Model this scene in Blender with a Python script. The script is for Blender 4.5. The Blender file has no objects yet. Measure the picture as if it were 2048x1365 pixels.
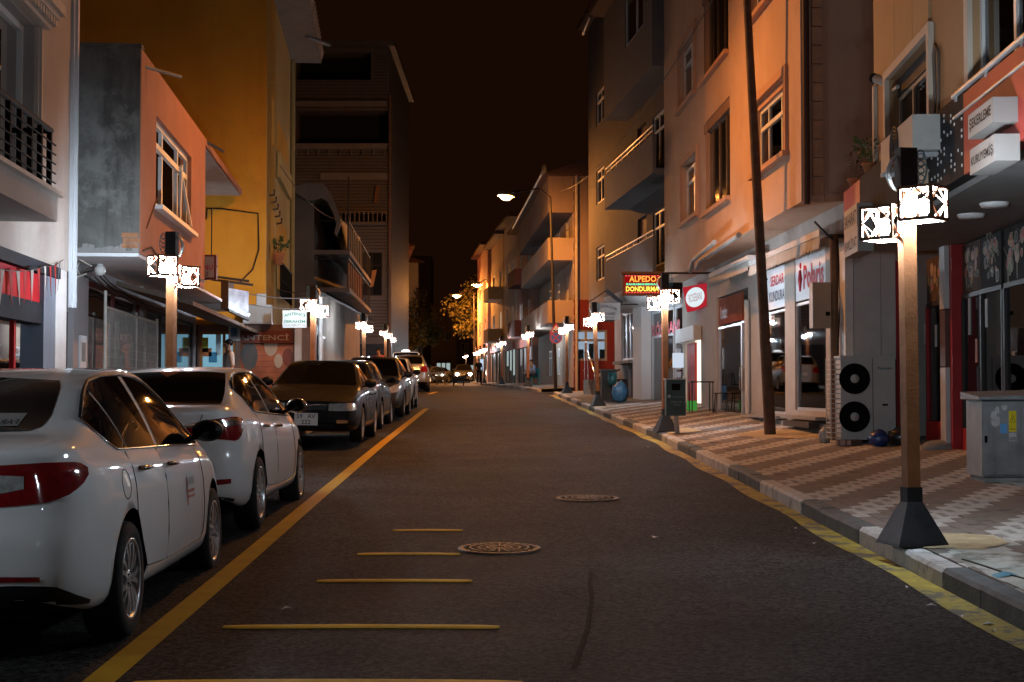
import bpy, bmesh, math, random
from mathutils import Vector, Matrix
from math import sin, cos, pi, atan, radians, hypot

random.seed(11)
S = bpy.context.scene
COL = S.collection

# ------------------------------------------------------------------ camera, world, exposure
FPX = 2844.4
CAM = Vector((0.0, 0.0, 1.52))
PITCH = atan((778 - 682.5) / FPX)
cd = bpy.data.cameras.new('street_camera')
cd.lens = 50.0
cd.sensor_width = 36.0
cd.clip_start = 0.05
cd.clip_end = 900.0
co = bpy.data.objects.new('street_camera', cd)
COL.objects.link(co)
co.location = CAM
co.rotation_euler = (pi / 2 + PITCH, 0, 0)
S.camera = co

W = bpy.data.worlds.new('World')
S.world = W
W.use_nodes = True
wn = W.node_tree
bg = wn.nodes['Background']
bg.inputs['Color'].default_value = (0.0100, 0.0031, 0.0008, 1)     # night sky over a town of sodium lamps
bg.inputs['Strength'].default_value = 0.8

SODIUM_E = (1.0, 0.36, 0.065)
LED_E = (0.74, 0.87, 1.0)
SODIUM_NEAR = 3000.0
SODIUM_FAR = 2600.0
LED_POWER = 1550.0

S.render.engine = 'CYCLES'
S.cycles.use_denoising = True
S.cycles.sample_clamp_indirect = 6.0
S.cycles.sample_clamp_direct = 0.0
S.cycles.max_bounces = 6
S.cycles.diffuse_bounces = 3
S.cycles.glossy_bounces = 3
S.cycles.transparent_max_bounces = 12
S.cycles.caustics_reflective = False
S.cycles.caustics_refractive = False
S.view_settings.view_transform = 'Standard'
S.view_settings.look = 'None'
S.view_settings.gamma = 1.0
S.view_settings.exposure = 0.0
S.view_settings.use_curve_mapping = False


# ------------------------------------------------------------------ the lie of the land
def lerp_table(t, x):
    if x <= t[0][0]:
        return t[0][1]
    for (a, b), (c, d) in zip(t, t[1:]):
        if x <= c:
            return b + (d - b) * (x - a) / (c - a)
    return t[-1][1]


ZT = [(-40, -0.89), (0, 0), (60, 1.332), (66, 1.45), (72, 1.54), (90, 1.67), (111, 1.84), (130, 2.05), (180, 2.6), (300, 3.9)]
RK = [(-40, 2.9), (8, 2.84), (16.6, 2.79), (25.7, 2.70), (37.6, 2.30), (47, 2.02), (57.6, 1.66), (68, 0.55), (86, -0.85),
      (108, -2.4), (130, -4.0), (180, -7.6), (300, -16.5)]
LK = [(-40, -3.95), (10, -4.02), (22, -4.05), (31, -4.08), (50, -4.95), (66, -5.75), (90, -7.6), (115, -9.5), (140, -11.6), (180, -15), (300, -25)]


def road_z(y):
    return lerp_table(ZT, y)


def rk(y):
    return lerp_table(RK, y)


def lk(y):
    return lerp_table(LK, y)


def walk_z(x, y):           # right-hand pavement, rising gently to the house fronts
    return road_z(y) + 0.13 + 0.05 * min(3.6, max(0.0, x - rk(y)))


def walk_zl(x, y):
    return road_z(y) + 0.13 + 0.02 * min(2.5, max(0.0, lk(y) - x))


def ray(px, py):
    a = (px - 1024) / FPX
    b = (682.5 - py) / FPX
    return Vector((a, cos(PITCH) - b * sin(PITCH), sin(PITCH) + b * cos(PITCH)))


def at(px, py, y):          # the point of the photograph's line of sight that lies y metres ahead
    r = ray(px, py)
    return CAM + r * (y / r.y)


# ------------------------------------------------------------------ mesh helpers
class MB:
    def __init__(self):
        self.v, self.f, self.m, self.s = [], [], [], []

    def add(self, vs, fs, mi=0, smooth=False):
        b = len(self.v)
        self.v += [tuple(p) for p in vs]
        for f in fs:
            self.f.append(tuple(b + i for i in f))
            self.m.append(mi)
            self.s.append(smooth)
        return self

    def hexa(self, p, mi=0):        # 8 corners: bottom ring then top ring
        return self.add(p, [(0, 3, 2, 1), (4, 5, 6, 7), (0, 1, 5, 4), (1, 2, 6, 5), (2, 3, 7, 6), (3, 0, 4, 7)], mi)

    def box(self, x0, x1, y0, y1, z0, z1, mi=0, M=None):
        p = [(x0, y0, z0), (x1, y0, z0), (x1, y1, z0), (x0, y1, z0), (x0, y0, z1), (x1, y0, z1), (x1, y1, z1), (x0, y1, z1)]
        if M is not None:
            p = [M @ Vector(q) for q in p]
        return self.hexa(p, mi)

    def bar(self, a, b, w, h=None, mi=0, up=(0, 0, 1)):     # rectangular bar between two points
        a, b = Vector(a), Vector(b)
        h = w if h is None else h
        d = (b - a).normalized()
        u = Vector(up)
        s = d.cross(u)
        if s.length < 1e-4:
            s = d.cross(Vector((1, 0, 0)))
        s.normalize()
        t = s.cross(d)
        s *= w / 2
        t *= h / 2
        return self.hexa([a - s - t, a + s - t, a + s + t, a - s + t, b - s - t, b + s - t, b + s + t, b - s + t], mi)

    def tube(self, pts, r, n=8, mi=0, cap=True):
        pts = [Vector(p) for p in pts]
        k = len(pts)
        rs = r if isinstance(r, (list, tuple)) else [r] * k
        vs, fs = [], []
        prev = None
        for i, p in enumerate(pts):
            d = (pts[min(i + 1, k - 1)] - pts[max(i - 1, 0)]).normalized()
            if prev is None:
                s = d.cross(Vector((0, 0, 1)))
                if s.length < 1e-3:
                    s = d.cross(Vector((1, 0, 0)))
            else:
                s = prev - d * prev.dot(d)
            s.normalize()
            prev = s
            t = d.cross(s)
            for j in range(n):
                a = 2 * pi * j / n
                vs.append(p + (s * cos(a) + t * sin(a)) * rs[i])
        for i in range(k - 1):
            for j in range(n):
                fs.append((i * n + j, i * n + (j + 1) % n, (i + 1) * n + (j + 1) % n, (i + 1) * n + j))
        self.add(vs, fs, mi, True)
        if cap:
            self.add(vs[:n], [tuple(range(n))[::-1]], mi)
            self.add(vs[-n:], [tuple(range(n))], mi)
        return self

    def lathe(self, prof, n=20, mi=0, M=None, smooth=True):   # profile of (r, z), turned about z
        vs, fs = [], []
        for r, z in prof:
            for j in range(n):
                a = 2 * pi * j / n
                vs.append(Vector((r * cos(a), r * sin(a), z)))
        if M is not None:
            vs = [M @ q for q in vs]
        for i in range(len(prof) - 1):
            for j in range(n):
                fs.append((i * n + j, i * n + (j + 1) % n, (i + 1) * n + (j + 1) % n, (i + 1) * n + j))
        return self.add(vs, fs, mi, smooth)

    def ball(self, c, r, n=10, m=7, mi=0, sc=(1, 1, 1)):
        prof = [(max(1e-4, sin(pi * i / m)), -cos(pi * i / m)) for i in range(m + 1)]
        M = Matrix.Translation(Vector(c)) @ Matrix.Diagonal((r * sc[0], r * sc[1], r * sc[2], 1))
        return self.lathe(prof, n, mi, M)

    def prism(self, poly, a, b, mi=0):      # polygon of 3D points, extruded by the vector b-a
        d = Vector(b) - Vector(a)
        p = [Vector(q) for q in poly]
        n = len(p)
        self.add(p + [q + d for q in p],
                 [tuple(range(n))[::-1], tuple(range(n, 2 * n))] + [(i, (i + 1) % n, n + (i + 1) % n, n + i) for i in range(n)], mi)
        return self

    def mesh(self, name, mats):
        me = bpy.data.meshes.new(name)
        me.from_pydata(self.v, [], self.f)
        for m in mats:
            me.materials.append(m)
        me.polygons.foreach_set('material_index', self.m)
        me.polygons.foreach_set('use_smooth', self.s)
        me.update()
        return me

    def build(self, name, mats, parent=None, label=None, **kw):
        if not isinstance(mats, (list, tuple)):
            mats = [mats]
        return link(name, self.mesh(name, mats), parent, label, **kw)


PLACED = set()      # things already moved into place: their later parts are given in the thing's own coordinates


def link(name, data, parent=None, label=None, cat=None, group=None, kind=None):
    o = bpy.data.objects.new(name, data)
    COL.objects.link(o)
    if parent is not None:
        o.parent = parent
        if parent.type == 'EMPTY' and parent.name not in PLACED:
            o.matrix_parent_inverse = Matrix.Translation(-parent.location)
    tag(o, label, cat, group, kind)
    return o


def tag(o, label=None, cat=None, group=None, kind=None):
    if label:
        o['label'] = label
    if cat:
        o['category'] = cat
    if group:
        o['group'] = group
    if kind:
        o['kind'] = kind
    return o


def thing(name, label, cat, loc=(0, 0, 0), group=None):
    o = bpy.data.objects.new(name, None)
    o.empty_display_size = 0.3
    COL.objects.link(o)
    o.location = Vector(loc)
    return tag(o, label, cat, group)


def copy_tree(src, loc, rz=0.0, label=None, group=None, name=None, rx=0.0, ry=0.0):
    def cp(o, parent):
        c = o.copy()
        COL.objects.link(c)
        c.parent = parent
        if parent is not None:
            c.matrix_parent_inverse = o.matrix_parent_inverse.copy()
        for ch in o.children:
            cp(ch, c)
        return c
    r = cp(src, None)
    r.location = loc
    r.rotation_euler = (rx, ry, rz)
    if label:
        r['label'] = label
    if group:
        r['group'] = group
    return r


def outline_face(pts2, f):      # ear-safe fill of a simple polygon: returns (verts, faces)
    bm = bmesh.new()
    vs = [bm.verts.new(f(p)) for p in pts2]
    fc = bm.faces.new(vs)
    bmesh.ops.triangulate(bm, faces=[fc])
    bm.verts.index_update()
    V = [v.co.copy() for v in bm.verts]
    Fs = [tuple(v.index for v in q.verts) for q in bm.faces]
    bm.free()
    return V, Fs


class Plane:
    """A vertical wall plane. u runs along it (the world y of a street front, the world x of an end wall), o outwards."""
    def __init__(self, ox, oy, du, n, right):
        self.o, self.du = Vector((ox, oy, 0)), Vector((du[0], du[1], 0))
        self.n = Vector((n[0], n[1], 0)).normalized()
        self.right = right
        self.unit = self.du.length

    def P(self, u, o, z):
        q = self.o + self.du * u + self.n * o
        return Vector((q.x, q.y, z))

    def at(self, px, py, o=0.0):
        r = ray(px, py)
        b = self.o + self.n * o
        nn = self.n
        t = ((b - Vector((CAM.x, CAM.y, 0))).dot(nn)) / (Vector((r.x, r.y, 0)).dot(nn))
        q = CAM + r * t
        d = q - b
        u = Vector((d.x, d.y, 0)).dot(self.du) / self.du.length_squared
        return u, q.z

    def u(self, px, o=0.0):
        return self.at(px, 700, o)[0]

    def z(self, px, py, o=0.0):
        return self.at(px, py, o)[1]

    def box(self, mb, u0, u1, o0, o1, z0, z1, mi=0):
        if u0 > u1:
            u0, u1 = u1, u0
        P = self.P
        return mb.hexa([P(u0, o0, z0), P(u1, o0, z0), P(u1, o1, z0), P(u0, o1, z0), P(u0, o0, z1), P(u1, o0, z1), P(u1, o1, z1), P(u0, o1, z1)], mi)

    def quad(self, mb, u0, u1, z0, z1, o=0.0, mi=0):
        P = self.P
        return mb.add([P(u0, o, z0), P(u1, o, z0), P(u1, o, z1), P(u0, o, z1)], [(0, 1, 2, 3)], mi)


def right_front(x0, k):
    return Plane(x0, 0, (k, 1), (-1, k), -1)


def left_front(x0, k):
    return Plane(x0, 0, (k, 1), (1, -k), 1)


def end_of(G, y):       # end wall square to the street front G at y; u keeps the value of the world x at the corner
    p = G.P(y, 0, 0)
    d = G.n * G.right
    t = Vector((G.du.x, G.du.y, 0)).normalized()
    o = p - d * p.x
    return Plane(o.x, o.y, (d.x, d.y), (-t.x, -t.y), 1)


def end_wall(y0):
    return Plane(0, y0, (1, 0), (0, -1), 1)


# ------------------------------------------------------------------ materials (base colour, grain, fine relief)
MATS = {}


def mat(name, col, rough=0.7, metal=0.0, var=0.12, vs=3.0, bump=0.0, bs=60.0, spec=0.5, coat=0.0, streak=0.0, blotch=None, trans=0.0):
    if name in MATS:
        return MATS[name]
    if spec == 0.5 and rough >= 0.5 and metal == 0 and coat == 0:
        spec = 0.2
    m = bpy.data.materials.new(name)
    m.use_nodes = True
    nt = m.node_tree
    N, L = nt.nodes, nt.links
    b = N['Principled BSDF']
    b.inputs['Roughness'].default_value = rough
    b.inputs['Metallic'].default_value = metal
    b.inputs['Specular IOR Level'].default_value = spec
    b.inputs['Coat Weight'].default_value = coat
    b.inputs['Coat Roughness'].default_value = 0.04
    tc = N.new('ShaderNodeTexCoord')

    def noise(scale, detail=5, rough_=0.6, vec=None):
        n = N.new('ShaderNodeTexNoise')
        n.inputs['Scale'].default_value = scale
        n.inputs['Detail'].default_value = detail
        n.inputs['Roughness'].default_value = rough_
        L.new(vec or tc.outputs['Object'], n.inputs['Vector'])
        return n.outputs['Fac']

    def mix(fac, a, c):
        x = N.new('ShaderNodeMix')
        x.data_type = 'RGBA'
        L.new(fac, x.inputs[0])
        for s, v in ((6, a), (7, c)):
            if hasattr(v, 'is_linked'):
                L.new(v, x.inputs[s])
            else:
                x.inputs[s].default_value = (*v, 1)
        return x.outputs[2]

    def ramp(fac, p0, p1):
        r = N.new('ShaderNodeMapRange')
        r.inputs['From Min'].default_value = p0
        r.inputs['From Max'].default_value = p1
        L.new(fac, r.inputs['Value'])
        return r.outputs['Result']

    lo = tuple(max(0.0, c * (1 - var)) for c in col)
    hi = tuple(min(1.0, c * (1 + var)) for c in col)
    c = mix(ramp(noise(vs), 0.3, 0.7), lo, hi)
    if streak:
        mp = N.new('ShaderNodeMapping')
        mp.inputs['Scale'].default_value = (2.6, 2.6, 0.22)
        L.new(tc.outputs['Object'], mp.inputs['Vector'])
        f = ramp(noise(1.6, 6, 0.65, mp.outputs['Vector']), 0.52, 0.8)
        mm = N.new('ShaderNodeMath')
        mm.operation = 'MULTIPLY'
        mm.inputs[1].default_value = streak
        L.new(f, mm.inputs[0])
        c = mix(mm.outputs[0], c, tuple(q * 0.3 for q in col))
    if blotch:
        f = ramp(noise(blotch[1], 6, 0.7), blotch[2], blotch[2] + 0.09)
        c = mix(f, c, blotch[0])
    L.new(c, b.inputs['Base Color'])
    rr = ramp(noise(vs * 2.3), 0.0, 1.0)
    r2 = N.new('ShaderNodeMapRange')
    r2.inputs['To Min'].default_value = max(0.02, rough * 0.85)
    r2.inputs['To Max'].default_value = min(1, rough * 1.15)
    L.new(rr, r2.inputs['Value'])
    L.new(r2.outputs['Result'], b.inputs['Roughness'])
    if bump:
        bp = N.new('ShaderNodeBump')
        bp.inputs['Strength'].default_value = bump
        bp.inputs['Distance'].default_value = 0.02
        L.new(noise(bs, 4), bp.inputs['Height'])
        L.new(bp.outputs['Normal'], b.inputs['Normal'])
    if trans:
        out = N['Material Output']
        tl = N.new('ShaderNodeBsdfTranslucent')
        L.new(c, tl.inputs['Color'])
        mx = N.new('ShaderNodeMixShader')
        mx.inputs[0].default_value = trans
        L.new(b.outputs[0], mx.inputs[1])
        L.new(tl.outputs[0], mx.inputs[2])
        L.new(mx.outputs[0], out.inputs['Surface'])
    MATS[name] = m
    return m


def emis(name, col, strength, sampled=True):
    if name in MATS:
        return MATS[name]
    m = bpy.data.materials.new(name)
    m.use_nodes = True
    nt = m.node_tree
    nt.nodes.clear()
    e = nt.nodes.new('ShaderNodeEmission')
    e.inputs['Color'].default_value = (*col, 1)
    e.inputs['Strength'].default_value = strength
    o = nt.nodes.new('ShaderNodeOutputMaterial')
    nt.links.new(e.outputs[0], o.inputs[0])
    if not sampled:
        m.cycles.emission_sampling = 'NONE'
    MATS[name] = m
    return m


def glass(name, tint=(0.7, 0.75, 0.75), ior=1.5, rough=0.02):
    m = bpy.data.materials.new(name)
    m.use_nodes = True
    nt = m.node_tree
    N, L = nt.nodes, nt.links
    N.clear()
    t = N.new('ShaderNodeBsdfTransparent')
    t.inputs['Color'].default_value = (*tint, 1)
    g = N.new('ShaderNodeBsdfGlossy')
    g.inputs['Roughness'].default_value = rough
    g.inputs['Color'].default_value = (0.95, 0.97, 1, 1)
    fr = N.new('ShaderNodeFresnel')
    fr.inputs['IOR'].default_value = ior
    mx = N.new('ShaderNodeMixShader')
    L.new(fr.outputs[0], mx.inputs[0])
    L.new(t.outputs[0], mx.inputs[1])
    L.new(g.outputs[0], mx.inputs[2])
    o = N.new('ShaderNodeOutputMaterial')
    L.new(mx.outputs[0], o.inputs[0])
    MATS[name] = m
    return m


GLASS = glass('window_glass')
DARKGLASS = mat('dark_window_glass', (0.012, 0.012, 0.014), 0.05, var=0.05, spec=0.6)
ROOM = mat('unlit_room', (0.02, 0.018, 0.016), 0.9, spec=0.1)
WHITEPVC = mat('white_plastic_frame', (0.72, 0.71, 0.69), 0.4, var=0.05)
BLACKM = mat('black_painted_steel', (0.006, 0.006, 0.0065), 0.8, var=0.2, spec=0.06)
DARKFR = mat('dark_window_frame', (0.035, 0.03, 0.028), 0.5)
CONC = mat('bare_concrete', (0.24, 0.235, 0.225), 0.9, var=0.25, vs=1.2, bump=0.4, bs=25, streak=0.6)
STEEL = mat('galvanised_steel', (0.42, 0.43, 0.44), 0.42, metal=0.7, var=0.15, vs=8)
CHROME = mat('polished_steel', (0.75, 0.75, 0.76), 0.12, metal=1.0, var=0.03)
CABLE = mat('black_cable', (0.02, 0.02, 0.02), 0.6)
CURTAIN = mat('curtain_cloth', (0.5, 0.42, 0.3), 0.9, var=0.2, vs=14)


def text(s, P0, ru, up, w, h, m, parent=None, name='lettering', out=None, depth=0.004, bold=0.0, fit=True, arc=0.0, label=None, shear=0.0):
    """Flat lettering s in the box that starts at P0 (lower left) and measures w along ru, h along up."""
    cu = bpy.data.curves.new('lettering', 'FONT')
    cu.body = s
    cu.align_x = 'LEFT'
    cu.size = 1.0
    cu.offset = bold
    cu.resolution_u = 2
    cu.shear = shear
    tmp = bpy.data.objects.new('tmp', cu)
    COL.objects.link(tmp)
    dg = bpy.context.evaluated_depsgraph_get()
    me = bpy.data.meshes.new_from_object(tmp.evaluated_get(dg))
    bpy.data.objects.remove(tmp)
    bpy.data.curves.remove(cu)
    me.name = name
    if not me.vertices:
        return None
    xs = [v.co.x for v in me.vertices]
    ys = [v.co.y for v in me.vertices]
    x0, x1, y0, y1 = min(xs), max(xs), min(ys), max(ys)
    ru, up = Vector(ru).normalized(), Vector(up).normalized()
    nn = out if out is not None else ru.cross(up)
    P0 = Vector(P0)
    sx = w / max(1e-5, x1 - x0)
    sy = h / max(1e-5, y1 - y0)
    for v in me.vertices:
        a, b = (v.co.x - x0) * sx, (v.co.y - y0) * sy
        if arc:
            t = 2 * a / w - 1
            b += arc * (1 - t * t)
        v.co = P0 + ru * a + up * b + nn * depth
    me.materials.clear()
    me.materials.append(m)
    return link(name, me, parent, label)


def ftext(F, s, u_left, z0, w, h, m, parent, o=0.01, **kw):
    """Lettering on plane F: u_left is the u of its left edge as read from the street."""
    return text(s, F.P(u_left, o, z0), F.du * F.right, (0, 0, 1), w, h, m, parent, out=F.n, **kw)


# ------------------------------------------------------------------ facade helpers
def wall(F, parent, m, u0, u1, z0, z1, holes=(), depth=0.2, o=0.0, body=6.0, name='wall', label=None, room=None):
    mb = MB()
    cl = lambda v, a, b: max(a, min(b, v))
    hs = []
    for h in holes:
        a, b = sorted((cl(h[0], u0, u1), cl(h[1], u0, u1)))
        c, d = sorted((cl(h[2], z0, z1), cl(h[3], z0, z1)))
        if b - a > 0.01 and d - c > 0.01:
            hs.append((a, b, c, d))
    us = sorted({u0, u1, *[h[0] for h in hs], *[h[1] for h in hs]})
    zs = sorted({z0, z1, *[h[2] for h in hs], *[h[3] for h in hs]})
    for a, b in zip(us, us[1:]):
        for c, d in zip(zs, zs[1:]):
            um, zm = (a + b) / 2, (c + d) / 2
            if any(h[0] < um < h[1] and h[2] < zm < h[3] for h in hs):
                continue
            F.quad(mb, a, b, c, d, o)
    P = F.P
    for a, b, c, d in hs:
        i = o - depth
        mb.add([P(a, o, c), P(a, i, c), P(a, i, d), P(a, o, d)], [(0, 1, 2, 3)])
        mb.add([P(b, o, c), P(b, i, c), P(b, i, d), P(b, o, d)], [(0, 1, 2, 3)])
        mb.add([P(a, o, c), P(b, o, c), P(b, i, c), P(a, i, c)], [(0, 1, 2, 3)])
        mb.add([P(a, o, d), P(b, o, d), P(b, i, d), P(a, i, d)], [(0, 1, 2, 3)])
        mb.add([P(a, i, c), P(b, i, c), P(b, i, d), P(a, i, d)], [(0, 1, 2, 3)], 1)
    i = o - body
    for q in ([P(u0, o, z0), P(u0, i, z0), P(u0, i, z1), P(u0, o, z1)], [P(u1, o, z0), P(u1, i, z0), P(u1, i, z1), P(u1, o, z1)],
              [P(u0, o, z0), P(u1, o, z0), P(u1, i, z0), P(u0, i, z0)], [P(u0, o, z1), P(u1, o, z1), P(u1, i, z1), P(u0, i, z1)],
              [P(u0, i, z0), P(u1, i, z0), P(u1, i, z1), P(u0, i, z1)]):
        mb.add(q, [(0, 1, 2, 3)])
    return mb.build(name, [m, room or ROOM], parent, label)


def window(F, parent, u0, u1, z0, z1, cols=(0.5,), transom=None, o=-0.1, fr=0.06, fm=None, pm=None, sill=None, curtain=None, name='window', label=None, trcols=None):
    """A framed window set into a wall: frame with mullions; panes, sill and curtain are its pieces."""
    fm = fm or WHITEPVC
    pm = pm or DARKGLASS
    if u0 > u1:
        u0, u1 = u1, u0
    k = 1 / F.unit
    f = fr * k
    mb = MB()
    B = lambda a, b, c, d, t=0.03: F.box(mb, a, b, o - t, o + t, c, d)
    B(u0, u0 + f, z0, z1)
    B(u1 - f, u1, z0, z1)
    B(u0 + f, u1 - f, z0, z0 + fr)
    B(u0 + f, u1 - f, z1 - fr, z1)
    cu = [u0 + f / 2] + [u0 + c * (u1 - u0) for c in cols] + [u1 - f / 2]
    zt = z1 if transom is None else z0 + transom * (z1 - z0)
    for c in cu[1:-1]:
        B(c - f / 2, c + f / 2, z0 + fr, (zt if trcols is not None else z1) - fr, 0.028)
    if transom is not None:
        B(u0 + f, u1 - f, zt - fr / 2, zt + fr / 2, 0.032)
        if trcols is not None:
            for c in trcols:
                c = u0 + c * (u1 - u0)
                B(c - f / 2, c + f / 2, zt + fr / 2, z1 - fr, 0.028)
    w = mb.build(name, fm, parent, label)
    rows = [(z0 + fr, zt - fr / 2, cu)]
    if transom is not None:
        tc = cu if trcols is None else [cu[0]] + [u0 + c * (u1 - u0) for c in trcols] + [cu[-1]]
        rows.append((zt + fr / 2, z1 - fr, tc))
    for a, b, cc in rows:
        for p, q in zip(cc, cc[1:]):
            g = MB()
            F.box(g, p + f / 2, q - f / 2, o - 0.008, o + 0.0, a, b)
            g.build('pane', pm, w)
    if sill:
        g = MB()
        F.box(g, u0 - 0.08 * k, u1 + 0.08 * k, o + 0.03, sill, z0 - 0.07, z0 - 0.004)
        g.build('sill', fm, w)
    if curtain:
        g = MB()
        for a, b in curtain:
            n = 14
            A, Bq = u0 + a * (u1 - u0), u0 + b * (u1 - u0)
            pts = [(A + (Bq - A) * i / n, o - 0.065 + (0.018 if i % 2 else -0.01)) for i in range(n + 1)]
            vs = [F.P(u, oo, z) for u, oo in pts for z in (z0 + 0.02, z1 - 0.02)]
            g.add(vs, [(2 * i, 2 * i + 2, 2 * i + 3, 2 * i + 1) for i in range(n)], 0, True)
        g.build('curtain', CURTAIN, w)
    return w


def fbox(F, name, m, parent, u0, u1, o0, o1, z0, z1, label=None):
    mb = MB()
    F.box(mb, u0, u1, o0, o1, z0, z1)
    return mb.build(name, m, parent, label)


def railing(F, parent, u0, u1, z0, z1, o, m, rails=4, posts=5, r=0.012, name='railing'):
    mb = MB()
    for i in range(rails):
        z = z0 + (z1 - z0) * (i + 1) / rails
        mb.tube([F.P(u0, o, z), F.P(u1, o, z)], r * (2.0 if i == rails - 1 else 0.8), 6)
    for i in range(posts):
        u = u0 + (u1 - u0) * i / (posts - 1)
        mb.tube([F.P(u, o, z0 - 0.02), F.P(u, o, z1)], r * 1.5, 6)
    return mb.build(name, m, parent)


def tube(name, pts, r, m, parent=None, n=8, **kw):
    return MB().tube(pts, r, n).build(name, m, parent, **kw)


def sag(a, b, d, n=10):
    a, b = Vector(a), Vector(b)
    return [a.lerp(b, i / n) - Vector((0, 0, d * 4 * (i / n) * (1 - i / n))) for i in range(n + 1)]
# ------------------------------------------------------------------ ground, road, pavements
ASPH = mat('asphalt', (0.026, 0.0245, 0.0235), 0.75, var=0.28, vs=0.8, bump=1.0, bs=110, spec=0.07, blotch=((0.018, 0.0172, 0.0165), 0.3, 0.52))
# coarse stone chips showing in the asphalt
_nt = ASPH.node_tree
_b = _nt.nodes['Principled BSDF']
_vn = _nt.nodes.new('ShaderNodeTexVoronoi')
_vn.inputs['Scale'].default_value = 48
_tc = _nt.nodes.new('ShaderNodeTexCoord')
_nt.links.new(_tc.outputs['Object'], _vn.inputs['Vector'])
_mr = _nt.nodes.new('ShaderNodeMapRange')
_mr.inputs['From Min'].default_value = 0.0
_mr.inputs['From Max'].default_value = 1.0
_mr.inputs['To Min'].default_value = 0.05
_mr.inputs['To Max'].default_value = 2.6
_sx = _nt.nodes.new('ShaderNodeSeparateColor')
_nt.links.new(_vn.outputs['Color'], _sx.inputs[0])
_nt.links.new(_sx.outputs[0], _mr.inputs['Value'])
_mm = _nt.nodes.new('ShaderNodeMix')
_mm.data_type = 'RGBA'
_mm.blend_type = 'MULTIPLY'
_mm.inputs[0].default_value = 1.0
_src = _b.inputs['Base Color'].links[0].from_socket
_nt.links.new(_src, _mm.inputs[6])
_nt.links.new(_mr.outputs[0], _mm.inputs[7])
_nt.links.new(_mm.outputs[2], _b.inputs['Base Color'])

GROUND = mat('bare_earth', (0.11, 0.09, 0.07), 0.95, var=0.3)
ys = [-40, -30, -20, -10, -5] + list(range(0, 66, 3)) + list(range(66, 140, 6)) + list(range(140, 301, 20))


def strip(name, fx0, fx1, fz, mats, ys_=ys, nx=1, kind='structure', **kw):
    mb = MB()
    vs = []
    for y in ys_:
        for i in range(nx + 1):
            x = fx0(y) + (fx1(y) - fx0(y)) * i / nx
            vs.append((x, y, fz(x, y)))
    n = nx + 1
    mb.add(vs, [(r * n + i, r * n + i + 1, (r + 1) * n + i + 1, (r + 1) * n + i) for r in range(len(ys_) - 1) for i in range(nx)], 0, True)
    return mb.build(name, mats, kind=kind, **kw)


g = MB()
vs = []
gy = [-60, 0, 60, 90, 130, 180, 300, 700]
for y in gy:
    for x in (-400, -30, 30, 400):
        vs.append((x, y, road_z(y) - 0.35))
g.add(vs, [(r * 4 + i, r * 4 + i + 1, (r + 1) * 4 + i + 1, (r + 1) * 4 + i) for r in range(len(gy) - 1) for i in range(3)])
g.build('ground', GROUND, kind='structure')

ROAD = strip('road', lambda y: lk(y) - 0.02, lambda y: rk(y) + 0.02, lambda x, y: road_z(y), ASPH, nx=4)
# side street that leaves to the right, between the corner houses
mb = MB()
mb.add([(1.5, 57.9, road_z(57.9) + 0.012), (14, 57.2, road_z(57.2) + 0.2), (14, 61.6, road_z(61.6) + 0.2), (1.2, 61.8, road_z(61.8) + 0.012)], [(0, 1, 2, 3)])
mb.build('side_street', ASPH, kind='structure')

BASE = mat('pavement_bedding', (0.17, 0.165, 0.155), 0.95, var=0.25, vs=1.5, bump=0.5, bs=30)
KW = 0.15
yr = [y for y in ys if y <= 57] + [57.6]
PAVE = strip('pavement', lambda y: rk(y) + KW, lambda y: rk(y) + 9, lambda x, y: walk_z(x, y) - 0.03, BASE, yr, nx=6)
PAVE_FAR = strip('pavement', lambda y: rk(y) + KW, lambda y: rk(y) + 9, lambda x, y: walk_z(x, y), BASE, [62] + [y for y in ys if y > 62], nx=3)
SLAB = mat('worn_paving', (0.2, 0.19, 0.18), 0.9, var=0.25, vs=2, bump=0.4, bs=40)
PAVE_L = strip('pavement', lambda y: lk(y) - 9, lambda y: lk(y) - KW, walk_zl, SLAB, nx=3)

# --- kerb stones, painted by turns white and dark green-grey
KSW = mat('kerb_white_paint', (0.42, 0.41, 0.39), 0.75, var=0.2, vs=5, bump=0.5, bs=30, blotch=((0.24, 0.23, 0.21), 4.0, 0.55))
KSD = mat('kerb_dark_paint', (0.085, 0.10, 0.105), 0.75, var=0.25, vs=5, bump=0.5, bs=30, blotch=((0.24, 0.24, 0.23), 5.0, 0.62))
KSG = mat('kerb_bare_stone', (0.26, 0.25, 0.24), 0.85, var=0.2, vs=5, bump=0.5, bs=30)


def kerb_stone_mesh(name, y0, y1, fx, side, rng):
    zj = rng.uniform(-0.008, 0.008)
    xj = rng.uniform(-0.006, 0.006)
    mb = MB()
    x0, x1 = fx(y0) + xj, fx(y1) + xj
    za, zb = road_z(y0), road_z(y1)
    h = 0.135 + zj
    c = 0.022
    d = side * KW
    prof = [(0, -0.12), (0, h - c - 0.005), (side * c, h), (d, h + 0.005), (d, -0.12)]
    vs = [(x0 + p, y0 + 0.006, za + q) for p, q in prof] + [(x1 + p, y1 - 0.006, zb + q) for p, q in prof]
    n = 5
    mb.add(vs, [(i, i + 1, n + i + 1, n + i) for i in range(n - 1)] + [tuple(range(n))[::-1], tuple(range(n, 2 * n))])
    return mb


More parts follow.
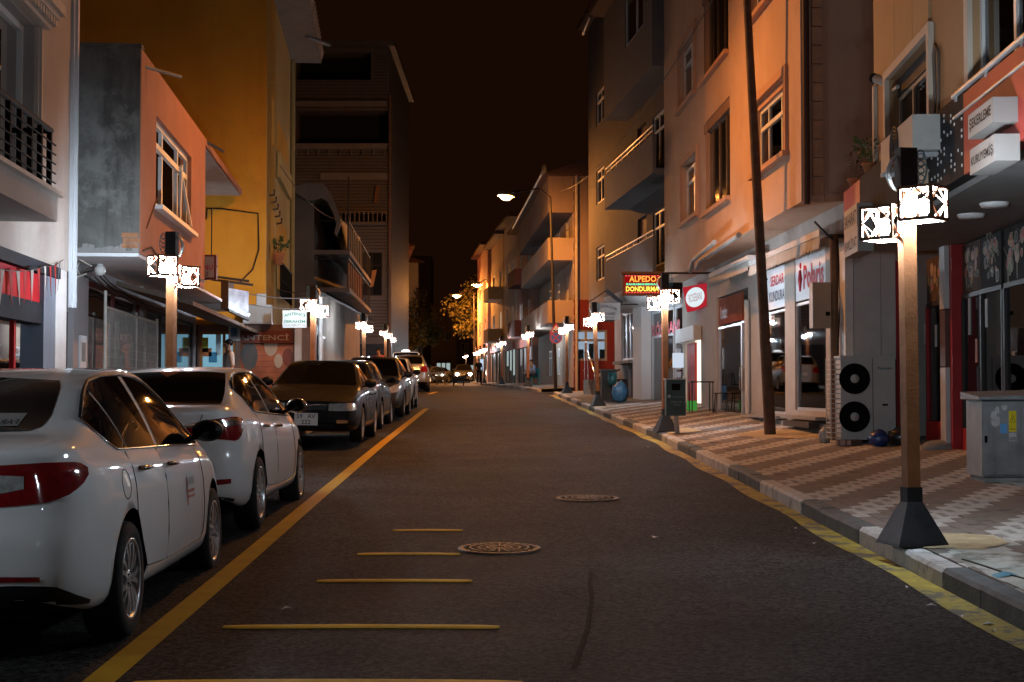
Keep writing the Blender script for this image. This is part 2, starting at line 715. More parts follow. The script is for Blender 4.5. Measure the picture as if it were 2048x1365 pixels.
rng = random.Random(4)
KERB = bpy.data.objects.new('kerb', None)
COL.objects.link(KERB)
tag(KERB, kind='structure')
y, i = 4.95, 0
while y < 57.0:
    ln = 0.74 if y < 30 else 0.9
    grp = 0 if int((y + 0.3 - 7.35 + 44.8) / 2.24) % 2 == 0 else 1
    kerb_stone_mesh('kerb_stone', y, min(57.6, y + ln), rk, 1, rng).build('kerb_stone', KSD if grp == 0 else KSW, KERB)
    y += ln
    i += 1
yq = 62.4
while yq < 112:
    kerb_stone_mesh('kerb_stone', yq, yq + 1.2, rk, 1, rng).build('kerb_stone', (KSW, KSG)[(i // 2) % 2], KERB)
    yq += 1.2
    i += 1
KERB_L = strip('kerb', lambda q: lk(q) - KW, lambda q: lk(q), lambda x, q: road_z(q) + 0.128, KSG)
mb = MB()
vs = [(lk(q), q, road_z(q) + z) for q in ys for z in (-0.02, 0.128)]
mb.add(vs, [(2 * r, 2 * r + 2, 2 * r + 3, 2 * r + 1) for r in range(len(ys) - 1)])
mb.build('kerb', KSG, kind='structure')
mb = MB()
fy = [q for q in ys if q > 110]
vs = [(rk(q), q, road_z(q) + z) for q in fy for z in (-0.02, 0.135)]
mb.add(vs, [(2 * r, 2 * r + 2, 2 * r + 3, 2 * r + 1) for r in range(len(fy) - 1)])
mb.build('kerb', KSG, kind='structure')

# --- interlocking pavers: pale diagonal bands with a small dark stone in each unit, on dark pavers
PVL = mat('pale_paver', (0.42, 0.395, 0.36), 0.85, var=0.14, vs=9, bump=0.4, bs=50)
PVD = mat('dark_paver', (0.18, 0.15, 0.13), 0.85, var=0.22, vs=9, bump=0.4, bs=50)
PVM = mat('mid_paver', (0.25, 0.22, 0.20), 0.85, var=0.2, vs=9, bump=0.4, bs=50)
PX, PY = 0.135, 0.21
units = []
for r in range(0, int((41.0 - 5.0) / PY)):
    yy = 5.0 + r * PY
    c = 0
    while True:
        x = rk(yy) + KW + 0.015 + c * PX
        if x > 6.6:
            break
        if x < rk(yy) + KW:
            c += 1
            continue
        t = (r - c) % 7
        px = x / max(yy, 0.1)
        if px < 0.385 and yy > 7.4:
            if t < 3:
                if t == 1:
                    units.append((yy, x, x + 0.065, 2))
                    units.append((yy, x + 0.065, x + PX, 0))
                else:
                    units.append((yy, x, x + PX, 0))
            else:
                units.append((yy, x, x + PX, 1))
        c += 1


def paver(mb, yy, x0, x1, mi, rng):
    dz = rng.uniform(-0.003, 0.003) if rng.random() > 0.04 else rng.uniform(-0.012, -0.006)
    c, gp, ln = 0.004, 0.0025, PY
    xa, xb, ya, yb = x0 + gp, x1 - gp, yy + gp, yy + ln - gp
    z = lambda x, y: walk_z(x, y) + dz
    vs = [(xa, ya, z(xa, ya) - 0.035), (xb, ya, z(xb, ya) - 0.035), (xb, yb, z(xb, yb) - 0.035), (xa, yb, z(xa, yb) - 0.035),
          (xa, ya, z(xa, ya) - c), (xb, ya, z(xb, ya) - c), (xb, yb, z(xb, yb) - c), (xa, yb, z(xa, yb) - c),
          (xa + c, ya + c, z(xa, ya)), (xb - c, ya + c, z(xb, ya)), (xb - c, yb - c, z(xb, yb)), (xa + c, yb - c, z(xa, yb))]
    fs = []
    for b in (0, 4):
        fs += [(b + i, b + (i + 1) % 4, b + 4 + (i + 1) % 4, b + 4 + i) for i in range(4)]
    mb.add(vs, fs + [(8, 9, 10, 11)], mi)


units.sort(key=lambda q: q[0])
rng = random.Random(9)
for q in units[:300]:
    mb = MB()
    paver(mb, *q[:3], 0, rng)
    mb.build('paver', (PVL, PVD, PVM)[q[3]], PAVE)
mb = MB()
for q in units[300:]:
    paver(mb, *q, rng)
mb.build('pavers', [PVL, PVD, PVM], PAVE, kind='stuff')

# --- a cement repair along the kerb by the first lamp post, sand spilt over the pavers
CEM = mat('rough_cement', (0.42, 0.42, 0.375), 0.9, var=0.2, vs=3, bump=0.8, bs=18, blotch=((0.2, 0.19, 0.16), 1.6, 0.56))
SAND = mat('spilt_sand', (0.42, 0.33, 0.20), 0.95, var=0.25, vs=7, bump=0.8, bs=60)


def patch(name, pts, m, h=0.006, seed=1, **kw):
    rg = random.Random(seed)
    out = []
    n = len(pts)
    for i in range(n):
        a, b = pts[i], pts[(i + 1) % n]
        for k in range(6):
            t = k / 6
            out.append((a[0] + (b[0] - a[0]) * t + rg.uniform(-.02, .02), a[1] + (b[1] - a[1]) * t + rg.uniform(-.03, .03)))
    V, Fs = outline_face(out, lambda p: Vector((p[0], p[1], walk_z(p[0], p[1]) + h)))
    return MB().add(V, Fs).build(name, m, **kw)


patch('cement_patch', [(3.02, 7.6), (3.02, 9.7), (3.12, 10.25), (3.45, 10.05), (3.6, 9.4), (3.85, 9.2), (3.9, 8.3), (3.6, 7.5)], CEM, 0.005, kind='structure')
patch('sand_patch', [(2.98, 10.3), (2.99, 11.05), (3.3, 11.05), (3.62, 10.75), (3.6, 10.3), (3.3, 10.1)], SAND, 0.009, 3, kind='structure')
patch('sand_patch', [(2.83, 25.5), (2.82, 27.6), (3.4, 27.2), (3.5, 26)], SAND, 0.009, 5, kind='structure')
patch('sand_patch', [(2.3, 38.8), (2.25, 40.3), (2.75, 40.2), (2.8, 39)], SAND, 0.009, 6, kind='structure')
patch('sand_patch', [(4.0, 23.3), (3.9, 24.6), (4.6, 25.6), (5.3, 24.7), (5.2, 22.9), (4.6, 22.7)], SAND, 0.009, 7, kind='structure')
cr = MB()
for pts in ([(3.06, 9.7), (3.1, 9.35), (3.13, 9.0), (3.2, 8.6), (3.24, 8.1)], [(3.22, 8.75), (3.4, 8.8), (3.52, 8.78)], [(3.26, 8.45), (3.5, 8.52), (3.66, 8.5)], [(3.42, 8.8), (3.46, 8.62), (3.58, 8.4)]):
    for a, b in zip(pts, pts[1:]):
        z = lambda p: Vector((p[0], p[1], walk_z(*p) + 0.008))
        cr.bar(z(a), z(b), 0.022, 0.006)
cr.build('pavement_crack', mat('crack_dirt', (0.05, 0.045, 0.04), 0.95), kind='structure')

# --- painted marks
YEL = mat('yellow_road_paint', (0.42, 0.26, 0.012), 0.7, var=0.15, vs=4, bump=0.5, bs=120, blotch=((0.17, 0.12, 0.04), 2.2, 0.60))
YELD = mat('worn_kerb_paint', (0.34, 0.27, 0.05), 0.75, var=0.3, vs=6, bump=0.6, bs=90, blotch=((0.12, 0.11, 0.09), 3.5, 0.5))
LINE = [(3, -1.88), (6.65, -1.93), (10, -1.99), (15.2, -2.10), (25, -2.28), (42, -2.52)]
ly = [3 + i * 0.75 for i in range(53)]
strip('lane_marking', lambda q: lerp_table(LINE, q) - 0.077, lambda q: lerp_table(LINE, q) + 0.077, lambda x, q: road_z(q) + 0.005, YEL, ly)
strip('lane_marking', lambda q: -3.52 + (q - 58) * 0.03, lambda q: -3.34 + (q - 58) * 0.03, lambda x, q: road_z(q) + 0.005, YEL, [58.5, 60, 62.5])
strip('kerb_marking', lambda q: rk(q) - 0.20 - 0.03 * sin(q * 1.7), lambda q: rk(q) - 0.01, lambda x, q: road_z(q) + 0.005, YELD, [5 + i * 0.7 for i in range(75)])
YS = mat('yellow_rumble_paint', (0.68, 0.42, 0.05), 0.7, var=0.2, vs=5, bump=0.4, bs=100, blotch=((0.35, 0.2, 0.04), 6.0, 0.6))
RB = thing('rumble_strips', 'set of raised yellow rumble bars painted across the lane', 'rumble strips', (-0.8, 9, road_z(9)))
for yy, x0, x1 in ((6.68, -1.76, 0.05), (8.05, -1.62, -0.07), (9.69, -1.32, -0.27), (11.0, -1.19, -0.40), (12.5, -1.04, -0.43)):
    mb = MB()
    n = 14
    hw = 0.05
    vs = []
    for i in range(n + 1):
        t = i / n
        e = math.sqrt(max(0.0, 1 - max(0, abs(2 * t - 1) - 0.93) ** 2 / 0.07 ** 2))
        x = x0 + (x1 - x0) * t
        yc = yy - 0.03 * (2 * t - 1) ** 2 + 0.01
        w = hw * max(0.55, e)
        for dy, dz in ((-w, 0.003), (-w * 0.7, 0.010), (w * 0.7, 0.010), (w, 0.003)):
            vs.append((x, yc + dy, road_z(yc + dy) + dz))
    mb.add(vs, [(4 * i + j, 4 * i + 4 + j, 4 * i + 5 + j, 4 * i + 1 + j) for i in range(n) for j in range(3)], 0, True)
    mb.build('rumble_bar', YS, RB)
# dark tar seam
mb = MB()
for a, b in zip([(0.30, 7.0), (0.42, 8.0), (0.50, 9.0), (0.52, 9.6)], [(0.42, 8.0), (0.50, 9.0), (0.52, 9.6), (0.56, 10.1)]):
    mb.add([(a[0] - 0.012, a[1], road_z(a[1]) + 0.004), (a[0] + 0.012, a[1], road_z(a[1]) + 0.004), (b[0] + 0.012, b[1], road_z(b[1]) + 0.004), (b[0] - 0.012, b[1], road_z(b[1]) + 0.004)], [(0, 1, 2, 3)])
mb.build('tar_seam', mat('tar', (0.009, 0.0088, 0.0085), 0.85, spec=0.05), kind='structure')

IRON = mat('cast_iron', (0.045, 0.04, 0.038), 0.6, metal=0.3, var=0.3, vs=10, bump=0.3, bs=60)


def manhole(x, y, r, label):
    z = road_z(y)
    M = Matrix.Translation((x, y, z)) @ Matrix.Rotation(atan(0.0222), 4, 'X')
    t = thing('manhole_cover', label, 'manhole cover', (x, y, z), 'manhole covers in the lane')
    a = MB().lathe([(r, -0.02), (r, 0.012), (r * 0.88, 0.014), (r * 0.87, 0.006)], 36, 0, M)
    a.build('frame', IRON, t)
    b = MB().lathe([(r * 0.865, 0.004), (r * 0.86, 0.010), (0.001, 0.012)], 36, 0, M, False)
    b.build('lid', IRON, t)
    c = MB()
    for q in (0.3, 0.5, 0.7):
        c.lathe([(r * q - 0.012, 0.011), (r * q - 0.008, 0.019), (r * q + 0.008, 0.019), (r * q + 0.012, 0.011)], 30, 0, M)
    for i in range(20):
        an = 2 * pi * i / 20
        c.bar(M @ Vector((cos(an) * r * 0.12, sin(an) * r * 0.12, 0.015)), M @ Vector((cos(an) * r * 0.84, sin(an) * r * 0.84, 0.015)), 0.012, 0.008)
    c.build('relief', IRON, t)


manhole(-0.10, 11.3, 0.33, 'round iron manhole cover with radial ribs beside the nearest yellow rumble bars')
manhole(0.81, 15.3, 0.34, 'paler round manhole cover further up the open lane, away from the yellow bars')

# litter along the gutter and on the paving
LIT = mat('paper_scrap', (0.6, 0.58, 0.54), 0.8)
rng = random.Random(21)
spots = [(2.6, 9.4), (2.55, 8.7), (2.62, 8.35), (2.7, 8.1), (2.45, 11.6), (2.5, 12.6), (3.9, 20.0), (4.3, 19.6), (4.55, 12.2), (1.2, 12.0), (-1.35, 8.6), (2.66, 7.9), (2.3, 24), (3.6, 9.9), (3.75, 12.9), (4.9, 21.6)]
for i, (x, y) in enumerate(spots):
    z = (walk_z(x, y) if x > rk(y) + KW else road_z(y)) + 0.006
    mb = MB()
    s = rng.uniform(0.012, 0.03)
    a = rng.uniform(0, 6)
    vs = [(x + cos(a) * s * 1.6, y + sin(a) * s * 1.6, z), (x - sin(a) * s, y + cos(a) * s, z + 0.012), (x - cos(a) * s * 1.4, y - sin(a) * s * 1.4, z + 0.002), (x + sin(a) * s, y - cos(a) * s, z + 0.014)]
    mb.add(vs, [(0, 1, 2), (0, 2, 3)])
    mb.build('paper_scrap', LIT, label='tiny pale scrap of litter lying on the street or gutter', cat='litter', group='litter scraps on the street')
mb = MB()
x, y = 3.02, 8.95
z = walk_z(x, y)
mb.add([(x, y - .05, z + .005), (x + .1, y - .02, z + .02), (x + .17, y + .03, z + .012), (x + .08, y + .05, z + .035), (x - .01, y + .03, z + .015)], [(0, 1, 3, 4), (1, 2, 3)])
mb.build('crumpled_wrapper', mat('blue_foil', (0.03, 0.22, 0.32), 0.4), label='crumpled blue wrapper on the kerb in front of the nearest lamp post', cat='wrapper')
# ------------------------------------------------------------------ wooden lantern posts
WOOD = mat('varnished_post_wood', (0.31, 0.125, 0.05), 0.6, var=0.3, vs=4, bump=0.2, bs=40)
FRW = mat('lantern_frame_wood', (0.16, 0.085, 0.05), 0.6, var=0.2, vs=10)
SHOE = mat('black_cast_shoe', (0.022, 0.022, 0.024), 0.5, var=0.3, vs=6, bump=0.2, bs=40)
BULB = emis('led_bulb', LED_E, LED_POWER)
OPAL = mat('lantern_floor_plate', (0.92, 0.92, 0.92), 0.6, var=0.01, trans=0.92)
_nt = OPAL.node_tree
_o = _nt.nodes['Material Output']
_src = _o.inputs['Surface'].links[0].from_socket
_t = _nt.nodes.new('ShaderNodeBsdfTransparent')
_x = _nt.nodes.new('ShaderNodeMixShader')
_x.inputs[0].default_value = 0.85
_nt.links.new(_src, _x.inputs[1])
_nt.links.new(_t.outputs[0], _x.inputs[2])
_nt.links.new(_x.outputs[0], _o.inputs['Surface'])
SILV = mat('brushed_crescent', (0.7, 0.7, 0.68), 0.35, metal=0.3)
BLUEM = mat('enamel_emblem_blue', (0.08, 0.25, 0.34), 0.3, metal=0.5, var=0.3, vs=30)


def make_lantern(mir):
    t = thing('lantern_post', 'lantern', 'street lamp', (0, 0, 0), 'wooden double lantern posts along both kerbs')
    Rp = Matrix.Rotation(radians(10) * mir, 4, 'Z')

    def sq(r, z):
        return [Rp @ Vector((sx * r, sy * r, z)) for sx, sy in ((-1, -1), (1, -1), (1, 1), (-1, 1))]
    b = MB()
    rings = sq(0.195, 0) + sq(0.19, 0.02) + sq(0.066, 0.30) + sq(0.06, 0.31) + sq(0.06, 0.42)
    fs = [(4 * k + i, 4 * k + (i + 1) % 4, 4 * k + 4 + (i + 1) % 4, 4 * k + 4 + i) for k in range(4) for i in range(4)]
    b.add(rings, fs + [(16, 17, 18, 19), (3, 2, 1, 0)])
    for sx, sy in ((-1, -1), (1, -1), (1, 1), (-1, 1)):
        b.lathe([(0.012, 0.018), (0.012, 0.03), (0.001, 0.032)], 6, 0, Rp @ Matrix.Translation((sx * 0.172, sy * 0.172, 0)))
    b.build('shoe', SHOE, t)
    p = MB()
    p.hexa(sq(0.05, 0.42) + sq(0.05, 2.62))
    p.build('post', WOOD, t)
    bd = MB()
    bd.box(-0.066, 0.066, -0.055, 0.055, 2.62, 2.93, 0, Rp)
    bd.box(-0.058, 0.058, -0.058, 0.058, 2.60, 2.62, 0, Rp)
    bd.build('head_board', SHOE, t)
    # crescent on one face, oval openwork emblem on the opposite one
    c = MB()
    pts = []
    for i in range(13):
        a = radians(100 + 160 * i / 12)
        pts.append(Vector((mir * (-0.045 + 0.085 * cos(a)), 0.0, 2.745 + 0.135 * sin(a))))
    c.tube(pts, [0.006 + 0.016 * sin(pi * i / 12) for i in range(13)], 8)
    c.build('crescent', SILV, t)
    e = MB()
    cx = mir * 0.075
    ring = [Vector((cx + 0.03 * mir + 0.042 * cos(a), -0.02 + 0.0 * a, 2.79 + 0.125 * sin(a))) for a in [2 * pi * i / 20 for i in range(21)]]
    e.tube(ring, 0.006, 6)
    for k in range(4):
        zc = 2.71 + k * 0.052
        rr = 0.022
        e.tube([Vector((cx + 0.03 * mir + rr * cos(a), -0.022, zc + rr * sin(a))) for a in [2 * pi * i / 12 for i in range(13)]], 0.005, 5)
    for k in range(3):
        zc = 2.735 + k * 0.052
        e.bar((cx + 0.0 * mir, -0.02, zc), (cx + 0.07 * mir, -0.02, zc + 0.02), 0.008)
    e.build('emblem', BLUEM, t)
    for cxx, cyy, cz in ((0.085 * mir, -0.13, 2.50), (-0.135 * mir, 0.12, 2.385)):
        M = Matrix.Translation((cxx, cyy, cz)) @ Matrix.Rotation(radians(-43) * mir, 4, 'Z')
        w, h, f = 0.135, 0.128, 0.011
        fr = MB()
        for sx in (-1, 1):
            for sy in (-1, 1):
                x, y = sx * (w - f), sy * (w - f)
                fr.box(x - f, x + f, y - f, y + f, -h, h, 0, M)
        for sz in (-1, 1):
            z = sz * (h - f)
            for s in (-1, 1):
                y = s * (w - f)
                fr.box(-w + 2 * f, w - 2 * f, y - f * 0.9, y + f * 0.9, z - f, z + f, 0, M)
                fr.box(y - f * 0.9, y + f * 0.9, -w + 2 * f, w - 2 * f, z - f, z + f, 0, M)
        k = (w - f) * 0.96
        hh = h - f * 1.5
        for face in range(4):
            Rf = M @ Matrix.Rotation(face * pi / 2, 4, 'Z')
            d = [Vector((0, -w + f, hh)), Vector((k, -w + f, 0)), Vector((0, -w + f, -hh)), Vector((-k, -w + f, 0))]
            for a, q in zip(d, d[1:] + d[:1]):
                a2, q2 = Rf @ a, Rf @ q
                fr.bar(a2, q2, 0.013, 0.010, 0, (M.to_3x3() @ Vector((0, 0, 1))))
        fr.box(-w + 0.004, w - 0.004, -w + 0.004, w - 0.004, h - 0.006, h - 0.001, 0, M)
        L = fr.build('lantern_box', FRW, t)
        fl = MB()
        fl.box(-w + 0.02, w - 0.02, -w + 0.02, w - 0.02, -h - 0.004, -h + 0.002, 0, M)
        fl.build('floor_plate', OPAL, L)
        sk = MB().lathe([(0.03, -h), (0.03, -h + 0.05), (0.018, -h + 0.055)], 10, 0, M)
        sk.build('socket', SHOE, L)
        bu = MB().ball(M @ Vector((0, 0, -0.02)), 0.058, 12, 8)
        bu.build('bulb', BULB, L)
        br = MB()
        br.bar(M @ Vector((0, 0, h - 0.03)), Vector((0, 0, cz + h - 0.03)), 0.03, 0.03)
        br.build('bracket', FRW, t)
    return t


LAN_R = make_lantern(1)
LAN_L = make_lantern(-1)
rspots = [(3.02, -4.5, 'wooden lantern post on the right kerb behind the camera, out of the picture'),
          (2.95, 10.53, 'nearest and largest wooden lantern post, standing on the right kerb before the spice shop'),
          (2.83, 26.3, 'wooden lantern post beside the dark green pole litter bin on the right kerb'),
          (2.42, 40.0, 'slightly tilted wooden lantern post beside the wheeled bin and blue rubbish bag'),
          (2.08, 54.0, 'wooden lantern post at the corner kerb, just behind the two round and triangular road signs'),
          (0.76, 68.0, 'wooden lantern post in front of the person sitting by the house wall'),
          (-0.63, 86.0, 'wooden lantern post past the seated person, the next one down the right kerb'),
          (-2.10, 107.0, 'wooden lantern post beside the small lit white notice board, far right kerb'),
          (-2.55, 113.0, 'distant wooden lantern post, the middle one of the far trio on the right'),
          (-2.95, 120.0, 'distant wooden lantern post, last of the far trio, next to the oncoming car'),
          (-4.7, 145.0, 'tiny farthest wooden lantern post behind the oncoming car with lit headlights')]
lspots = [(-4.15, 4.4, 'wooden lantern post on the left kerb beside the nearest white car, out of the picture'),
          (-4.20, 17.5, 'wooden lantern post rising behind the two white cars on the left'),
          (-4.29, 30.6, 'wooden lantern post beside the hanging white sign about aerials'),
          (-5.20, 50.0, 'wooden lantern post before the tall studded dark building, behind the parked dark cars'),
          (-5.87, 66.0, 'wooden lantern post at the foot of the tall studded building, front of a close pair'),
          (-6.35, 74.0, 'wooden lantern post half hidden behind another at the studded building corner'),
          (-9.70, 115.0, 'tiny far wooden lantern post seen just left of the white roofed van')]
first = True
for x, y, lab in rspots:
    z = walk_z(x, y) + 0.006
    rx = 0.0
    ry = radians(-2.2) if y == 40.0 else (radians(-0.4) if y < 12 else random.uniform(-0.008, 0.008))
    if first:
        o = LAN_R
        o.location, o.rotation_euler, o['label'] = (x, y, z), (rx, ry, 0), lab
        first = False
    else:
        copy_tree(LAN_R, (x, y, z), 0.0, lab, rx=rx, ry=ry)
first = True
for x, y, lab in lspots:
    z = walk_zl(x, y) + 0.004
    if first:
        LAN_L.location, LAN_L['label'] = (x, y, z), lab
        first = False
    else:
        copy_tree(LAN_L, (x, y, z), 0.0, lab, ry=random.uniform(-0.008, 0.008))

# ------------------------------------------------------------------ tall sodium street lights
SODL = emis('sodium_lens', SODIUM_E, SODIUM_NEAR)
SODF = emis('sodium_lens_far', SODIUM_E, SODIUM_FAR)
SODH = emis('sodium_lens_by_wall', SODIUM_E, SODIUM_FAR * 0.4)
SODG = emis('sodium_lens_farthest', SODIUM_E, SODIUM_FAR * 2.4)
RUST = mat('rusty_pole_steel', (0.085, 0.055, 0.04), 0.75, var=0.35, vs=5, bump=0.3, bs=40)


def street_light(base, top, head, m_pole, lens, label, r0=0.1, r1=0.055, dp=0.14):
    base, top, head = Vector(base), Vector(top), Vector(head)
    t = thing('street_light', label, 'street light', base, 'tall sodium street lights')
    tube('pole', [base, base.lerp(top, 0.5), top], [r0, (r0 + r1) / 2, r1], m_pole, t, 12)
    d = (head - top)
    tube('arm', [top - Vector((0, 0, 0.02)), top + d * 0.25 + Vector((0, 0, 0.35)), head + Vector((0, 0, 0.12))], 0.03, m_pole, t, 8)
    dh = Vector((d.x, d.y, 0)).normalized()
    R = Matrix.Translation(head) @ Matrix.Rotation(math.atan2(dh.y, dh.x), 4, 'Z') @ Matrix.Scale(1.25 if dp > 0.1 else 1.0, 4)
    h = MB()
    h.lathe([(0.001, 0.17), (0.09, 0.165), (0.15, 0.12), (0.17, 0.07), (0.172, 0.0)], 14, 0, R @ Matrix.Diagonal((2.1, 0.95, 1, 1)))
    h.build('lamp_housing', STEEL, t)
    l = MB()
    l.lathe([(0.158, 0.03), (0.15, 0.005 - dp * 0.2), (0.10, 0.005 - dp * 0.75), (0.001, 0.005 - dp)], 12, 0, R @ Matrix.Diagonal((1.5, 0.85, 1, 1)))
    l.build('lamp_lens', lens, t)
    return t


zb = walk_z(4.35, 24.0)
street_light((4.35, 24.0, zb), (3.90, 23.7, 9.1), (-0.4, 26.0, 9.4), RUST, SODL,
             'leaning rusty street light pole standing in the pavement before the shoe shop', 0.10, 0.06, 0.03)
z = road_z(60)
p = at(1012, 393, 58)
street_light((1.84, 60.0, walk_z(1.84, 60)), (1.62, 60.0, p.z + 0.25), p, DARKFR, SODF,
             'tall slim street light pole carrying road signs, lit lamp high over the side street', 0.075, 0.045)
p = at(954, 570, 112)
street_light((-1.7, 112, walk_z(-1.7, 112)), (-1.8, 112, p.z + 0.1), p, DARKFR, SODH,
             'far street light beside the orange lit tree, the smaller lower glow on the right', 0.08, 0.05)
p = at(914, 592, 122)
street_light((-3.2, 123, walk_z(-3.2, 123)), (-3.3, 123, p.z + 0.3), p, DARKFR, SODG,
             'far street light with the biggest orange glow, lowest in the middle of the street', 0.08, 0.05)
# ------------------------------------------------------------------ cars
TYRE = mat('tyre_rubber', (0.018, 0.018, 0.018), 0.85, var=0.2, vs=20)
ALLOY = mat('alloy_wheel', (0.55, 0.56, 0.57), 0.3, metal=0.8, var=0.1, vs=10)
TRIM = mat('black_car_trim', (0.012, 0.012, 0.013), 0.5)
UNDER = mat('car_underside', (0.008, 0.008, 0.008), 0.9)
CARGLASS = mat('tinted_car_glass', (0.004, 0.004, 0.0045), 0.03, var=0.02, spec=0.28)
REDL = mat('red_lamp_glass', (0.20, 0.008, 0.010), 0.08, var=0.3, vs=25, coat=1.0)
CLEARL = mat('clear_lamp_glass', (0.45, 0.45, 0.43), 0.12, metal=0.3, var=0.3, vs=30, coat=1.0)
AMBER = mat('amber_lamp_glass', (0.45, 0.16, 0.02), 0.15, coat=1.0)
PLATE = mat('number_plate_white', (0.72, 0.72, 0.70), 0.5, var=0.03)
INK = mat('black_print', (0.012, 0.012, 0.012), 0.6, var=0)
CHR2 = mat('car_chrome', (0.7, 0.7, 0.7), 0.12, metal=1.0, var=0.05)
PAINT = {
    'white': mat('white_car_paint', (0.68, 0.68, 0.67), 0.55, var=0.02, coat=1.0, spec=0.25),
    'white2': mat('clean_white_car_paint', (0.72, 0.73, 0.72), 0.55, var=0.02, coat=1.0, spec=0.25),
    'brown': mat('dark_brown_car_paint', (0.006, 0.0055, 0.005), 0.6, var=0.05, coat=0.35, spec=0.1),
    'black': mat('black_car_paint', (0.009, 0.008, 0.008), 0.6, var=0.05, coat=0.7, spec=0.1),
    'grey': mat('dark_grey_car_paint', (0.045, 0.044, 0.044), 0.45, metal=0.3, var=0.05, coat=1.0, spec=0.3),
    'silver': mat('silver_car_paint', (0.32, 0.33, 0.34), 0.3, metal=0.6, var=0.04, coat=1.0),
}


def pchip(t, x):
    n = len(t)
    if x <= t[0][0]:
        return t[0][1]
    if x >= t[-1][0]:
        return t[-1][1]
    i = max(k for k in range(n - 1) if t[k][0] <= x)
    h = [t[k + 1][0] - t[k][0] for k in range(n - 1)]
    d = [(t[k + 1][1] - t[k][1]) / h[k] for k in range(n - 1)]

    def sl(k):
        if k == 0:
            return d[0]
        if k == n - 1:
            return d[-1]
        if d[k - 1] * d[k] <= 0:
            return 0.0
        w1, w2 = 2 * h[k] + h[k - 1], h[k] + 2 * h[k - 1]
        return (w1 + w2) / (w1 / d[k - 1] + w2 / d[k])
    m0, m1 = sl(i), sl(i + 1)
    s = (x - t[i][0]) / h[i]
    a = h[i]
    return (t[i][1] * (1 + 2 * s) * (1 - s) ** 2 + a * m0 * s * (1 - s) ** 2 + t[i + 1][1] * s * s * (3 - 2 * s) + a * m1 * s * s * (s - 1))


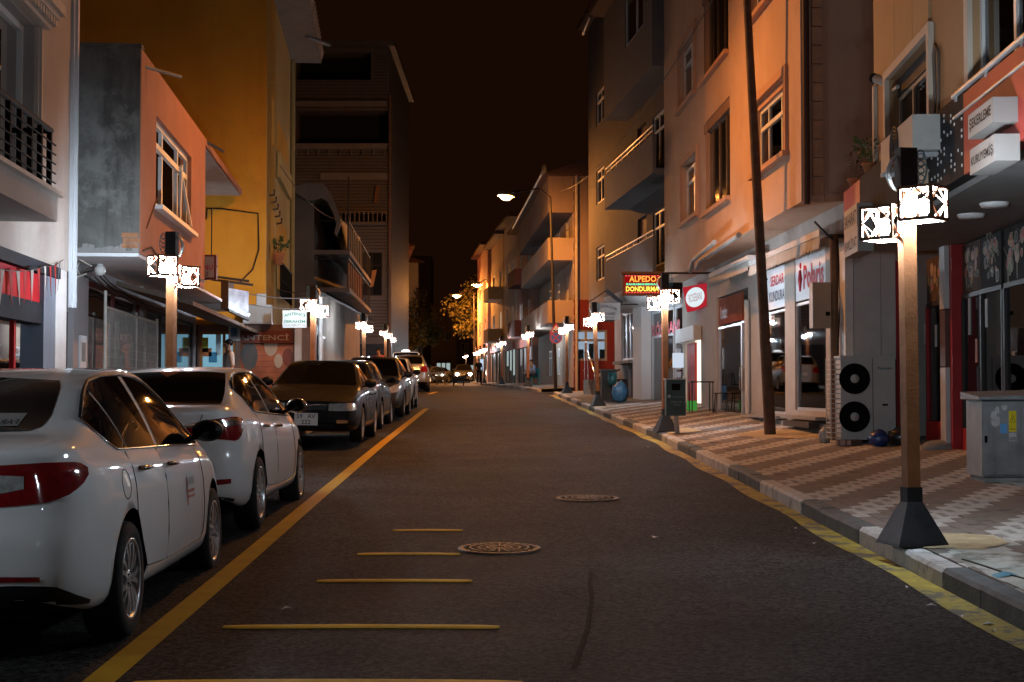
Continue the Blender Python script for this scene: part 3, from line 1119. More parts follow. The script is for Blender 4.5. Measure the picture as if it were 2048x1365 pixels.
class Body:
    """A car body as a lofted surface: tables along the length give half width, sill, belt, roof line and roof width."""
    def __init__(self, sp):
        self.sp = sp
        self.L = sp['L']

    def g(self, k, x):
        return pchip(self.sp[k], x)

    def lean(self, x, z):
        L = self.L
        r = lerp_table(self.sp['rear'], z) * max(0.0, 1 - x / 0.55) ** 1.3
        f = lerp_table(self.sp['front'], z) * max(0.0, 1 - (L - x) / 0.6) ** 1.3
        return x + r - f

    def section(self, x):
        w, zb, zs, zt, wt = (self.g(k, x) for k in ('w', 'zb', 'zs', 'zt', 'wt'))
        e = min(0.055, max(0.012, (zt - zs) * 0.22))
        c = [(0, zb), (w * 0.78, zb), (w * 0.93, zb + 0.03), (w * 0.985, zb + 0.13), (w, zb + 0.45 * (zs - zb)), (w * 0.992, zs - 0.20), (w * 0.962, zs - 0.06),
             (w * 0.925, zs), (0, 0), (wt, zt - e), (wt * 0.86, zt - e * 0.38), (wt * 0.5, zt - e * 0.08), (0, zt)]
        a, b = c[7], c[9]
        c[8] = (a[0] * 0.5 + b[0] * 0.5 + 0.018, a[1] * 0.5 + b[1] * 0.5)
        out = []
        for i in range(len(c) - 1):
            p0, p1, p2, p3 = c[max(i - 1, 0)], c[i], c[i + 1], c[min(i + 2, len(c) - 1)]
            k = 4 if 3 <= i <= 9 else 2
            for j in range(k):
                t = j / k
                q = []
                for d in (0, 1):
                    m1 = (p2[d] - p0[d]) * 0.42
                    m2 = (p3[d] - p1[d]) * 0.42
                    h = (p1[d] * (1 + 2 * t) * (1 - t) ** 2 + m1 * t * (1 - t) ** 2 + p2[d] * t * t * (3 - 2 * t) + m2 * t * t * (t - 1))
                    q.append(h)
                out.append((max(0.0, q[0]), q[1]))
        out.append(c[-1])
        return out

    IS, IE = 6, 6 + 4 * 6     # ring indices of the side (sill bulge) and of the roof edge

    def side(self, x, z, off=0.004):
        s = self.section(x)[2:self.IE + 1]
        y = s[-1][0]
        for (y0, z0), (y1, z1) in zip(s, s[1:]):
            if z0 <= z <= z1:
                y = y0 + (y1 - y0) * (z - z0) / max(1e-6, z1 - z0)
                break
        else:
            if z < s[0][1]:
                y = s[0][0]
        return Vector((self.lean(x, z), y + off, z))

    def top(self, x, y, off=0.005):
        s = self.section(x)[self.IE - 4:]
        z = s[-1][1]
        for (y0, z0), (y1, z1) in zip(s, s[1:]):
            if y1 <= abs(y) <= y0:
                z = z1 + (z0 - z1) * (abs(y) - y1) / max(1e-6, y0 - y1)
                break
        else:
            if abs(y) > s[0][0]:
                z = s[0][1]
        return Vector((self.lean(x, z), y, z + off))

    def shell(self, mats):
        L = self.L
        n = 64
        xs = [L * (0.5 - 0.5 * cos(pi * i / n)) for i in range(n + 1)]
        mb = MB()
        rings = []
        for x in xs:
            h = self.section(x)
            ring = [(y, z) for y, z in h] + [(-y, z) for y, z in h[-2:0:-1]]
            rings.append([Vector((self.lean(x, z), y, z)) for y, z in ring])
        m = len(rings[0])
        vs = [v for r in rings for v in r]
        mb.add(vs, [], 0)
        nh = len(self.section(1.0))
        for i in range(n):
            for j in range(m):
                k = (j + 1) % m
                jj = j if j < nh else m - j - 1
                under = 1 if (jj < 3 or (rings[i][j].z < self.sp.get('trimz', 0.0) and rings[i][k].z < self.sp.get('trimz', 0) + 0.02)) else 0
                mb.f.append((i * m + j, i * m + k, (i + 1) * m + k, (i + 1) * m + j))
                mb.m.append(under)
                mb.s.append(True)
        mb.f.append(tuple(range(m)))
        mb.m.append(0)
        mb.s.append(False)
        mb.f.append(tuple(range(n * m, n * m + m))[::-1])
        mb.m.append(0)
        mb.s.append(False)
        me = mb.mesh('car_body', mats)
        bm = bmesh.new()
        bm.from_mesh(me)
        bmesh.ops.recalc_face_normals(bm, faces=bm.faces)
        bm.to_mesh(me)
        bm.free()
        return me

    def plan(self, z, end, off):
        """Outline of the nose or tail at height z, from the centre line round the corner: list of (s, point)."""
        L = self.L
        pts = [(0.0 if end == 'rear' else L, 0.0)]
        xs = [0, 0.006, 0.012, 0.022, 0.035, 0.055, 0.08, 0.1, 0.15, 0.2, 0.26, 0.33, 0.41, 0.5, 0.6, 0.7, 0.85, 1.0]
        sg = 1 if end == 'rear' else -1
        out = []
        for q in xs:
            x = q if end == 'rear' else L - q
            y = self.side(x, z, 0).y
            if q == 0:
                for t in (0, 0.25, 0.5, 0.75):
                    out.append((x, y * t))
            out.append((x, y))
        res, s = [], 0
        for i, (x, y) in enumerate(out):
            if i:
                s += hypot(x - out[i - 1][0], y - out[i - 1][1])
            a, b = out[max(i - 1, 0)], out[min(i + 1, len(out) - 1)]
            tx, ty = b[0] - a[0], b[1] - a[1]
            l = max(1e-6, hypot(tx, ty))
            nx, ny = (-ty / l, tx / l)
            if (nx * -sg < 0 and abs(nx) > 0.5) or (abs(nx) <= 0.5 and ny < 0):
                nx, ny = -nx, -ny
            res.append((s, Vector((self.lean(x, z) + nx * off, y + ny * off, z))))
        return res

    def corner(self, s, z, end, off=0.005):
        p = self.plan(z, end, off)
        for (a, u), (b, v) in zip(p, p[1:]):
            if s <= b:
                return u.lerp(v, (s - a) / max(1e-6, b - a))
        return p[-1][1]


def patch_grid(fn, prof, nx, nz, mir=(1, -1), mi=0, mb=None):
    """Surface patch: prof = list of (u, lo, hi); fn(u, v) -> point."""
    mb = mb or MB()
    lo = [(p[0], p[1]) for p in prof]
    hi = [(p[0], p[2]) for p in prof]
    for sy in mir:
        vs = []
        for i in range(nx + 1):
            u = prof[0][0] + (prof[-1][0] - prof[0][0]) * i / nx
            a, b = lerp_table(lo, u), lerp_table(hi, u)
            for j in range(nz + 1):
                p = fn(u, a + (b - a) * j / nz)
                vs.append(Vector((p.x, p.y * sy, p.z)))
        k = nz + 1
        mb.add(vs, [(i * k + j, (i + 1) * k + j, (i + 1) * k + j + 1, i * k + j + 1) for i in range(nx) for j in range(nz)], mi, True)
    return mb


def arch_cut(me, sp):
    o = bpy.data.objects.new('tmp_body', me)
    COL.objects.link(o)
    c = MB()
    r = sp['wr'] + 0.055
    for ax in sp['axles']:
        M = Matrix.Translation((ax, 0, sp['wr'] + 0.01)) @ Matrix.Rotation(pi / 2, 4, 'X')
        for s in (-1, 1):
            vs = [M @ Vector((r * cos(2 * pi * i / 36), r * sin(2 * pi * i / 36), z)) for z in (0.52 * s, 1.3 * s) for i in range(36)]
            fs = [(i, (i + 1) % 36, 36 + (i + 1) % 36, 36 + i) for i in range(36)] + [tuple(range(36))[::-1], tuple(range(36, 72))]
            c.add(vs, fs if s > 0 else [f[::-1] for f in fs])
    cm = c.mesh('tmp_cut', [UNDER])
    co_ = bpy.data.objects.new('tmp_cut', cm)
    COL.objects.link(co_)
    md = o.modifiers.new('b', 'BOOLEAN')
    md.operation = 'DIFFERENCE'
    md.object = co_
    md.solver = 'EXACT'
    md.material_mode = 'TRANSFER'
    dg = bpy.context.evaluated_depsgraph_get()
    dg.update()
    res = bpy.data.meshes.new_from_object(o.evaluated_get(dg))
    bpy.data.objects.remove(o)
    bpy.data.objects.remove(co_)
    res.name = 'car_body'
    return res


def wheel_meshes(R, rimr, spokes, style):
    t = MB()
    t.lathe([(rimr, -0.10), (rimr + 0.012, -0.105), (R - 0.03, -0.105), (R - 0.008, -0.09), (R, -0.05), (R, 0.05), (R - 0.008, 0.09), (R - 0.03, 0.105), (rimr + 0.012, 0.105), (rimr, 0.10)], 40)
    r = MB()
    r.lathe([(rimr, -0.09), (rimr - 0.012, 0.098), (rimr + 0.004, 0.104), (rimr + 0.004, 0.09)], 40)
    r.lathe([(rimr - 0.01, 0.02), (0.001, 0.0)], 30, 1)
    r.lathe([(0.062, 0.03), (0.058, 0.085), (0.035, 0.092), (0.001, 0.094)], 20)
    for i in range(spokes):
        for d in ((-0.12, 0.12) if style == 'twin' else (0,)):
            a = 2 * pi * i / spokes
            b = a + d * 0.5
            c = a + d * 1.6 if style == 'twin' else a
            p = Vector((cos(b) * 0.05, sin(b) * 0.05, 0.078))
            q = Vector((cos(c) * (rimr - 0.008), sin(c) * (rimr - 0.008), 0.082))
            r.bar(p, p.lerp(q, 0.5) + Vector((0, 0, 0.008)), 0.030 if style == 'twin' else 0.05, 0.02)
            r.bar(p.lerp(q, 0.5) + Vector((0, 0, 0.008)), q, 0.026 if style == 'twin' else 0.062, 0.02)
    for i in range(5):
        a = 2 * pi * i / 5
        r.ball((cos(a) * 0.04, sin(a) * 0.04, 0.088), 0.008, 6, 4, 1)
    return t.mesh('tyre', [TYRE]), r.mesh('rim', [ALLOY, TRIM])


def make_car(sp, paint, label):
    B = Body(sp)
    L = B.L
    t = thing('parked_car', label, 'car', (0, 0, 0))
    P = PAINT[paint]
    me = arch_cut(B.shell([P, UNDER]), sp)
    body = link('body', me, t)
    for nm, key in (('windscreen', 'ws'), ('rear_window', 'rw')):
        if key in sp:
            mb = patch_grid(lambda u, v: B.top(u, v), [(x, -h, h) for x, h in sp[key]], 12, 14, (1,))
            mb.build(nm, CARGLASS, t)
    for prof in sp['side_glass']:
        for s in (1, -1):
            patch_grid(lambda u, v: B.side(u, v, 0.004), prof, 12, 6, (s,)).build('side_window', CARGLASS, t)
    # window surround: dark rubber line along the top, bright strip along the belt
    for s in (1, -1):
        allp = [q for prof in sp['side_glass'] for q in prof]
        up = sorted([(q[0], q[2]) for q in allp])
        lo = sorted([(q[0], q[1]) for q in allp])
        for seq, mi, r in ((up, 0, 0.010), (lo, 1, 0.009)):
            pts = [B.side(x, z, 0.002) for x, z in seq]
            pts = [Vector((p.x, p.y * s, p.z)) for p in pts]
            mb = MB()
            mb.tube(pts, r, 6)
            mb.build('window_surround' if mi == 0 else 'belt_strip', TRIM if mi == 0 or not sp.get('chrome', True) else CHR2, t)
    for d in sp['doors']:       # door: x0, x1, zlo ; handle at hx, hz
        for s in (1, -1):
            prof = [(x, a, b) for x, a, b in d['prof']]
            door = patch_grid(lambda u, v: B.side(u, v, 0.003), prof, 14, 10, (s,)).build('door', P, t)
            sm = MB()
            out = [(prof[0][0], prof[0][2])] + [(q[0], q[1]) for q in prof] + [(prof[-1][0], prof[-1][2])]
            fine = []
            for (x0, z0), (x1, z1) in zip(out, out[1:]):
                for k in range(4):
                    fine.append((x0 + (x1 - x0) * k / 4, z0 + (z1 - z0) * k / 4))
            fine.append(out[-1])
            pts = [B.side(x, z, 0.001) for x, z in fine]
            sm.tube([Vector((p.x, p.y * s, p.z)) for p in pts], 0.0035, 5)
            sm.build('door_gap', UNDER, door)
            hx, hz = d['handle']
            p = B.side(hx, hz, 0.0)
            h = MB()
            a, b = B.side(hx - 0.09, hz, 0.03), B.side(hx + 0.09, hz - 0.004, 0.03)
            h.tube([Vector((q.x, q.y * s, q.z)) for q in (B.side(hx - 0.1, hz, 0.004), a, a.lerp(b, 0.5) + Vector((0, 0.006, 0)), b, B.side(hx + 0.1, hz - 0.004, 0.004))], [0.012, 0.014, 0.015, 0.014, 0.012], 8)
            h.build('door_handle', sp.get('handle_mat', CHR2), door)
    for lamp in sp['lamps']:
        for s in (1, -1):
            mb = patch_grid(lambda u, v: B.corner(u, v, lamp['end'], 0.007), lamp['prof'], 14, 6, (s,))
            l = mb.build(lamp['name'], lamp['mat'], t)
            for sub in lamp.get('sub', ()):
                patch_grid(lambda u, v: B.corner(u, v, lamp['end'], 0.011), sub[0], 8, 4, (s,)).build(sub[1], sub[2], l)
    for nm, end, prof, m in sp.get('fascia', ()):
        patch_grid(lambda u, v: B.corner(u, v, end, 0.006), prof, 16, 4).build(nm, m, t)
    for nm, end, sz, prof, m in sp.get('strips', ()):
        for s in (1, -1):
            mb = MB()
            pts = [B.corner(u, v, end, 0.004) for u, v in prof]
            mb.tube([Vector((p.x, p.y * s, p.z)) for p in pts], sz, 6)
            mb.build(nm, m, t)
    for end, z, txt in sp.get('plates', ()):
        c = B.corner(0.0, z, end, 0.016)
        sg = -1 if end == 'rear' else 1
        mb = MB()
        mb.box(c.x - 0.008, c.x + 0.008, -0.26 if len(txt) == 1 else -0.19, 0.26 if len(txt) == 1 else 0.19, z - 0.06 if len(txt) == 1 else z - 0.1, z + 0.055 if len(txt) == 1 else z + 0.1)
        pl = mb.build('number_plate', PLATE, t)
        ru = Vector((0, sg, 0))
        if len(txt) == 1:
            text(txt[0], (c.x + sg * 0.008, -sg * 0.2, z - 0.035), ru, (0, 0, 1), 0.40, 0.07, INK, pl, out=Vector((sg, 0, 0)))
        else:
            text(txt[0], (c.x + sg * 0.008, -sg * 0.15, z + 0.012), ru, (0, 0, 1), 0.30, 0.07, INK, pl, out=Vector((sg, 0, 0)), bold=0.01)
            text(txt[1], (c.x + sg * 0.008, -sg * 0.075, z - 0.082), ru, (0, 0, 1), 0.15, 0.07, INK, pl, out=Vector((sg, 0, 0)), bold=0.01)
    mx, mz = sp['mirror']
    for s in (1, -1):
        p = B.side(mx, mz, 0)
        mb = MB()
        c = Vector((p.x - 0.02, (p.y + 0.125) * s, mz + 0.07))
        mb.ball(c, 0.1, 14, 9, 0, (0.75, 1.1, 0.78))
        mb.bar((p.x + 0.02, (p.y - 0.02) * s, mz + 0.01), (c.x, (p.y + 0.07) * s, mz + 0.03), 0.06, 0.03)
        mi = mb.build('wing_mirror', sp.get('mirror_mat', P), t)
        g = MB().ball(c + Vector((-0.065, 0, 0)), 0.085, 12, 6, 0, (0.15, 1.0, 0.72))
        g.build('mirror_glass', CARGLASS, mi)
    tm, rm = wheel_meshes(sp['wr'], sp['rim'], sp['spokes'], sp['spoke_style'])
    tr = sp['track']
    for ax in sp['axles']:
        for s in (1, -1):
            w = link('wheel', tm, t)
            w.location = (ax, s * tr, sp['wr'])
            w.rotation_euler = (-s * pi / 2, random.uniform(0, 1.0), 0)
            rim = link('rim', rm, w)
    # exhaust side of the underbody: dark floor pan keeps light from leaking through the arches
    f = MB()
    f.box(0.35, L - 0.4, -0.55, 0.55, 0.2, 0.5)
    f.build('floor_pan', UNDER, t)
    return t, B


def z_of(tab, dx=0.0, dz=0.0):
    return [(a + dx, b + dz) for a, b in tab]


SEDAN_A = dict(
    L=4.53, wr=0.315, rim=0.215, axles=(0.985, 3.622), track=0.775, spokes=7, spoke_style='twin',
    w=[(0, 0.42), (0.012, 0.54), (0.035, 0.645), (0.08, 0.735), (0.16, 0.79), (0.32, 0.84), (0.6, 0.868), (1.0, 0.885), (1.8, 0.893), (3.0, 0.893), (3.6, 0.88), (4.0, 0.845), (4.25, 0.78), (4.42, 0.68), (4.53, 0.54)],
    zb=[(0, 0.34), (0.2, 0.27), (0.6, 0.21), (3.9, 0.20), (4.3, 0.22), (4.53, 0.30)],
    zs=[(0, 0.985), (0.3, 1.01), (0.8, 1.00), (1.5, 0.975), (2.4, 0.945), (3.2, 0.915), (3.6, 0.885), (4.1, 0.80), (4.4, 0.70), (4.53, 0.62)],
    zt=[(0, 1.055), (0.1, 1.085), (0.3, 1.11), (0.52, 1.13), (0.75, 1.205), (1.1, 1.36), (1.4, 1.445), (1.8, 1.488), (2.2, 1.497), (2.55, 1.475), (2.85, 1.40), (3.2, 1.23), (3.55, 1.04), (3.72, 0.97), (4.0, 0.925), (4.3, 0.83), (4.45, 0.74), (4.53, 0.66)],
    wt=[(0, 0.38), (0.035, 0.56), (0.3, 0.70), (0.55, 0.70), (0.8, 0.655), (1.3, 0.585), (2.0, 0.58), (2.6, 0.585), (3.1, 0.645), (3.6, 0.73), (4.0, 0.72), (4.4, 0.58), (4.53, 0.42)],
    rear=[(0.2, 0.10), (0.32, 0.03), (0.45, 0.0), (0.62, 0.0), (0.74, 0.045), (0.95, 0.05), (1.05, 0.02), (1.12, 0.08)],
    front=[(0.2, 0.06), (0.35, 0.0), (0.55, 0.02), (0.7, 0.06), (0.9, 0.2)],
    trimz=0.0,
    rw=[(0.50, 0.0), (0.53, 0.42), (0.6, 0.50), (0.75, 0.51), (0.95, 0.49), (1.15, 0.46), (1.27, 0.42), (1.31, 0.34), (1.325, 0.0)],
    ws=[(2.72, 0.52), (2.9, 0.57), (3.2, 0.63), (3.5, 0.69), (3.6, 0.66)],
    side_glass=[[(0.80, 1.19, 1.20), (0.86, 1.07, 1.255), (0.97, 1.02, 1.32), (1.08, 1.015, 1.36), (1.20, 1.012, 1.392)],
                [(1.225, 1.012, 1.396), (1.5, 1.005, 1.425), (1.93, 0.995, 1.437)],
                [(2.02, 0.992, 1.438), (2.35, 0.985, 1.425), (2.6, 0.978, 1.385), (2.85, 0.97, 1.29), (3.12, 0.96, 1.13), (3.27, 0.955, 1.03), (3.34, 0.953, 0.97)]],
    doors=[dict(prof=[(1.12, 0.66, 1.0), (1.22, 0.5, 1.0), (1.36, 0.34, 1.0), (1.9, 0.315, 0.985)], handle=(1.33, 0.90)),
           dict(prof=[(1.92, 0.315, 0.985), (3.0, 0.32, 0.955), (3.1, 0.36, 0.95), (3.14, 0.5, 0.945), (3.15, 0.8, 0.94)], handle=(2.12, 0.885))],
    lamps=[dict(end='rear', name='tail_light', mat=REDL,
                prof=[(0.14, 0.72, 0.80), (0.22, 0.735, 0.86), (0.30, 0.755, 0.965), (0.42, 0.785, 0.985), (0.55, 0.79, 0.99), (0.68, 0.80, 0.993), (0.80, 0.83, 0.99), (0.90, 0.87, 0.985), (0.96, 0.90, 0.97), (0.985, 0.92, 0.955)],
                sub=[([(0.32, 0.85, 0.935), (0.46, 0.85, 0.94), (0.58, 0.87, 0.93)], 'reversing_light', CLEARL)]),
           dict(end='front', name='headlight', mat=CLEARL, prof=[(0.34, 0.60, 0.66), (0.5, 0.60, 0.70), (0.7, 0.61, 0.76), (0.95, 0.66, 0.81), (1.1, 0.74, 0.83)])],
    fascia=[('rear_valance', 'rear', [(0.0, 0.30, 0.42), (0.55, 0.30, 0.415), (0.72, 0.30, 0.40), (0.86, 0.28, 0.335), (0.98, 0.27, 0.29)], TRIM),
            ('rear_reflector', 'rear', [(0.30, 0.435, 0.455), (0.5, 0.432, 0.46), (0.66, 0.425, 0.45)], REDL),
            ('grille', 'front', [(0, 0.52, 0.62), (0.3, 0.52, 0.61), (0.36, 0.54, 0.6)], TRIM),
            ('lower_grille', 'front', [(0, 0.28, 0.42), (0.4, 0.28, 0.41), (0.5, 0.30, 0.38)], TRIM)],
    strips=[('boot_gap', 'rear', 0.003, [(0.40, 0.56), (0.41, 0.74)], UNDER)],
    plates=[('rear', 0.80, ('34 FR 0181',))], mirror=(3.18, 0.985), mirror_mat=TRIM, handle_mat=CHR2)

SEDAN_B = dict(SEDAN_A)
SEDAN_B.update(
    L=4.62, wr=0.32, rim=0.225, axles=(0.98, 3.68), spokes=6, spoke_style='twin',
    w=[(0, 0.42), (0.012, 0.54), (0.035, 0.645), (0.08, 0.735), (0.16, 0.795), (0.32, 0.845), (0.6, 0.868), (1.0, 0.882), (1.8, 0.888), (3.0, 0.888), (3.7, 0.875), (4.1, 0.835), (4.35, 0.76), (4.52, 0.64), (4.62, 0.5)],
    zb=[(0, 0.36), (0.2, 0.29), (0.6, 0.22), (4.0, 0.21), (4.4, 0.23), (4.62, 0.30)],
    zs=[(0, 0.99), (0.3, 1.02), (0.8, 1.015), (1.5, 0.985), (2.4, 0.95), (3.2, 0.92), (3.7, 0.885), (4.2, 0.79), (4.5, 0.69), (4.62, 0.61)],
    zt=[(0, 1.06), (0.1, 1.10), (0.25, 1.115), (0.45, 1.12), (0.7, 1.20), (1.05, 1.345), (1.4, 1.43), (1.8, 1.462), (2.2, 1.465), (2.6, 1.44), (2.9, 1.37), (3.3, 1.19), (3.6, 1.03), (3.78, 0.96), (4.1, 0.91), (4.4, 0.81), (4.55, 0.72), (4.62, 0.65)],
    wt=[(0, 0.38), (0.035, 0.56), (0.3, 0.70), (0.5, 0.70), (0.8, 0.66), (1.3, 0.59), (2.0, 0.575), (2.6, 0.58), (3.1, 0.64), (3.7, 0.73), (4.1, 0.71), (4.5, 0.55), (4.62, 0.4)],
    rw=[(0.46, 0.63), (0.6, 0.625), (0.8, 0.605), (1.0, 0.575), (1.2, 0.54), (1.27, 0.525)],
    ws=[(2.74, 0.52), (2.95, 0.57), (3.25, 0.62), (3.55, 0.68), (3.68, 0.65)],
    side_glass=[[(0.93, 1.22, 1.235), (1.0, 1.10, 1.29), (1.1, 1.045, 1.335), (1.25, 1.03, 1.37), (1.5, 1.02, 1.395), (1.94, 1.005, 1.405)],
                [(2.02, 1.0, 1.405), (2.35, 0.99, 1.392), (2.62, 0.982, 1.355), (2.9, 0.972, 1.255), (3.15, 0.965, 1.12), (3.34, 0.958, 1.0)]],
    doors=[dict(prof=[(1.12, 0.70, 1.015), (1.22, 0.52, 1.015), (1.36, 0.36, 1.01), (1.95, 0.33, 0.995)], handle=(1.34, 0.90)),
           dict(prof=[(1.97, 0.33, 0.995), (3.05, 0.33, 0.96), (3.15, 0.38, 0.955), (3.19, 0.5, 0.95), (3.2, 0.8, 0.945)], handle=(2.16, 0.885))],
    lamps=[dict(end='rear', name='tail_light', mat=REDL,
                prof=[(0.26, 0.885, 0.93), (0.45, 0.85, 0.955), (0.6, 0.83, 0.985), (0.75, 0.815, 1.0), (0.88, 0.80, 1.005), (0.97, 0.85, 1.0), (1.03, 0.90, 0.99), (1.08, 0.97, 0.985)],
                sub=[([(0.34, 0.925, 0.94), (0.6, 0.93, 0.975), (0.8, 0.93, 0.995), (1.0, 0.945, 0.99)], 'chrome_bar', CHR2)]),
           dict(end='front', name='headlight', mat=CLEARL, prof=[(0.34, 0.60, 0.66), (0.5, 0.60, 0.70), (0.7, 0.61, 0.76), (0.95, 0.66, 0.81), (1.1, 0.74, 0.83)])],
    fascia=[('rear_valance', 'rear', [(0.0, 0.30, 0.36), (0.55, 0.30, 0.36), (0.72, 0.30, 0.345), (0.85, 0.29, 0.32)], TRIM),
            ('rear_reflector', 'rear', [(0.60, 0.45, 0.49), (0.70, 0.45, 0.495), (0.80, 0.455, 0.495)], REDL),
            ('grille', 'front', [(0, 0.56, 0.64), (0.3, 0.56, 0.63), (0.36, 0.57, 0.62)], TRIM)],
    strips=[('boot_gap', 'rear', 0.003, [(0.50, 0.72), (0.51, 0.85), (0.53, 0.97), (0.56, 1.03)], UNDER)],
    plates=[('rear', 0.78, ('59 ACE 418',))], mirror=(3.22, 0.99), mirror_mat=None, chrome=False)
SEDAN_B['mirror_mat'] = CHR2

SEDAN_OLD = dict(SEDAN_A)
SEDAN_OLD.update(
    L=4.65, wr=0.305, rim=0.20, axles=(1.05, 3.70), track=0.745, spokes=8, spoke_style='one', trimz=0.0,
    w=[(0, 0.72), (0.06, 0.79), (0.2, 0.83), (0.6, 0.85), (1.8, 0.86), (3.2, 0.86), (3.8, 0.85), (4.3, 0.83), (4.5, 0.80), (4.6, 0.75), (4.65, 0.70)],
    zb=[(0, 0.33), (0.2, 0.25), (0.6, 0.2), (4.0, 0.2), (4.5, 0.2), (4.65, 0.22)],
    zs=[(0, 0.93), (0.3, 0.95), (1.5, 0.935), (2.6, 0.91), (3.3, 0.88), (3.9, 0.83), (4.35, 0.765), (4.55, 0.72), (4.65, 0.68)],
    zt=[(0, 1.0), (0.2, 1.03), (0.75, 1.05), (0.95, 1.09), (1.25, 1.22), (1.6, 1.36), (1.95, 1.40), (2.3, 1.405), (2.55, 1.375), (2.9, 1.23), (3.25, 1.05), (3.45, 0.965), (3.8, 0.92), (4.3, 0.82), (4.52, 0.755), (4.65, 0.70)],
    wt=[(0, 0.68), (0.6, 0.74), (0.95, 0.68), (1.6, 0.56), (2.3, 0.55), (2.7, 0.60), (3.3, 0.71), (3.9, 0.74), (4.4, 0.73), (4.65, 0.62)],
    rw=[(0.9, 0.62), (1.2, 0.58), (1.55, 0.53)],
    ws=[(2.42, 0.52), (2.5, 0.55), (2.8, 0.595), (3.1, 0.65), (3.36, 0.69), (3.42, 0.66)],
    side_glass=[[(1.12, 0.96, 1.06), (1.3, 0.96, 1.18), (1.55, 0.955, 1.29), (1.9, 0.95, 1.335), (2.05, 0.945, 1.34)],
                [(2.12, 0.945, 1.34), (2.4, 0.935, 1.33), (2.65, 0.928, 1.24), (2.95, 0.92, 1.10), (3.2, 0.915, 0.98)]],
    doors=[dict(prof=[(1.2, 0.62, 0.945), (1.32, 0.45, 0.94), (1.45, 0.31, 0.94), (2.07, 0.29, 0.925)], handle=(1.45, 0.83)),
           dict(prof=[(2.1, 0.29, 0.925), (3.15, 0.29, 0.89), (3.2, 0.6, 0.885)], handle=(2.3, 0.82))],
    lamps=[dict(end='rear', name='tail_light', mat=REDL, prof=[(0.35, 0.72, 0.88), (0.8, 0.72, 0.89), (0.95, 0.74, 0.89)]),
           dict(end='front', name='headlight', mat=CLEARL, prof=[(0.36, 0.545, 0.655), (0.5, 0.54, 0.665), (0.66, 0.545, 0.672), (0.74, 0.55, 0.675)],
                sub=[([(0.66, 0.55, 0.665), (0.76, 0.552, 0.668), (0.88, 0.57, 0.66)], 'indicator', CLEARL)]),
           dict(end='front', name='fog_light', mat=AMBER, prof=[(0.50, 0.335, 0.395), (0.60, 0.338, 0.395), (0.68, 0.345, 0.39)])],
    fascia=[('grille', 'front', [(0, 0.555, 0.62), (0.2, 0.555, 0.625), (0.33, 0.56, 0.625)], TRIM),
            ('bumper_groove', 'front', [(0, 0.495, 0.51), (0.5, 0.497, 0.512), (0.8, 0.5, 0.515)], UNDER),
            ('lower_grille', 'front', [(0, 0.27, 0.33), (0.4, 0.27, 0.33), (0.45, 0.28, 0.32)], TRIM)],
    strips=[('grille_chrome', 'front', 0.011, [(0.0, 0.605), (0.04, 0.612), (0.10, 0.635), (0.22, 0.64), (0.34, 0.64)], CHR2)],
    plates=[('front', 0.40, ('59   AV', '222'))], mirror=(3.05, 0.94), mirror_mat=TRIM, chrome=False, handle_mat=TRIM)

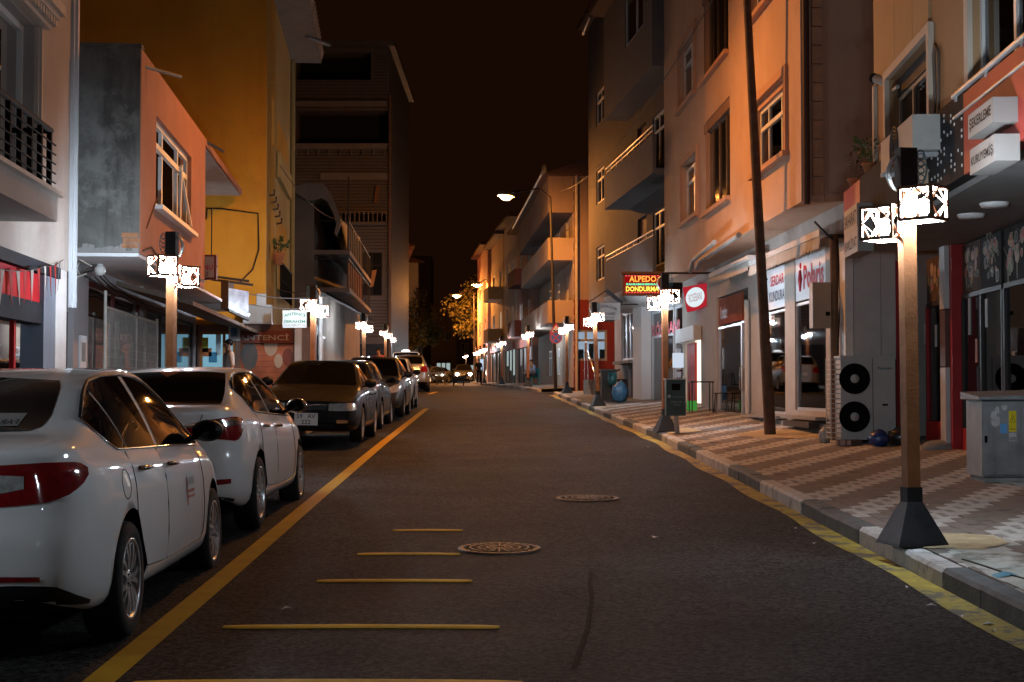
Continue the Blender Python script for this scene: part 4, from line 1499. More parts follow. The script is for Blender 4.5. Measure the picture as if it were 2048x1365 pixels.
HATCH = dict(SEDAN_A)
HATCH.update(
    L=4.25, wr=0.305, rim=0.20, axles=(0.78, 3.35), track=0.75, spokes=6, spoke_style='one',
    w=[(0, 0.44), (0.012, 0.56), (0.035, 0.66), (0.08, 0.745), (0.18, 0.80), (0.5, 0.85), (1.5, 0.87), (2.9, 0.87), (3.5, 0.855), (3.9, 0.79), (4.1, 0.70), (4.25, 0.55)],
    zb=[(0, 0.36), (0.2, 0.28), (0.6, 0.2), (3.7, 0.2), (4.1, 0.22), (4.25, 0.3)],
    zs=[(0, 0.99), (0.3, 1.0), (1.3, 0.975), (2.3, 0.945), (3.1, 0.91), (3.5, 0.875), (3.9, 0.79), (4.15, 0.69), (4.25, 0.62)],
    zt=[(0, 1.04), (0.06, 1.10), (0.2, 1.24), (0.45, 1.40), (0.8, 1.455), (1.4, 1.485), (2.0, 1.48), (2.35, 1.44), (2.7, 1.31), (3.1, 1.10), (3.4, 0.975), (3.7, 0.92), (4.0, 0.83), (4.15, 0.74), (4.25, 0.66)],
    wt=[(0, 0.40), (0.035, 0.56), (0.15, 0.63), (0.5, 0.58), (1.4, 0.575), (2.2, 0.58), (2.8, 0.64), (3.4, 0.72), (3.8, 0.69), (4.1, 0.57), (4.25, 0.43)],
    rear=[(0.2, 0.10), (0.35, 0.02), (0.5, 0.0), (0.7, 0.02), (1.0, 0.05), (1.2, 0.06)],
    rw=[(0.05, 0.54), (0.15, 0.58), (0.3, 0.56), (0.43, 0.52)],
    ws=[(2.42, 0.53), (2.6, 0.57), (2.9, 0.63), (3.2, 0.68), (3.32, 0.65)],
    side_glass=[[(0.38, 1.10, 1.12), (0.5, 1.03, 1.28), (0.8, 1.015, 1.38), (1.2, 1.005, 1.42), (1.55, 1.0, 1.425)],
                [(1.63, 0.997, 1.425), (2.0, 0.99, 1.41), (2.3, 0.98, 1.36), (2.6, 0.97, 1.24), (2.85, 0.96, 1.12), (3.05, 0.95, 1.0)]],
    doors=[dict(prof=[(0.92, 0.66, 1.0), (1.05, 0.45, 1.0), (1.15, 0.31, 0.995), (1.58, 0.3, 0.985)], handle=(1.05, 0.90)),
           dict(prof=[(1.61, 0.3, 0.985), (2.75, 0.3, 0.95), (2.82, 0.42, 0.945), (2.84, 0.8, 0.94)], handle=(1.8, 0.885))],
    lamps=[dict(end='rear', name='tail_light', mat=REDL, prof=[(0.50, 0.78, 0.96), (0.66, 0.76, 1.0), (0.82, 0.78, 1.03), (0.95, 0.84, 1.03), (1.04, 0.92, 1.0)]),
           dict(end='front', name='headlight', mat=CLEARL, prof=[(0.34, 0.58, 0.64), (0.5, 0.58, 0.69), (0.7, 0.59, 0.77), (0.95, 0.66, 0.82), (1.08, 0.75, 0.83)])],
    fascia=[('grille', 'front', [(0, 0.50, 0.60), (0.3, 0.50, 0.59), (0.36, 0.52, 0.58)], TRIM),
            ('lower_grille', 'front', [(0, 0.28, 0.40), (0.4, 0.28, 0.39), (0.5, 0.30, 0.37)], TRIM),
            ('rear_valance', 'rear', [(0.0, 0.30, 0.40), (0.6, 0.30, 0.40), (0.85, 0.29, 0.34)], TRIM)],
    strips=[], plates=[('rear', 0.70, ('59 KD 273',)), ('front', 0.45, ('59 KD 273',))], mirror=(2.93, 0.975), mirror_mat=None, chrome=False)
HATCH['mirror_mat'] = TRIM

SUV = dict(HATCH)
k = 1.12
for key in ('zs', 'zt'):
    SUV[key] = [(a * 1.04, b * k) for a, b in HATCH[key]]
for key in ('zb', 'w', 'wt'):
    SUV[key] = [(a * 1.04, b * 1.03) for a, b in HATCH[key]]
SUV.update(L=4.25 * 1.04, wr=0.34, rim=0.225, axles=(0.81, 3.48), track=0.79,
           rw=[(a * 1.04, b * 1.02) for a, b in HATCH['rw']], ws=[(a * 1.04, b * 1.02) for a, b in HATCH['ws']],
           rear=[(a * k, b) for a, b in HATCH['rear']],
           side_glass=[[(a * 1.04, b * k, c * k) for a, b, c in pr] for pr in HATCH['side_glass']],
           doors=[dict(prof=[(a * 1.04, b * k, c * k) for a, b, c in d['prof']], handle=(d['handle'][0] * 1.04, d['handle'][1] * k)) for d in HATCH['doors']],
           lamps=[dict(l, prof=[(a, b * k, c * k) for a, b, c in l['prof']]) for l in HATCH['lamps']],
           fascia=[(n_, e_, [(a, b * k, c * k) for a, b, c in pr], m_) for n_, e_, pr, m_ in HATCH['fascia']],
           plates=[('rear', 0.8, ('59 BL 906',))], mirror=(3.05, 1.09))
VAN = dict(SUV)
VAN['zt'] = [(0, 1.30), (0.05, 1.40), (0.15, 1.62), (0.35, 1.78), (0.8, 1.83), (1.6, 1.84), (2.2, 1.81), (2.6, 1.72), (3.0, 1.45), (3.4, 1.16), (3.6, 1.09), (3.9, 1.02), (4.2, 0.9), (4.35, 0.8), (4.42, 0.74)]
VAN['rw'] = [(0.02, 0.5), (0.08, 0.58), (0.2, 0.58), (0.3, 0.55)]
VAN['side_glass'] = [[(0.45, 1.16, 1.5), (0.8, 1.15, 1.66), (1.3, 1.14, 1.7), (1.6, 1.13, 1.7)], [(1.7, 1.13, 1.7), (2.1, 1.12, 1.68), (2.5, 1.1, 1.58), (2.9, 1.09, 1.35), (3.1, 1.08, 1.2)]]
VAN['ws'] = [(2.6, 0.55), (2.8, 0.6), (3.1, 0.66), (3.4, 0.7), (3.5, 0.67)]


def park(root, x, y, away, yaw=0.0):
    """x, y: ground point under the middle of the tail (away) or of the nose (facing the camera)."""
    slope = atan((road_z(y + 2) - road_z(y - 1)) / 3)
    root.location = (x, y, road_z(y) + 0.006)
    root.rotation_mode = 'ZYX'
    if away:
        root.rotation_euler = (0, -slope, pi / 2 + yaw)
    else:
        L = root['length']
        root.location = (x + sin(yaw) * 0 - 0.0, y + L * cos(slope), road_z(y + L) + 0.006)
        root.rotation_euler = (0, slope, -pi / 2 + yaw)
    root.rotation_mode = 'XYZ' if False else 'ZYX'


CARS = []


def place(sp, paint, label, x, y, away, yaw=0.0):
    t, B = make_car(sp, paint, label)
    t['group'] = 'cars parked along the left kerb'
    t['length'] = B.L
    park(t, x, y, away, yaw)
    del t['length']
    CARS.append((t, B))
    PLACED.add(t.name)
    return t, B


C1, B1 = place(SEDAN_A, 'white', 'nearest white saloon car cut off by the left edge, with door emblem and black mirror', -2.90, 6.76, True, radians(2.2))
C2, B2 = place(SEDAN_B, 'white2', 'clean white saloon car with chrome mirrors, second from the camera in the left row', -3.08, 11.66, True, radians(1.0))
C3, B3 = place(SEDAN_OLD, 'brown', 'older dark saloon car facing the camera with a two-line white number plate', -3.45, 23.3, False, radians(0.9))
C4, B4 = place(HATCH, 'black', 'black hatchback seen from behind with a red tail light, parked behind the old dark saloon', -3.58, 29.3, True, radians(0.5))
C5, B5 = place(HATCH, 'grey', 'dark silver hatchback facing the camera between a black hatchback and a white car', -3.55, 33.9, False, radians(1.0))
C6, B6 = place(HATCH, 'white', 'white hatchback facing the camera in the middle of the distant parked row', -3.72, 39.3, False, radians(1.5))
C7, B7 = place(SUV, 'silver', 'silver tall car seen from behind, parked just beyond the end of the yellow lane line', -4.45, 61.9, True, radians(5))
C8, B8 = place(VAN, 'white2', 'high white-roofed van with a roof light, towering behind the silver tall car', -5.0, 67.5, True, radians(5))
C9, B9 = place(HATCH, 'black', 'small far black car parked at an angle beside a pale car near the street end', -6.5, 122, False, radians(-24))
C10, B10 = place(SEDAN_B, 'silver', 'small far pale saloon car turned sideways behind the far black car', -6.1, 129, False, radians(-32))
# the oncoming car, headlights on
C11, B11 = place(SUV, 'grey', 'oncoming car in the far distance with both headlights lit', -4.45, 126, False, radians(2))
C11['group'] = 'cars on the far carriageway'
C11.name = 'moving_car'
PLACED.add('moving_car')
LITL = emis('lit_headlight', (1.0, 0.86, 0.62), 260)
for s in (1, -1):
    p = B11.corner(0.55, 0.74, 'front', 0.03)
    MB().ball((p.x, p.y * s, p.z), 0.16, 10, 6, 0, (0.4, 1, 0.8)).build('headlight_bulb', LITL, C11)

# roof light of the van, door emblem and rear-window notice of the first car
MB().ball((1.2, 0, 1.86), 0.14, 10, 6, 0, (0.5, 1.6, 0.6)).build('roof_lamp', emis('roof_sign_light', (0.95, 0.97, 1.0), 2.5), C8)
mb = MB()
mb.box(0.9, 2.5, -0.56, -0.53, 1.84, 1.875)
mb.box(0.9, 2.5, 0.53, 0.56, 1.84, 1.875)
mb.build('roof_rail', TRIM, C8)
EMR = mat('faded_red_print', (0.42, 0.14, 0.11), 0.6)
EMG = mat('faded_grey_print', (0.30, 0.29, 0.28), 0.6)
eb = []
for i in range(9):
    a = radians(-75 + 150 * i / 8)
    eb.append((2.52 - 0.05 * cos(a) * 1.0 + 0.02, 0.68 + 0.105 * sin(a)))
for i in range(8, -1, -1):
    a = radians(-75 + 150 * i / 8)
    eb.append((2.53 - 0.018 * cos(a) + 0.02, 0.68 + 0.09 * sin(a)))
V, Fs = outline_face(eb, lambda p: Vector((p[0], 0, p[1])))
vv = []
for p in V:
    q = B1.side(p.x, p.z, 0.006)
    vv.append(Vector((q.x, -q.y, q.z)))
MB().add(vv, Fs).build('door_emblem', EMR, C1)
for k, (za, hh, m_) in enumerate(((0.715, 0.05, EMG), (0.665, 0.022, EMR), (0.63, 0.02, EMR))):
    for s in ([(2.55, 2.60), (2.61, 2.64), (2.65, 2.70), (2.71, 2.76)] if k else [(2.545, 2.60), (2.605, 2.66), (2.665, 2.71), (2.715, 2.77)]):
        patch_grid(lambda u, v: B1.side(u, v, 0.006), [(s[0], za, za + hh), (s[1], za, za + hh)], 2, 1, (-1,)).build('door_lettering', m_, C1)
mb = patch_grid(lambda u, v: B1.top(u, v, 0.008), [(0.60, -0.06, 0.26), (0.66, -0.06, 0.27), (0.74, -0.055, 0.26)], 4, 4, (1,))
RN = mat('window_notice', (0.25, 0.26, 0.25), 0.4)
# notice behind the rear window: lettering runs mirrored, as seen from outside
notice = MB()
pp = [B1.top(0.63, y, 0.009) for y in (-0.22, -0.38)] + [B1.top(0.80, y, 0.009) for y in (-0.38, -0.22)]
notice.add(pp, [(0, 1, 2, 3)])
nobj = notice.build('window_notice', RN, C1)
ru = Vector((pp[1].x - pp[0].x, pp[1].y - pp[0].y, pp[1].z - pp[0].z)).normalized()
upv = (pp[3] - pp[0]).normalized()
text('FARO', pp[1] - ru * 0.01 + upv * 0.015, -ru, upv, 0.14, 0.07, INK, nobj, out=ru.cross(upv) * (-1 if ru.cross(upv).z < 0 else 1), depth=0.002)
# fuel flap outline of the first car
mb = MB()
pts = []
for i in range(17):
    a = 2 * pi * i / 16
    q = B1.side(0.92 + 0.085 * cos(a), 0.83 + 0.08 * sin(a), 0.0)
    pts.append(Vector((q.x, -q.y, q.z)))
mb.tube(pts, 0.003, 5)
mb.build('fuel_flap_gap', UNDER, C1)
# ------------------------------------------------------------------ right side: spice shop house
PLA_OR = mat('apricot_plaster', (0.43, 0.26, 0.135), 0.85, var=0.06, vs=1.2, bump=0.25, bs=120, streak=0.10)
PLA_OR2 = mat('salmon_plaster', (0.50, 0.335, 0.24), 0.85, var=0.10, vs=0.8, bump=0.35, bs=120, streak=0.14, blotch=((0.46, 0.305, 0.215), 0.6, 0.58))
PLA_GREY = mat('grey_plaster', (0.40, 0.38, 0.37), 0.85, var=0.06, vs=1.0, bump=0.2, bs=120, streak=0.12)
PLA_WHITE = mat('white_plaster', (0.62, 0.60, 0.58), 0.8, var=0.06, vs=1.0, bump=0.2, bs=120, streak=0.15)
SOFFIT = mat('soffit_paint', (0.50, 0.49, 0.47), 0.85, var=0.1, vs=1.0)
STONE = mat('grey_stone_panel', (0.44, 0.43, 0.41), 0.5, var=0.12, vs=2.5)
BROWNP = mat('brown_stone_panel', (0.10, 0.05, 0.04), 0.5, var=0.15, vs=2.5)
SIGNRED = mat('red_sign_sheet', (0.36, 0.045, 0.03), 0.5, var=0.06)
SIGNBLK = mat('black_sign_sheet', (0.020, 0.019, 0.020), 0.85, var=0.1, spec=0.15)
SIGNWHT = mat('white_sign_plastic', (0.27, 0.25, 0.23), 0.5, var=0.04)
REDFR = mat('red_shop_frame', (0.30, 0.02, 0.022), 0.5, var=0.1)
REDBR = mat('bright_red_paint', (0.36, 0.02, 0.016), 0.5, var=0.1)
ORNG = mat('terracotta_pot', (0.45, 0.17, 0.07), 0.8)
LEAF = mat('house_plant_leaf', (0.09, 0.12, 0.035), 0.6, var=0.4, vs=20)
WOODP = mat('brown_pole_timber', (0.16, 0.09, 0.05), 0.8, var=0.3, vs=3, bump=0.3, bs=30)


def z_right(F, u, o=0.0):
    p = F.P(u, o, 0)
    return walk_z(p.x, p.y)


R1 = thing('apartment_building', 'orange plastered house at the right edge with red spice shop sign and glass shopfront', 'building', (6, 14, walk_z(6, 14)))
FS = right_front(3.3, 0.07)         # plane of the sign band
FU = right_front(3.45, 0.07)        # upper wall
FG = right_front(4.5, 0.07)         # ground floor columns
FD = right_front(4.72, 0.07)        # glass of the shopfront
ZS = 3.52
ue = FU.u(1757)
w1a, w1b = FU.u(1869), FU.u(1783)
w1t = FU.z(1869, 60)
w2a, w2b = 10.4, FU.u(1952)
wall(FU, R1, PLA_OR, 5.0, ue, ZS + 0.02, 12.5, [(w1a, w1b, 4.1, w1t), (w2a, w2b, 4.15, 7.4)], depth=0.24, body=5.0)
window(FU, R1, w1a, w1b, 4.1, w1t - 0.22, cols=(0.33, 0.66), o=-0.15, fr=0.05, fm=mat('cream_frame', (0.45, 0.38, 0.3), 0.5))
fbox(FU, 'shutter_box', mat('shutter_box_grey', (0.06, 0.05, 0.045), 0.7), R1, w1a + 0.01, w1b - 0.01, -0.23, -0.1, w1t - 0.22, w1t - 0.004)
WTRIM = mat('cream_window_trim', (0.62, 0.53, 0.43), 0.7, var=0.06)
tr = MB()
FU.box(tr, w1a - 0.11, w1a, 0.0, 0.06, 4.1, w1t + 0.1)
FU.box(tr, w1a, w1b + 0.1, 0.0, 0.06, w1t, w1t + 0.1)
FU.box(tr, w1b, w1b + 0.1, 0.0, 0.058, 4.1, w1t)
tr.build('window_trim', WTRIM, R1)
window(FU, R1, w2a, w2b, 4.15, 7.4, cols=(0.28, 0.62), transom=0.8, o=-0.1, fr=0.075, pm=GLASS, curtain=((0.0, 1.0),))
fbox(FU, 'window_trim', WTRIM, R1, w2b, w2b + 0.14, 0.0, 0.05, 4.1, 7.6)
# plain panels above the first window
ja, jb, jc, jd = FU.u(1869), FU.u(1836), FU.u(1799), FU.u(1757)
PAN = mat('cream_wall_panel', (0.48, 0.32, 0.17), 0.75, var=0.05, vs=1.5)
for a, b in ((ja, jb), (jb, jc), (jc, jd)):
    for z0, z1 in ((w1t + 0.11, 8.6), (8.62, 10.8)):
        fbox(FU, 'wall_panel', PAN, R1, a + 0.012, b - 0.012, 0.0, 0.03, z0, z1)
fbox(FU, 'corner_trim', WTRIM, R1, jd - 0.07, jd + 0.02, 0.0, 0.05, 3.9, w1t + 0.1)
for za, zb in ((4.9, 5.05), (6.3, 6.8), (7.5, 8.0)):     # shadow-gap lines of the render on the wall right of the window
    tube('joint_line', [FU.P(w1a - 0.2, 0.002, zb - 0.9), FU.P(w2b + 0.2, 0.002, zb - 0.9)], 0.008, DARKFR, R1, 4)
# sign band: black perforated part and red parts
ub = FS.u(1932)
um = FS.u(1722)
uf = 20.1
zsg0, zsg1 = ZS, 4.32
fbox(FS, 'sign_panel', SIGNRED, R1, 6.0, ub, -0.14, 0.0, zsg0, 4.28)
fbox(FS, 'sign_panel', SIGNBLK, R1, ub + 0.004, um, -0.14, -0.004, zsg0, zsg1)
fbox(FS, 'sign_panel', SIGNRED, R1, um + 0.004, uf, -0.14, 0.0, zsg0 - 0.1, zsg1 - 0.02)
dots = MB()
rng = random.Random(3)
for i in range(17):
    for j in range(12):
        if rng.random() < 0.42:
            u = ub + 0.08 + i * 0.14
            z = zsg0 + 0.1 + j * 0.055
            FS.box(dots, u - 0.012, u + 0.012, -0.004, 0.004, z - 0.014, z + 0.014)
dots.build('sign_perforation', mat('sign_dot_white', (0.45, 0.44, 0.43), 0.5), R1, kind='stuff')
# big round letter on the black part
al = MB()
ua = FS.u(1850)
zc = FS.z(1850, 352)
pts = [FS.P(ua + 0.17 * cos(a) * 1.0, 0.03, zc - 0.08 + 0.2 * sin(a)) for a in [radians(-25 + 230 * i / 16) for i in range(17)]]
al.tube(pts, [0.06 + 0.02 * sin(pi * i / 16) for i in range(17)], 8)
al.build('sign_letter', mat('beige_letter', (0.50, 0.38, 0.28), 0.6), R1)
SB = mat('sign_box_side', (0.42, 0.41, 0.40), 0.5)


def sign_box(name, s, px0, px1, pyb, pyt):
    u1 = FS.u(px0, 0.2)
    u0 = FS.u(px1, 0.2)
    z0, z1 = FS.z(px0, pyb, 0.2), FS.z(px0, pyt, 0.2)
    b = fbox(FS, name, SIGNWHT, R1, u0, u1, 0.0, 0.2, z0, z1)
    ftext(FS, s, u1 - (u1 - u0) * 0.06, z0 + (z1 - z0) * 0.22, abs(u1 - u0) * 0.88, (z1 - z0) * 0.56, INK, b, o=0.2, depth=0.003, bold=0.02)


sign_box('letter_box', 'ŞEKERLEME', 1941, 1991, 276, 228)
sign_box('letter_box', 'KURUYEMİŞ', 1944, 1994, 349, 298)
sign_box('letter_box', 'BAHARAT', 1690, 1716, 472, 424)
sign_box('letter_box', 'BAKLİYAT', 1691, 1717, 516, 469)
# soffit under the sign with two flat lamps
mb = MB()
P = FS.P
mb.hexa([FS.P(6, -1.75, ZS - 0.06), FS.P(uf, -1.75, ZS - 0.06), FS.P(uf, -0.145, ZS - 0.06), FS.P(6, -0.145, ZS - 0.06),
         FS.P(6, -1.75, ZS + 0.0), FS.P(uf, -1.75, ZS + 0.0), FS.P(uf, -0.145, ZS + 0.0), FS.P(6, -0.145, ZS + 0.0)])
mb.build('soffit', mat('dull_soffit', (0.22, 0.21, 0.2), 0.8), R1)
for px in (1945, 1992):
    u, z = FS.at(px, 372 + (1992 - px) * 0.55, -0.7)
    u = FS.u(px, -0.7)
    M = Matrix.Translation(FS.P(u, -0.7, ZS - 0.075))
    MB().lathe([(0.001, -0.035), (0.13, -0.03), (0.15, 0.0), (0.15, 0.014)], 18, 0, M).build('ceiling_lamp', WHITEPVC, R1)
# ground floor: front columns of stone, end pier, glass, posters
gz = lambda u: z_right(FG, u)
uc0, uc1 = FG.u(1908, -0.0), FG.u(1880)
zc0 = gz(uc1) - 0.05
cc = [(zc0, FG.z(1895, 735), STONE), (FG.z(1895, 733), FG.z(1895, 618), BROWNP), (FG.z(1895, 616), ZS - 0.065, STONE)]
for a, b, m_ in cc:
    fbox(FG, 'stone_panel', m_, R1, uc1 - 0.30, uc1, -0.32, 0.0, a, b)
fbox(FG, 'shop_frame', REDFR, R1, uc1 - 0.44, uc1 - 0.31, -0.36, -0.06, zc0, ZS - 0.065)
# end pier nearest the shoe shop
EPR = end_wall(21.45)
up = 21.3
zq0 = walk_z(5.3, 21.45) - 0.05
for a, b, m_, c_ in ((zq0, EPR.z(1700, 722), BROWNP, STONE), (EPR.z(1700, 720), ZS + 0.1, STONE, mat('pale_stone_edge', (0.58, 0.56, 0.52), 0.6))):
    fbox(EPR, 'stone_panel', m_, R1, EPR.u(1709), EPR.u(1762), -0.4, 0.0, a, b)
    fbox(EPR, 'stone_panel', m_, R1, EPR.u(1763), EPR.u(1792), -0.4, -0.003, a, b)
    fbox(EPR, 'stone_panel', c_, R1, EPR.u(1692), EPR.u(1708), -0.38, -0.03, a, b)
fbox(EPR, 'shop_frame', REDFR, R1, EPR.u(1793), EPR.u(1799), -0.3, 0.0, zq0, ZS - 0.07)
for px in (1765,):
    pass
# glass front in bays between the columns
DGL = glass('shop_glass', (0.55, 0.58, 0.58), 1.55)
bays = [(uc1 + 0.02, up - 0.13), (uc1 - 2.4, uc1 - 0.46), (uc1 - 4.6, uc1 - 2.5), (uc1 - 7, uc1 - 4.7)]
zsill = 0.62
for k, (a, b) in enumerate(bays):
    g0 = max(gz(a), gz(b)) + 0.10
    zt_ = FD.z(1950, 520) if k else FD.z(1840, 605)
    zt_ = 2.72 if k == 0 else 2.72
    g = fbox(FD, 'shop_pane', DGL, R1, a, b, -0.012, 0.0, g0 + 0.2, zt_)
    fbox(FD, 'shop_frame', DARKFR, R1, a, b, -0.05, 0.03, zt_, zt_ + 0.06)
    fbox(FD, 'kick_plate', REDBR, R1, a, b, -0.06, 0.05, g0 - 0.3, g0 + 0.19)
    for t in (0.0, 0.5, 1.0) if k else (0.0, 1.0):
        c = a + (b - a) * t
        fbox(FD, 'shop_frame', DARKFR if k else REDFR, R1, c - 0.03, c + 0.03, -0.055, 0.035, g0 + 0.2, zt_)
    # printed spice panels above the glass
    n = 2 if k else 1
    for q in range(n):
        u0 = a + (b - a) * q / n + 0.02
        u1 = a + (b - a) * (q + 1) / n - 0.02
        pp_ = fbox(FD, 'spice_picture', mat('spice_print_dark' if (q + k) % 2 else 'spice_print_brown', (0.02, 0.018, 0.017) if (q + k) % 2 else (0.085, 0.05, 0.033), 0.8, var=0.3, vs=5), R1, u0, u1, -0.03, 0.02, zt_ + 0.07, ZS - 0.09)
        rg = random.Random(q * 7 + k)
        cols = [mat('spice_white', (0.30, 0.27, 0.23), 0.8), mat('spice_red', (0.35, 0.06, 0.03), 0.5), mat('spice_orange', (0.42, 0.16, 0.04), 0.5), mat('spice_green', (0.10, 0.13, 0.04), 0.5), mat('spice_black', (0.03, 0.025, 0.02), 0.5), mat('spice_tan', (0.34, 0.22, 0.13), 0.5)]
        mb = MB()
        for i in range(24):
            uu, zz, r = rg.uniform(u0 + .12, u1 - .12), rg.uniform(zt_ + 0.17, ZS - 0.2), rg.uniform(0.035, 0.095)
            o0 = 0.0205 + i * 0.00012
            for rr, oo, ci in ((r, o0, 0), (r * 0.78, o0 + 0.00006, rg.randint(1, 5))):
                vs = [FD.P(uu + rr * cos(2 * pi * j / 14), oo, zz + rr * sin(2 * pi * j / 14)) for j in range(14)]
                mb.add(vs, [tuple(range(14))], ci)
            if i % 3 == 0:
                an = rg.uniform(0, 6.28)
                d1 = Vector((cos(an), 0, sin(an)))
                p0, p1 = FD.P(uu + cos(an) * r, o0, zz + sin(an) * r), FD.P(uu + cos(an) * (r + .17), o0, zz + sin(an) * (r + .17))
                mb.bar(p0, p1, 0.022, 0.002)
        mb.build('spice_print', cols, pp_, kind='stuff')
# dark shop interior with faint shelves
shop = MB()
FD.box(shop, 6.0, up - 0.2, -3.2, -3.1, 0.2, ZS - 0.1)
FD.box(shop, 6.0, up - 0.2, -3.1, -0.1, ZS - 0.1, ZS - 0.07)
FD.box(shop, up - 0.22, up - 0.14, -3.1, -0.1, 0.2, ZS - 0.1)
FD.box(shop, 6.0, up - 0.2, -3.1, -0.1, 0.2, 0.62)
shop.build('shop_room', mat('dim_shop_room', (0.07, 0.065, 0.06), 0.8), R1)
sh = MB()
for q in range(6):
    u = uc1 - 3.5 + q * 0.9
    FD.box(sh, u, u + 0.7, -3.0, -2.6, 0.7, 2.2)
sh.build('shop_shelf', mat('shop_shelf_wood', (0.12, 0.07, 0.04), 0.6), R1)
for px, py0, py1, lb in ((1836, 648, 704, 0), (1850, 648, 690, 0), (1871, 650, 694, 0), (1938, 596, 670, 0), (1972, 598, 655, 0), (1952, 678, 725, 1), (1831, 665, 705, 0)):
    u, z0 = FD.at(px, py1, 0.015)
    z1 = FD.z(px, py0, 0.015)
    fbox(FD, 'price_tag', mat('paper_tag', (0.5, 0.49, 0.46), 0.7) if not lb else mat('red_tag', (0.5, 0.2, 0.15), 0.7), R1, u - 0.05, u + 0.05, 0.004, 0.012, z0, z1)
u = FD.u(1978)
fbox(FD, 'door_blind', mat('pale_blue_blind', (0.22, 0.30, 0.32), 0.6), R1, u - 0.22, u + 0.22, -0.25, -0.22, 0.9, 2.2)
# base stone under the column
mb = MB()
c = FG.P(uc1 - 0.15, 0.05, 0)
mb.ball((c.x, c.y, walk_z(c.x, c.y) + 0.0), 0.26, 12, 7, 0, (1, 1, 0.45))
mb.build('mortar_lump', CONC, R1)
# balcony rail in front of the near window
RAILM = mat('bright_rail_steel', (0.62, 0.6, 0.58), 0.35, metal=0.6)
ra, rb = 8.5, FS.u(1912)
t = MB()
z0 = FS.z(1912, 190)
for dz, r in ((0, 0.028), (-0.21, 0.016)):
    t.tube([FS.P(rb, 0.0, z0 + dz), FS.P(ra, 0.0, z0 + dz)], r, 8)
for u in (rb - 0.12, rb - 1.2, rb - 2.3):
    t.tube([FS.P(u, 0.0, z0), FS.P(u, 0.0, 4.26)], 0.018, 8)
t.tube([FS.P(rb - 0.12, 0, z0), FS.P(rb - 0.12, -0.16, z0)], 0.015, 6)
t.build('balcony_rail', RAILM, R1)
# cable loop on the wall
u, z = FU.at(1885, 90, 0.03)
pts = [FU.P(FU.u(1888), 0.03, FU.z(1888, 240)), FU.P(FU.u(1889), 0.03, FU.z(1889, 100)), FU.P(FU.u(1884), 0.04, FU.z(1884, 82)), FU.P(FU.u(1879), 0.03, FU.z(1879, 105)), FU.P(FU.u(1881), 0.03, FU.z(1881, 180)), FU.P(FU.u(1879), 0.03, FU.z(1879, 250))]
tube('wall_cable', pts, 0.02, mat('grey_cable', (0.14, 0.11, 0.09), 0.6), R1, 6)

# wall air conditioner on the sign band
AC = thing('air_conditioner', 'small white air conditioner box on the wall above the black sign', 'air conditioner', FS.P(FS.u(1850), 0.2, FS.z(1850, 300)))
ACW = mat('air_conditioner_white', (0.34, 0.325, 0.30), 0.5, var=0.08, vs=6)
u0, u1 = FS.u(1880, 0.02), FS.u(1820, 0.02) + 0.25
za, zb = FS.z(1828, 296, 0.28), FS.z(1828, 224, 0.28)
fbox(FS, 'casing', ACW, AC, u0, u1, -0.02, 0.27, za, zb)
M = Matrix.Translation(FS.P((u0 + u1) / 2 + 0.08, 0.27, (za + zb) / 2)) @ Matrix.Rotation(pi / 2, 4, 'Y') @ Matrix.Rotation(pi, 4, 'X')
gr = MB()
for r in (0.06, 0.1, 0.14, 0.18, 0.22):
    gr.tube([FS.P((u0 + u1) / 2 + 0.08 + r * cos(a), 0.276, (za + zb) / 2 + r * sin(a)) for a in [2 * pi * i / 20 for i in range(21)]], 0.006, 5)
gr.build('fan_grille', DARKFR, AC)
gr = MB()
vs = [FS.P((u0 + u1) / 2 + 0.08 + 0.23 * cos(2 * pi * i / 24), 0.272, (za + zb) / 2 + 0.23 * sin(2 * pi * i / 24)) for i in range(24)]
gr.add(vs, [tuple(range(24))])
gr.build('fan_opening', BLACKM, AC)
for u in (u0 + 0.15, u1 - 0.15):
    fbox(FS, 'bracket', STEEL, AC, u - 0.02, u + 0.02, -0.02, 0.3, za - 0.05, za - 0.004)
# camera on the wall
cx = at(1768, 166, FU.P(ue, 0, 0).y - 0.5)
CC = thing('security_camera', 'white tube shaped security camera fixed beside the upper window trim', 'security camera', cx)
a, b = at(1795, 172, 17.6), at(1752, 158, 18.0)
tube('camera_body', [a, b], 0.06, ACW, CC, 12)
tube('camera_hood', [b, b + (b - a).normalized() * 0.06], 0.064, BLACKM, CC, 12)
tube('bracket', [a.lerp(b, 0.35), a.lerp(b, 0.35) - Vector((0, 0, 0.12)), FU.P(FU.u(1800), 0, a.z - 0.14)], 0.025, ACW, CC, 8)


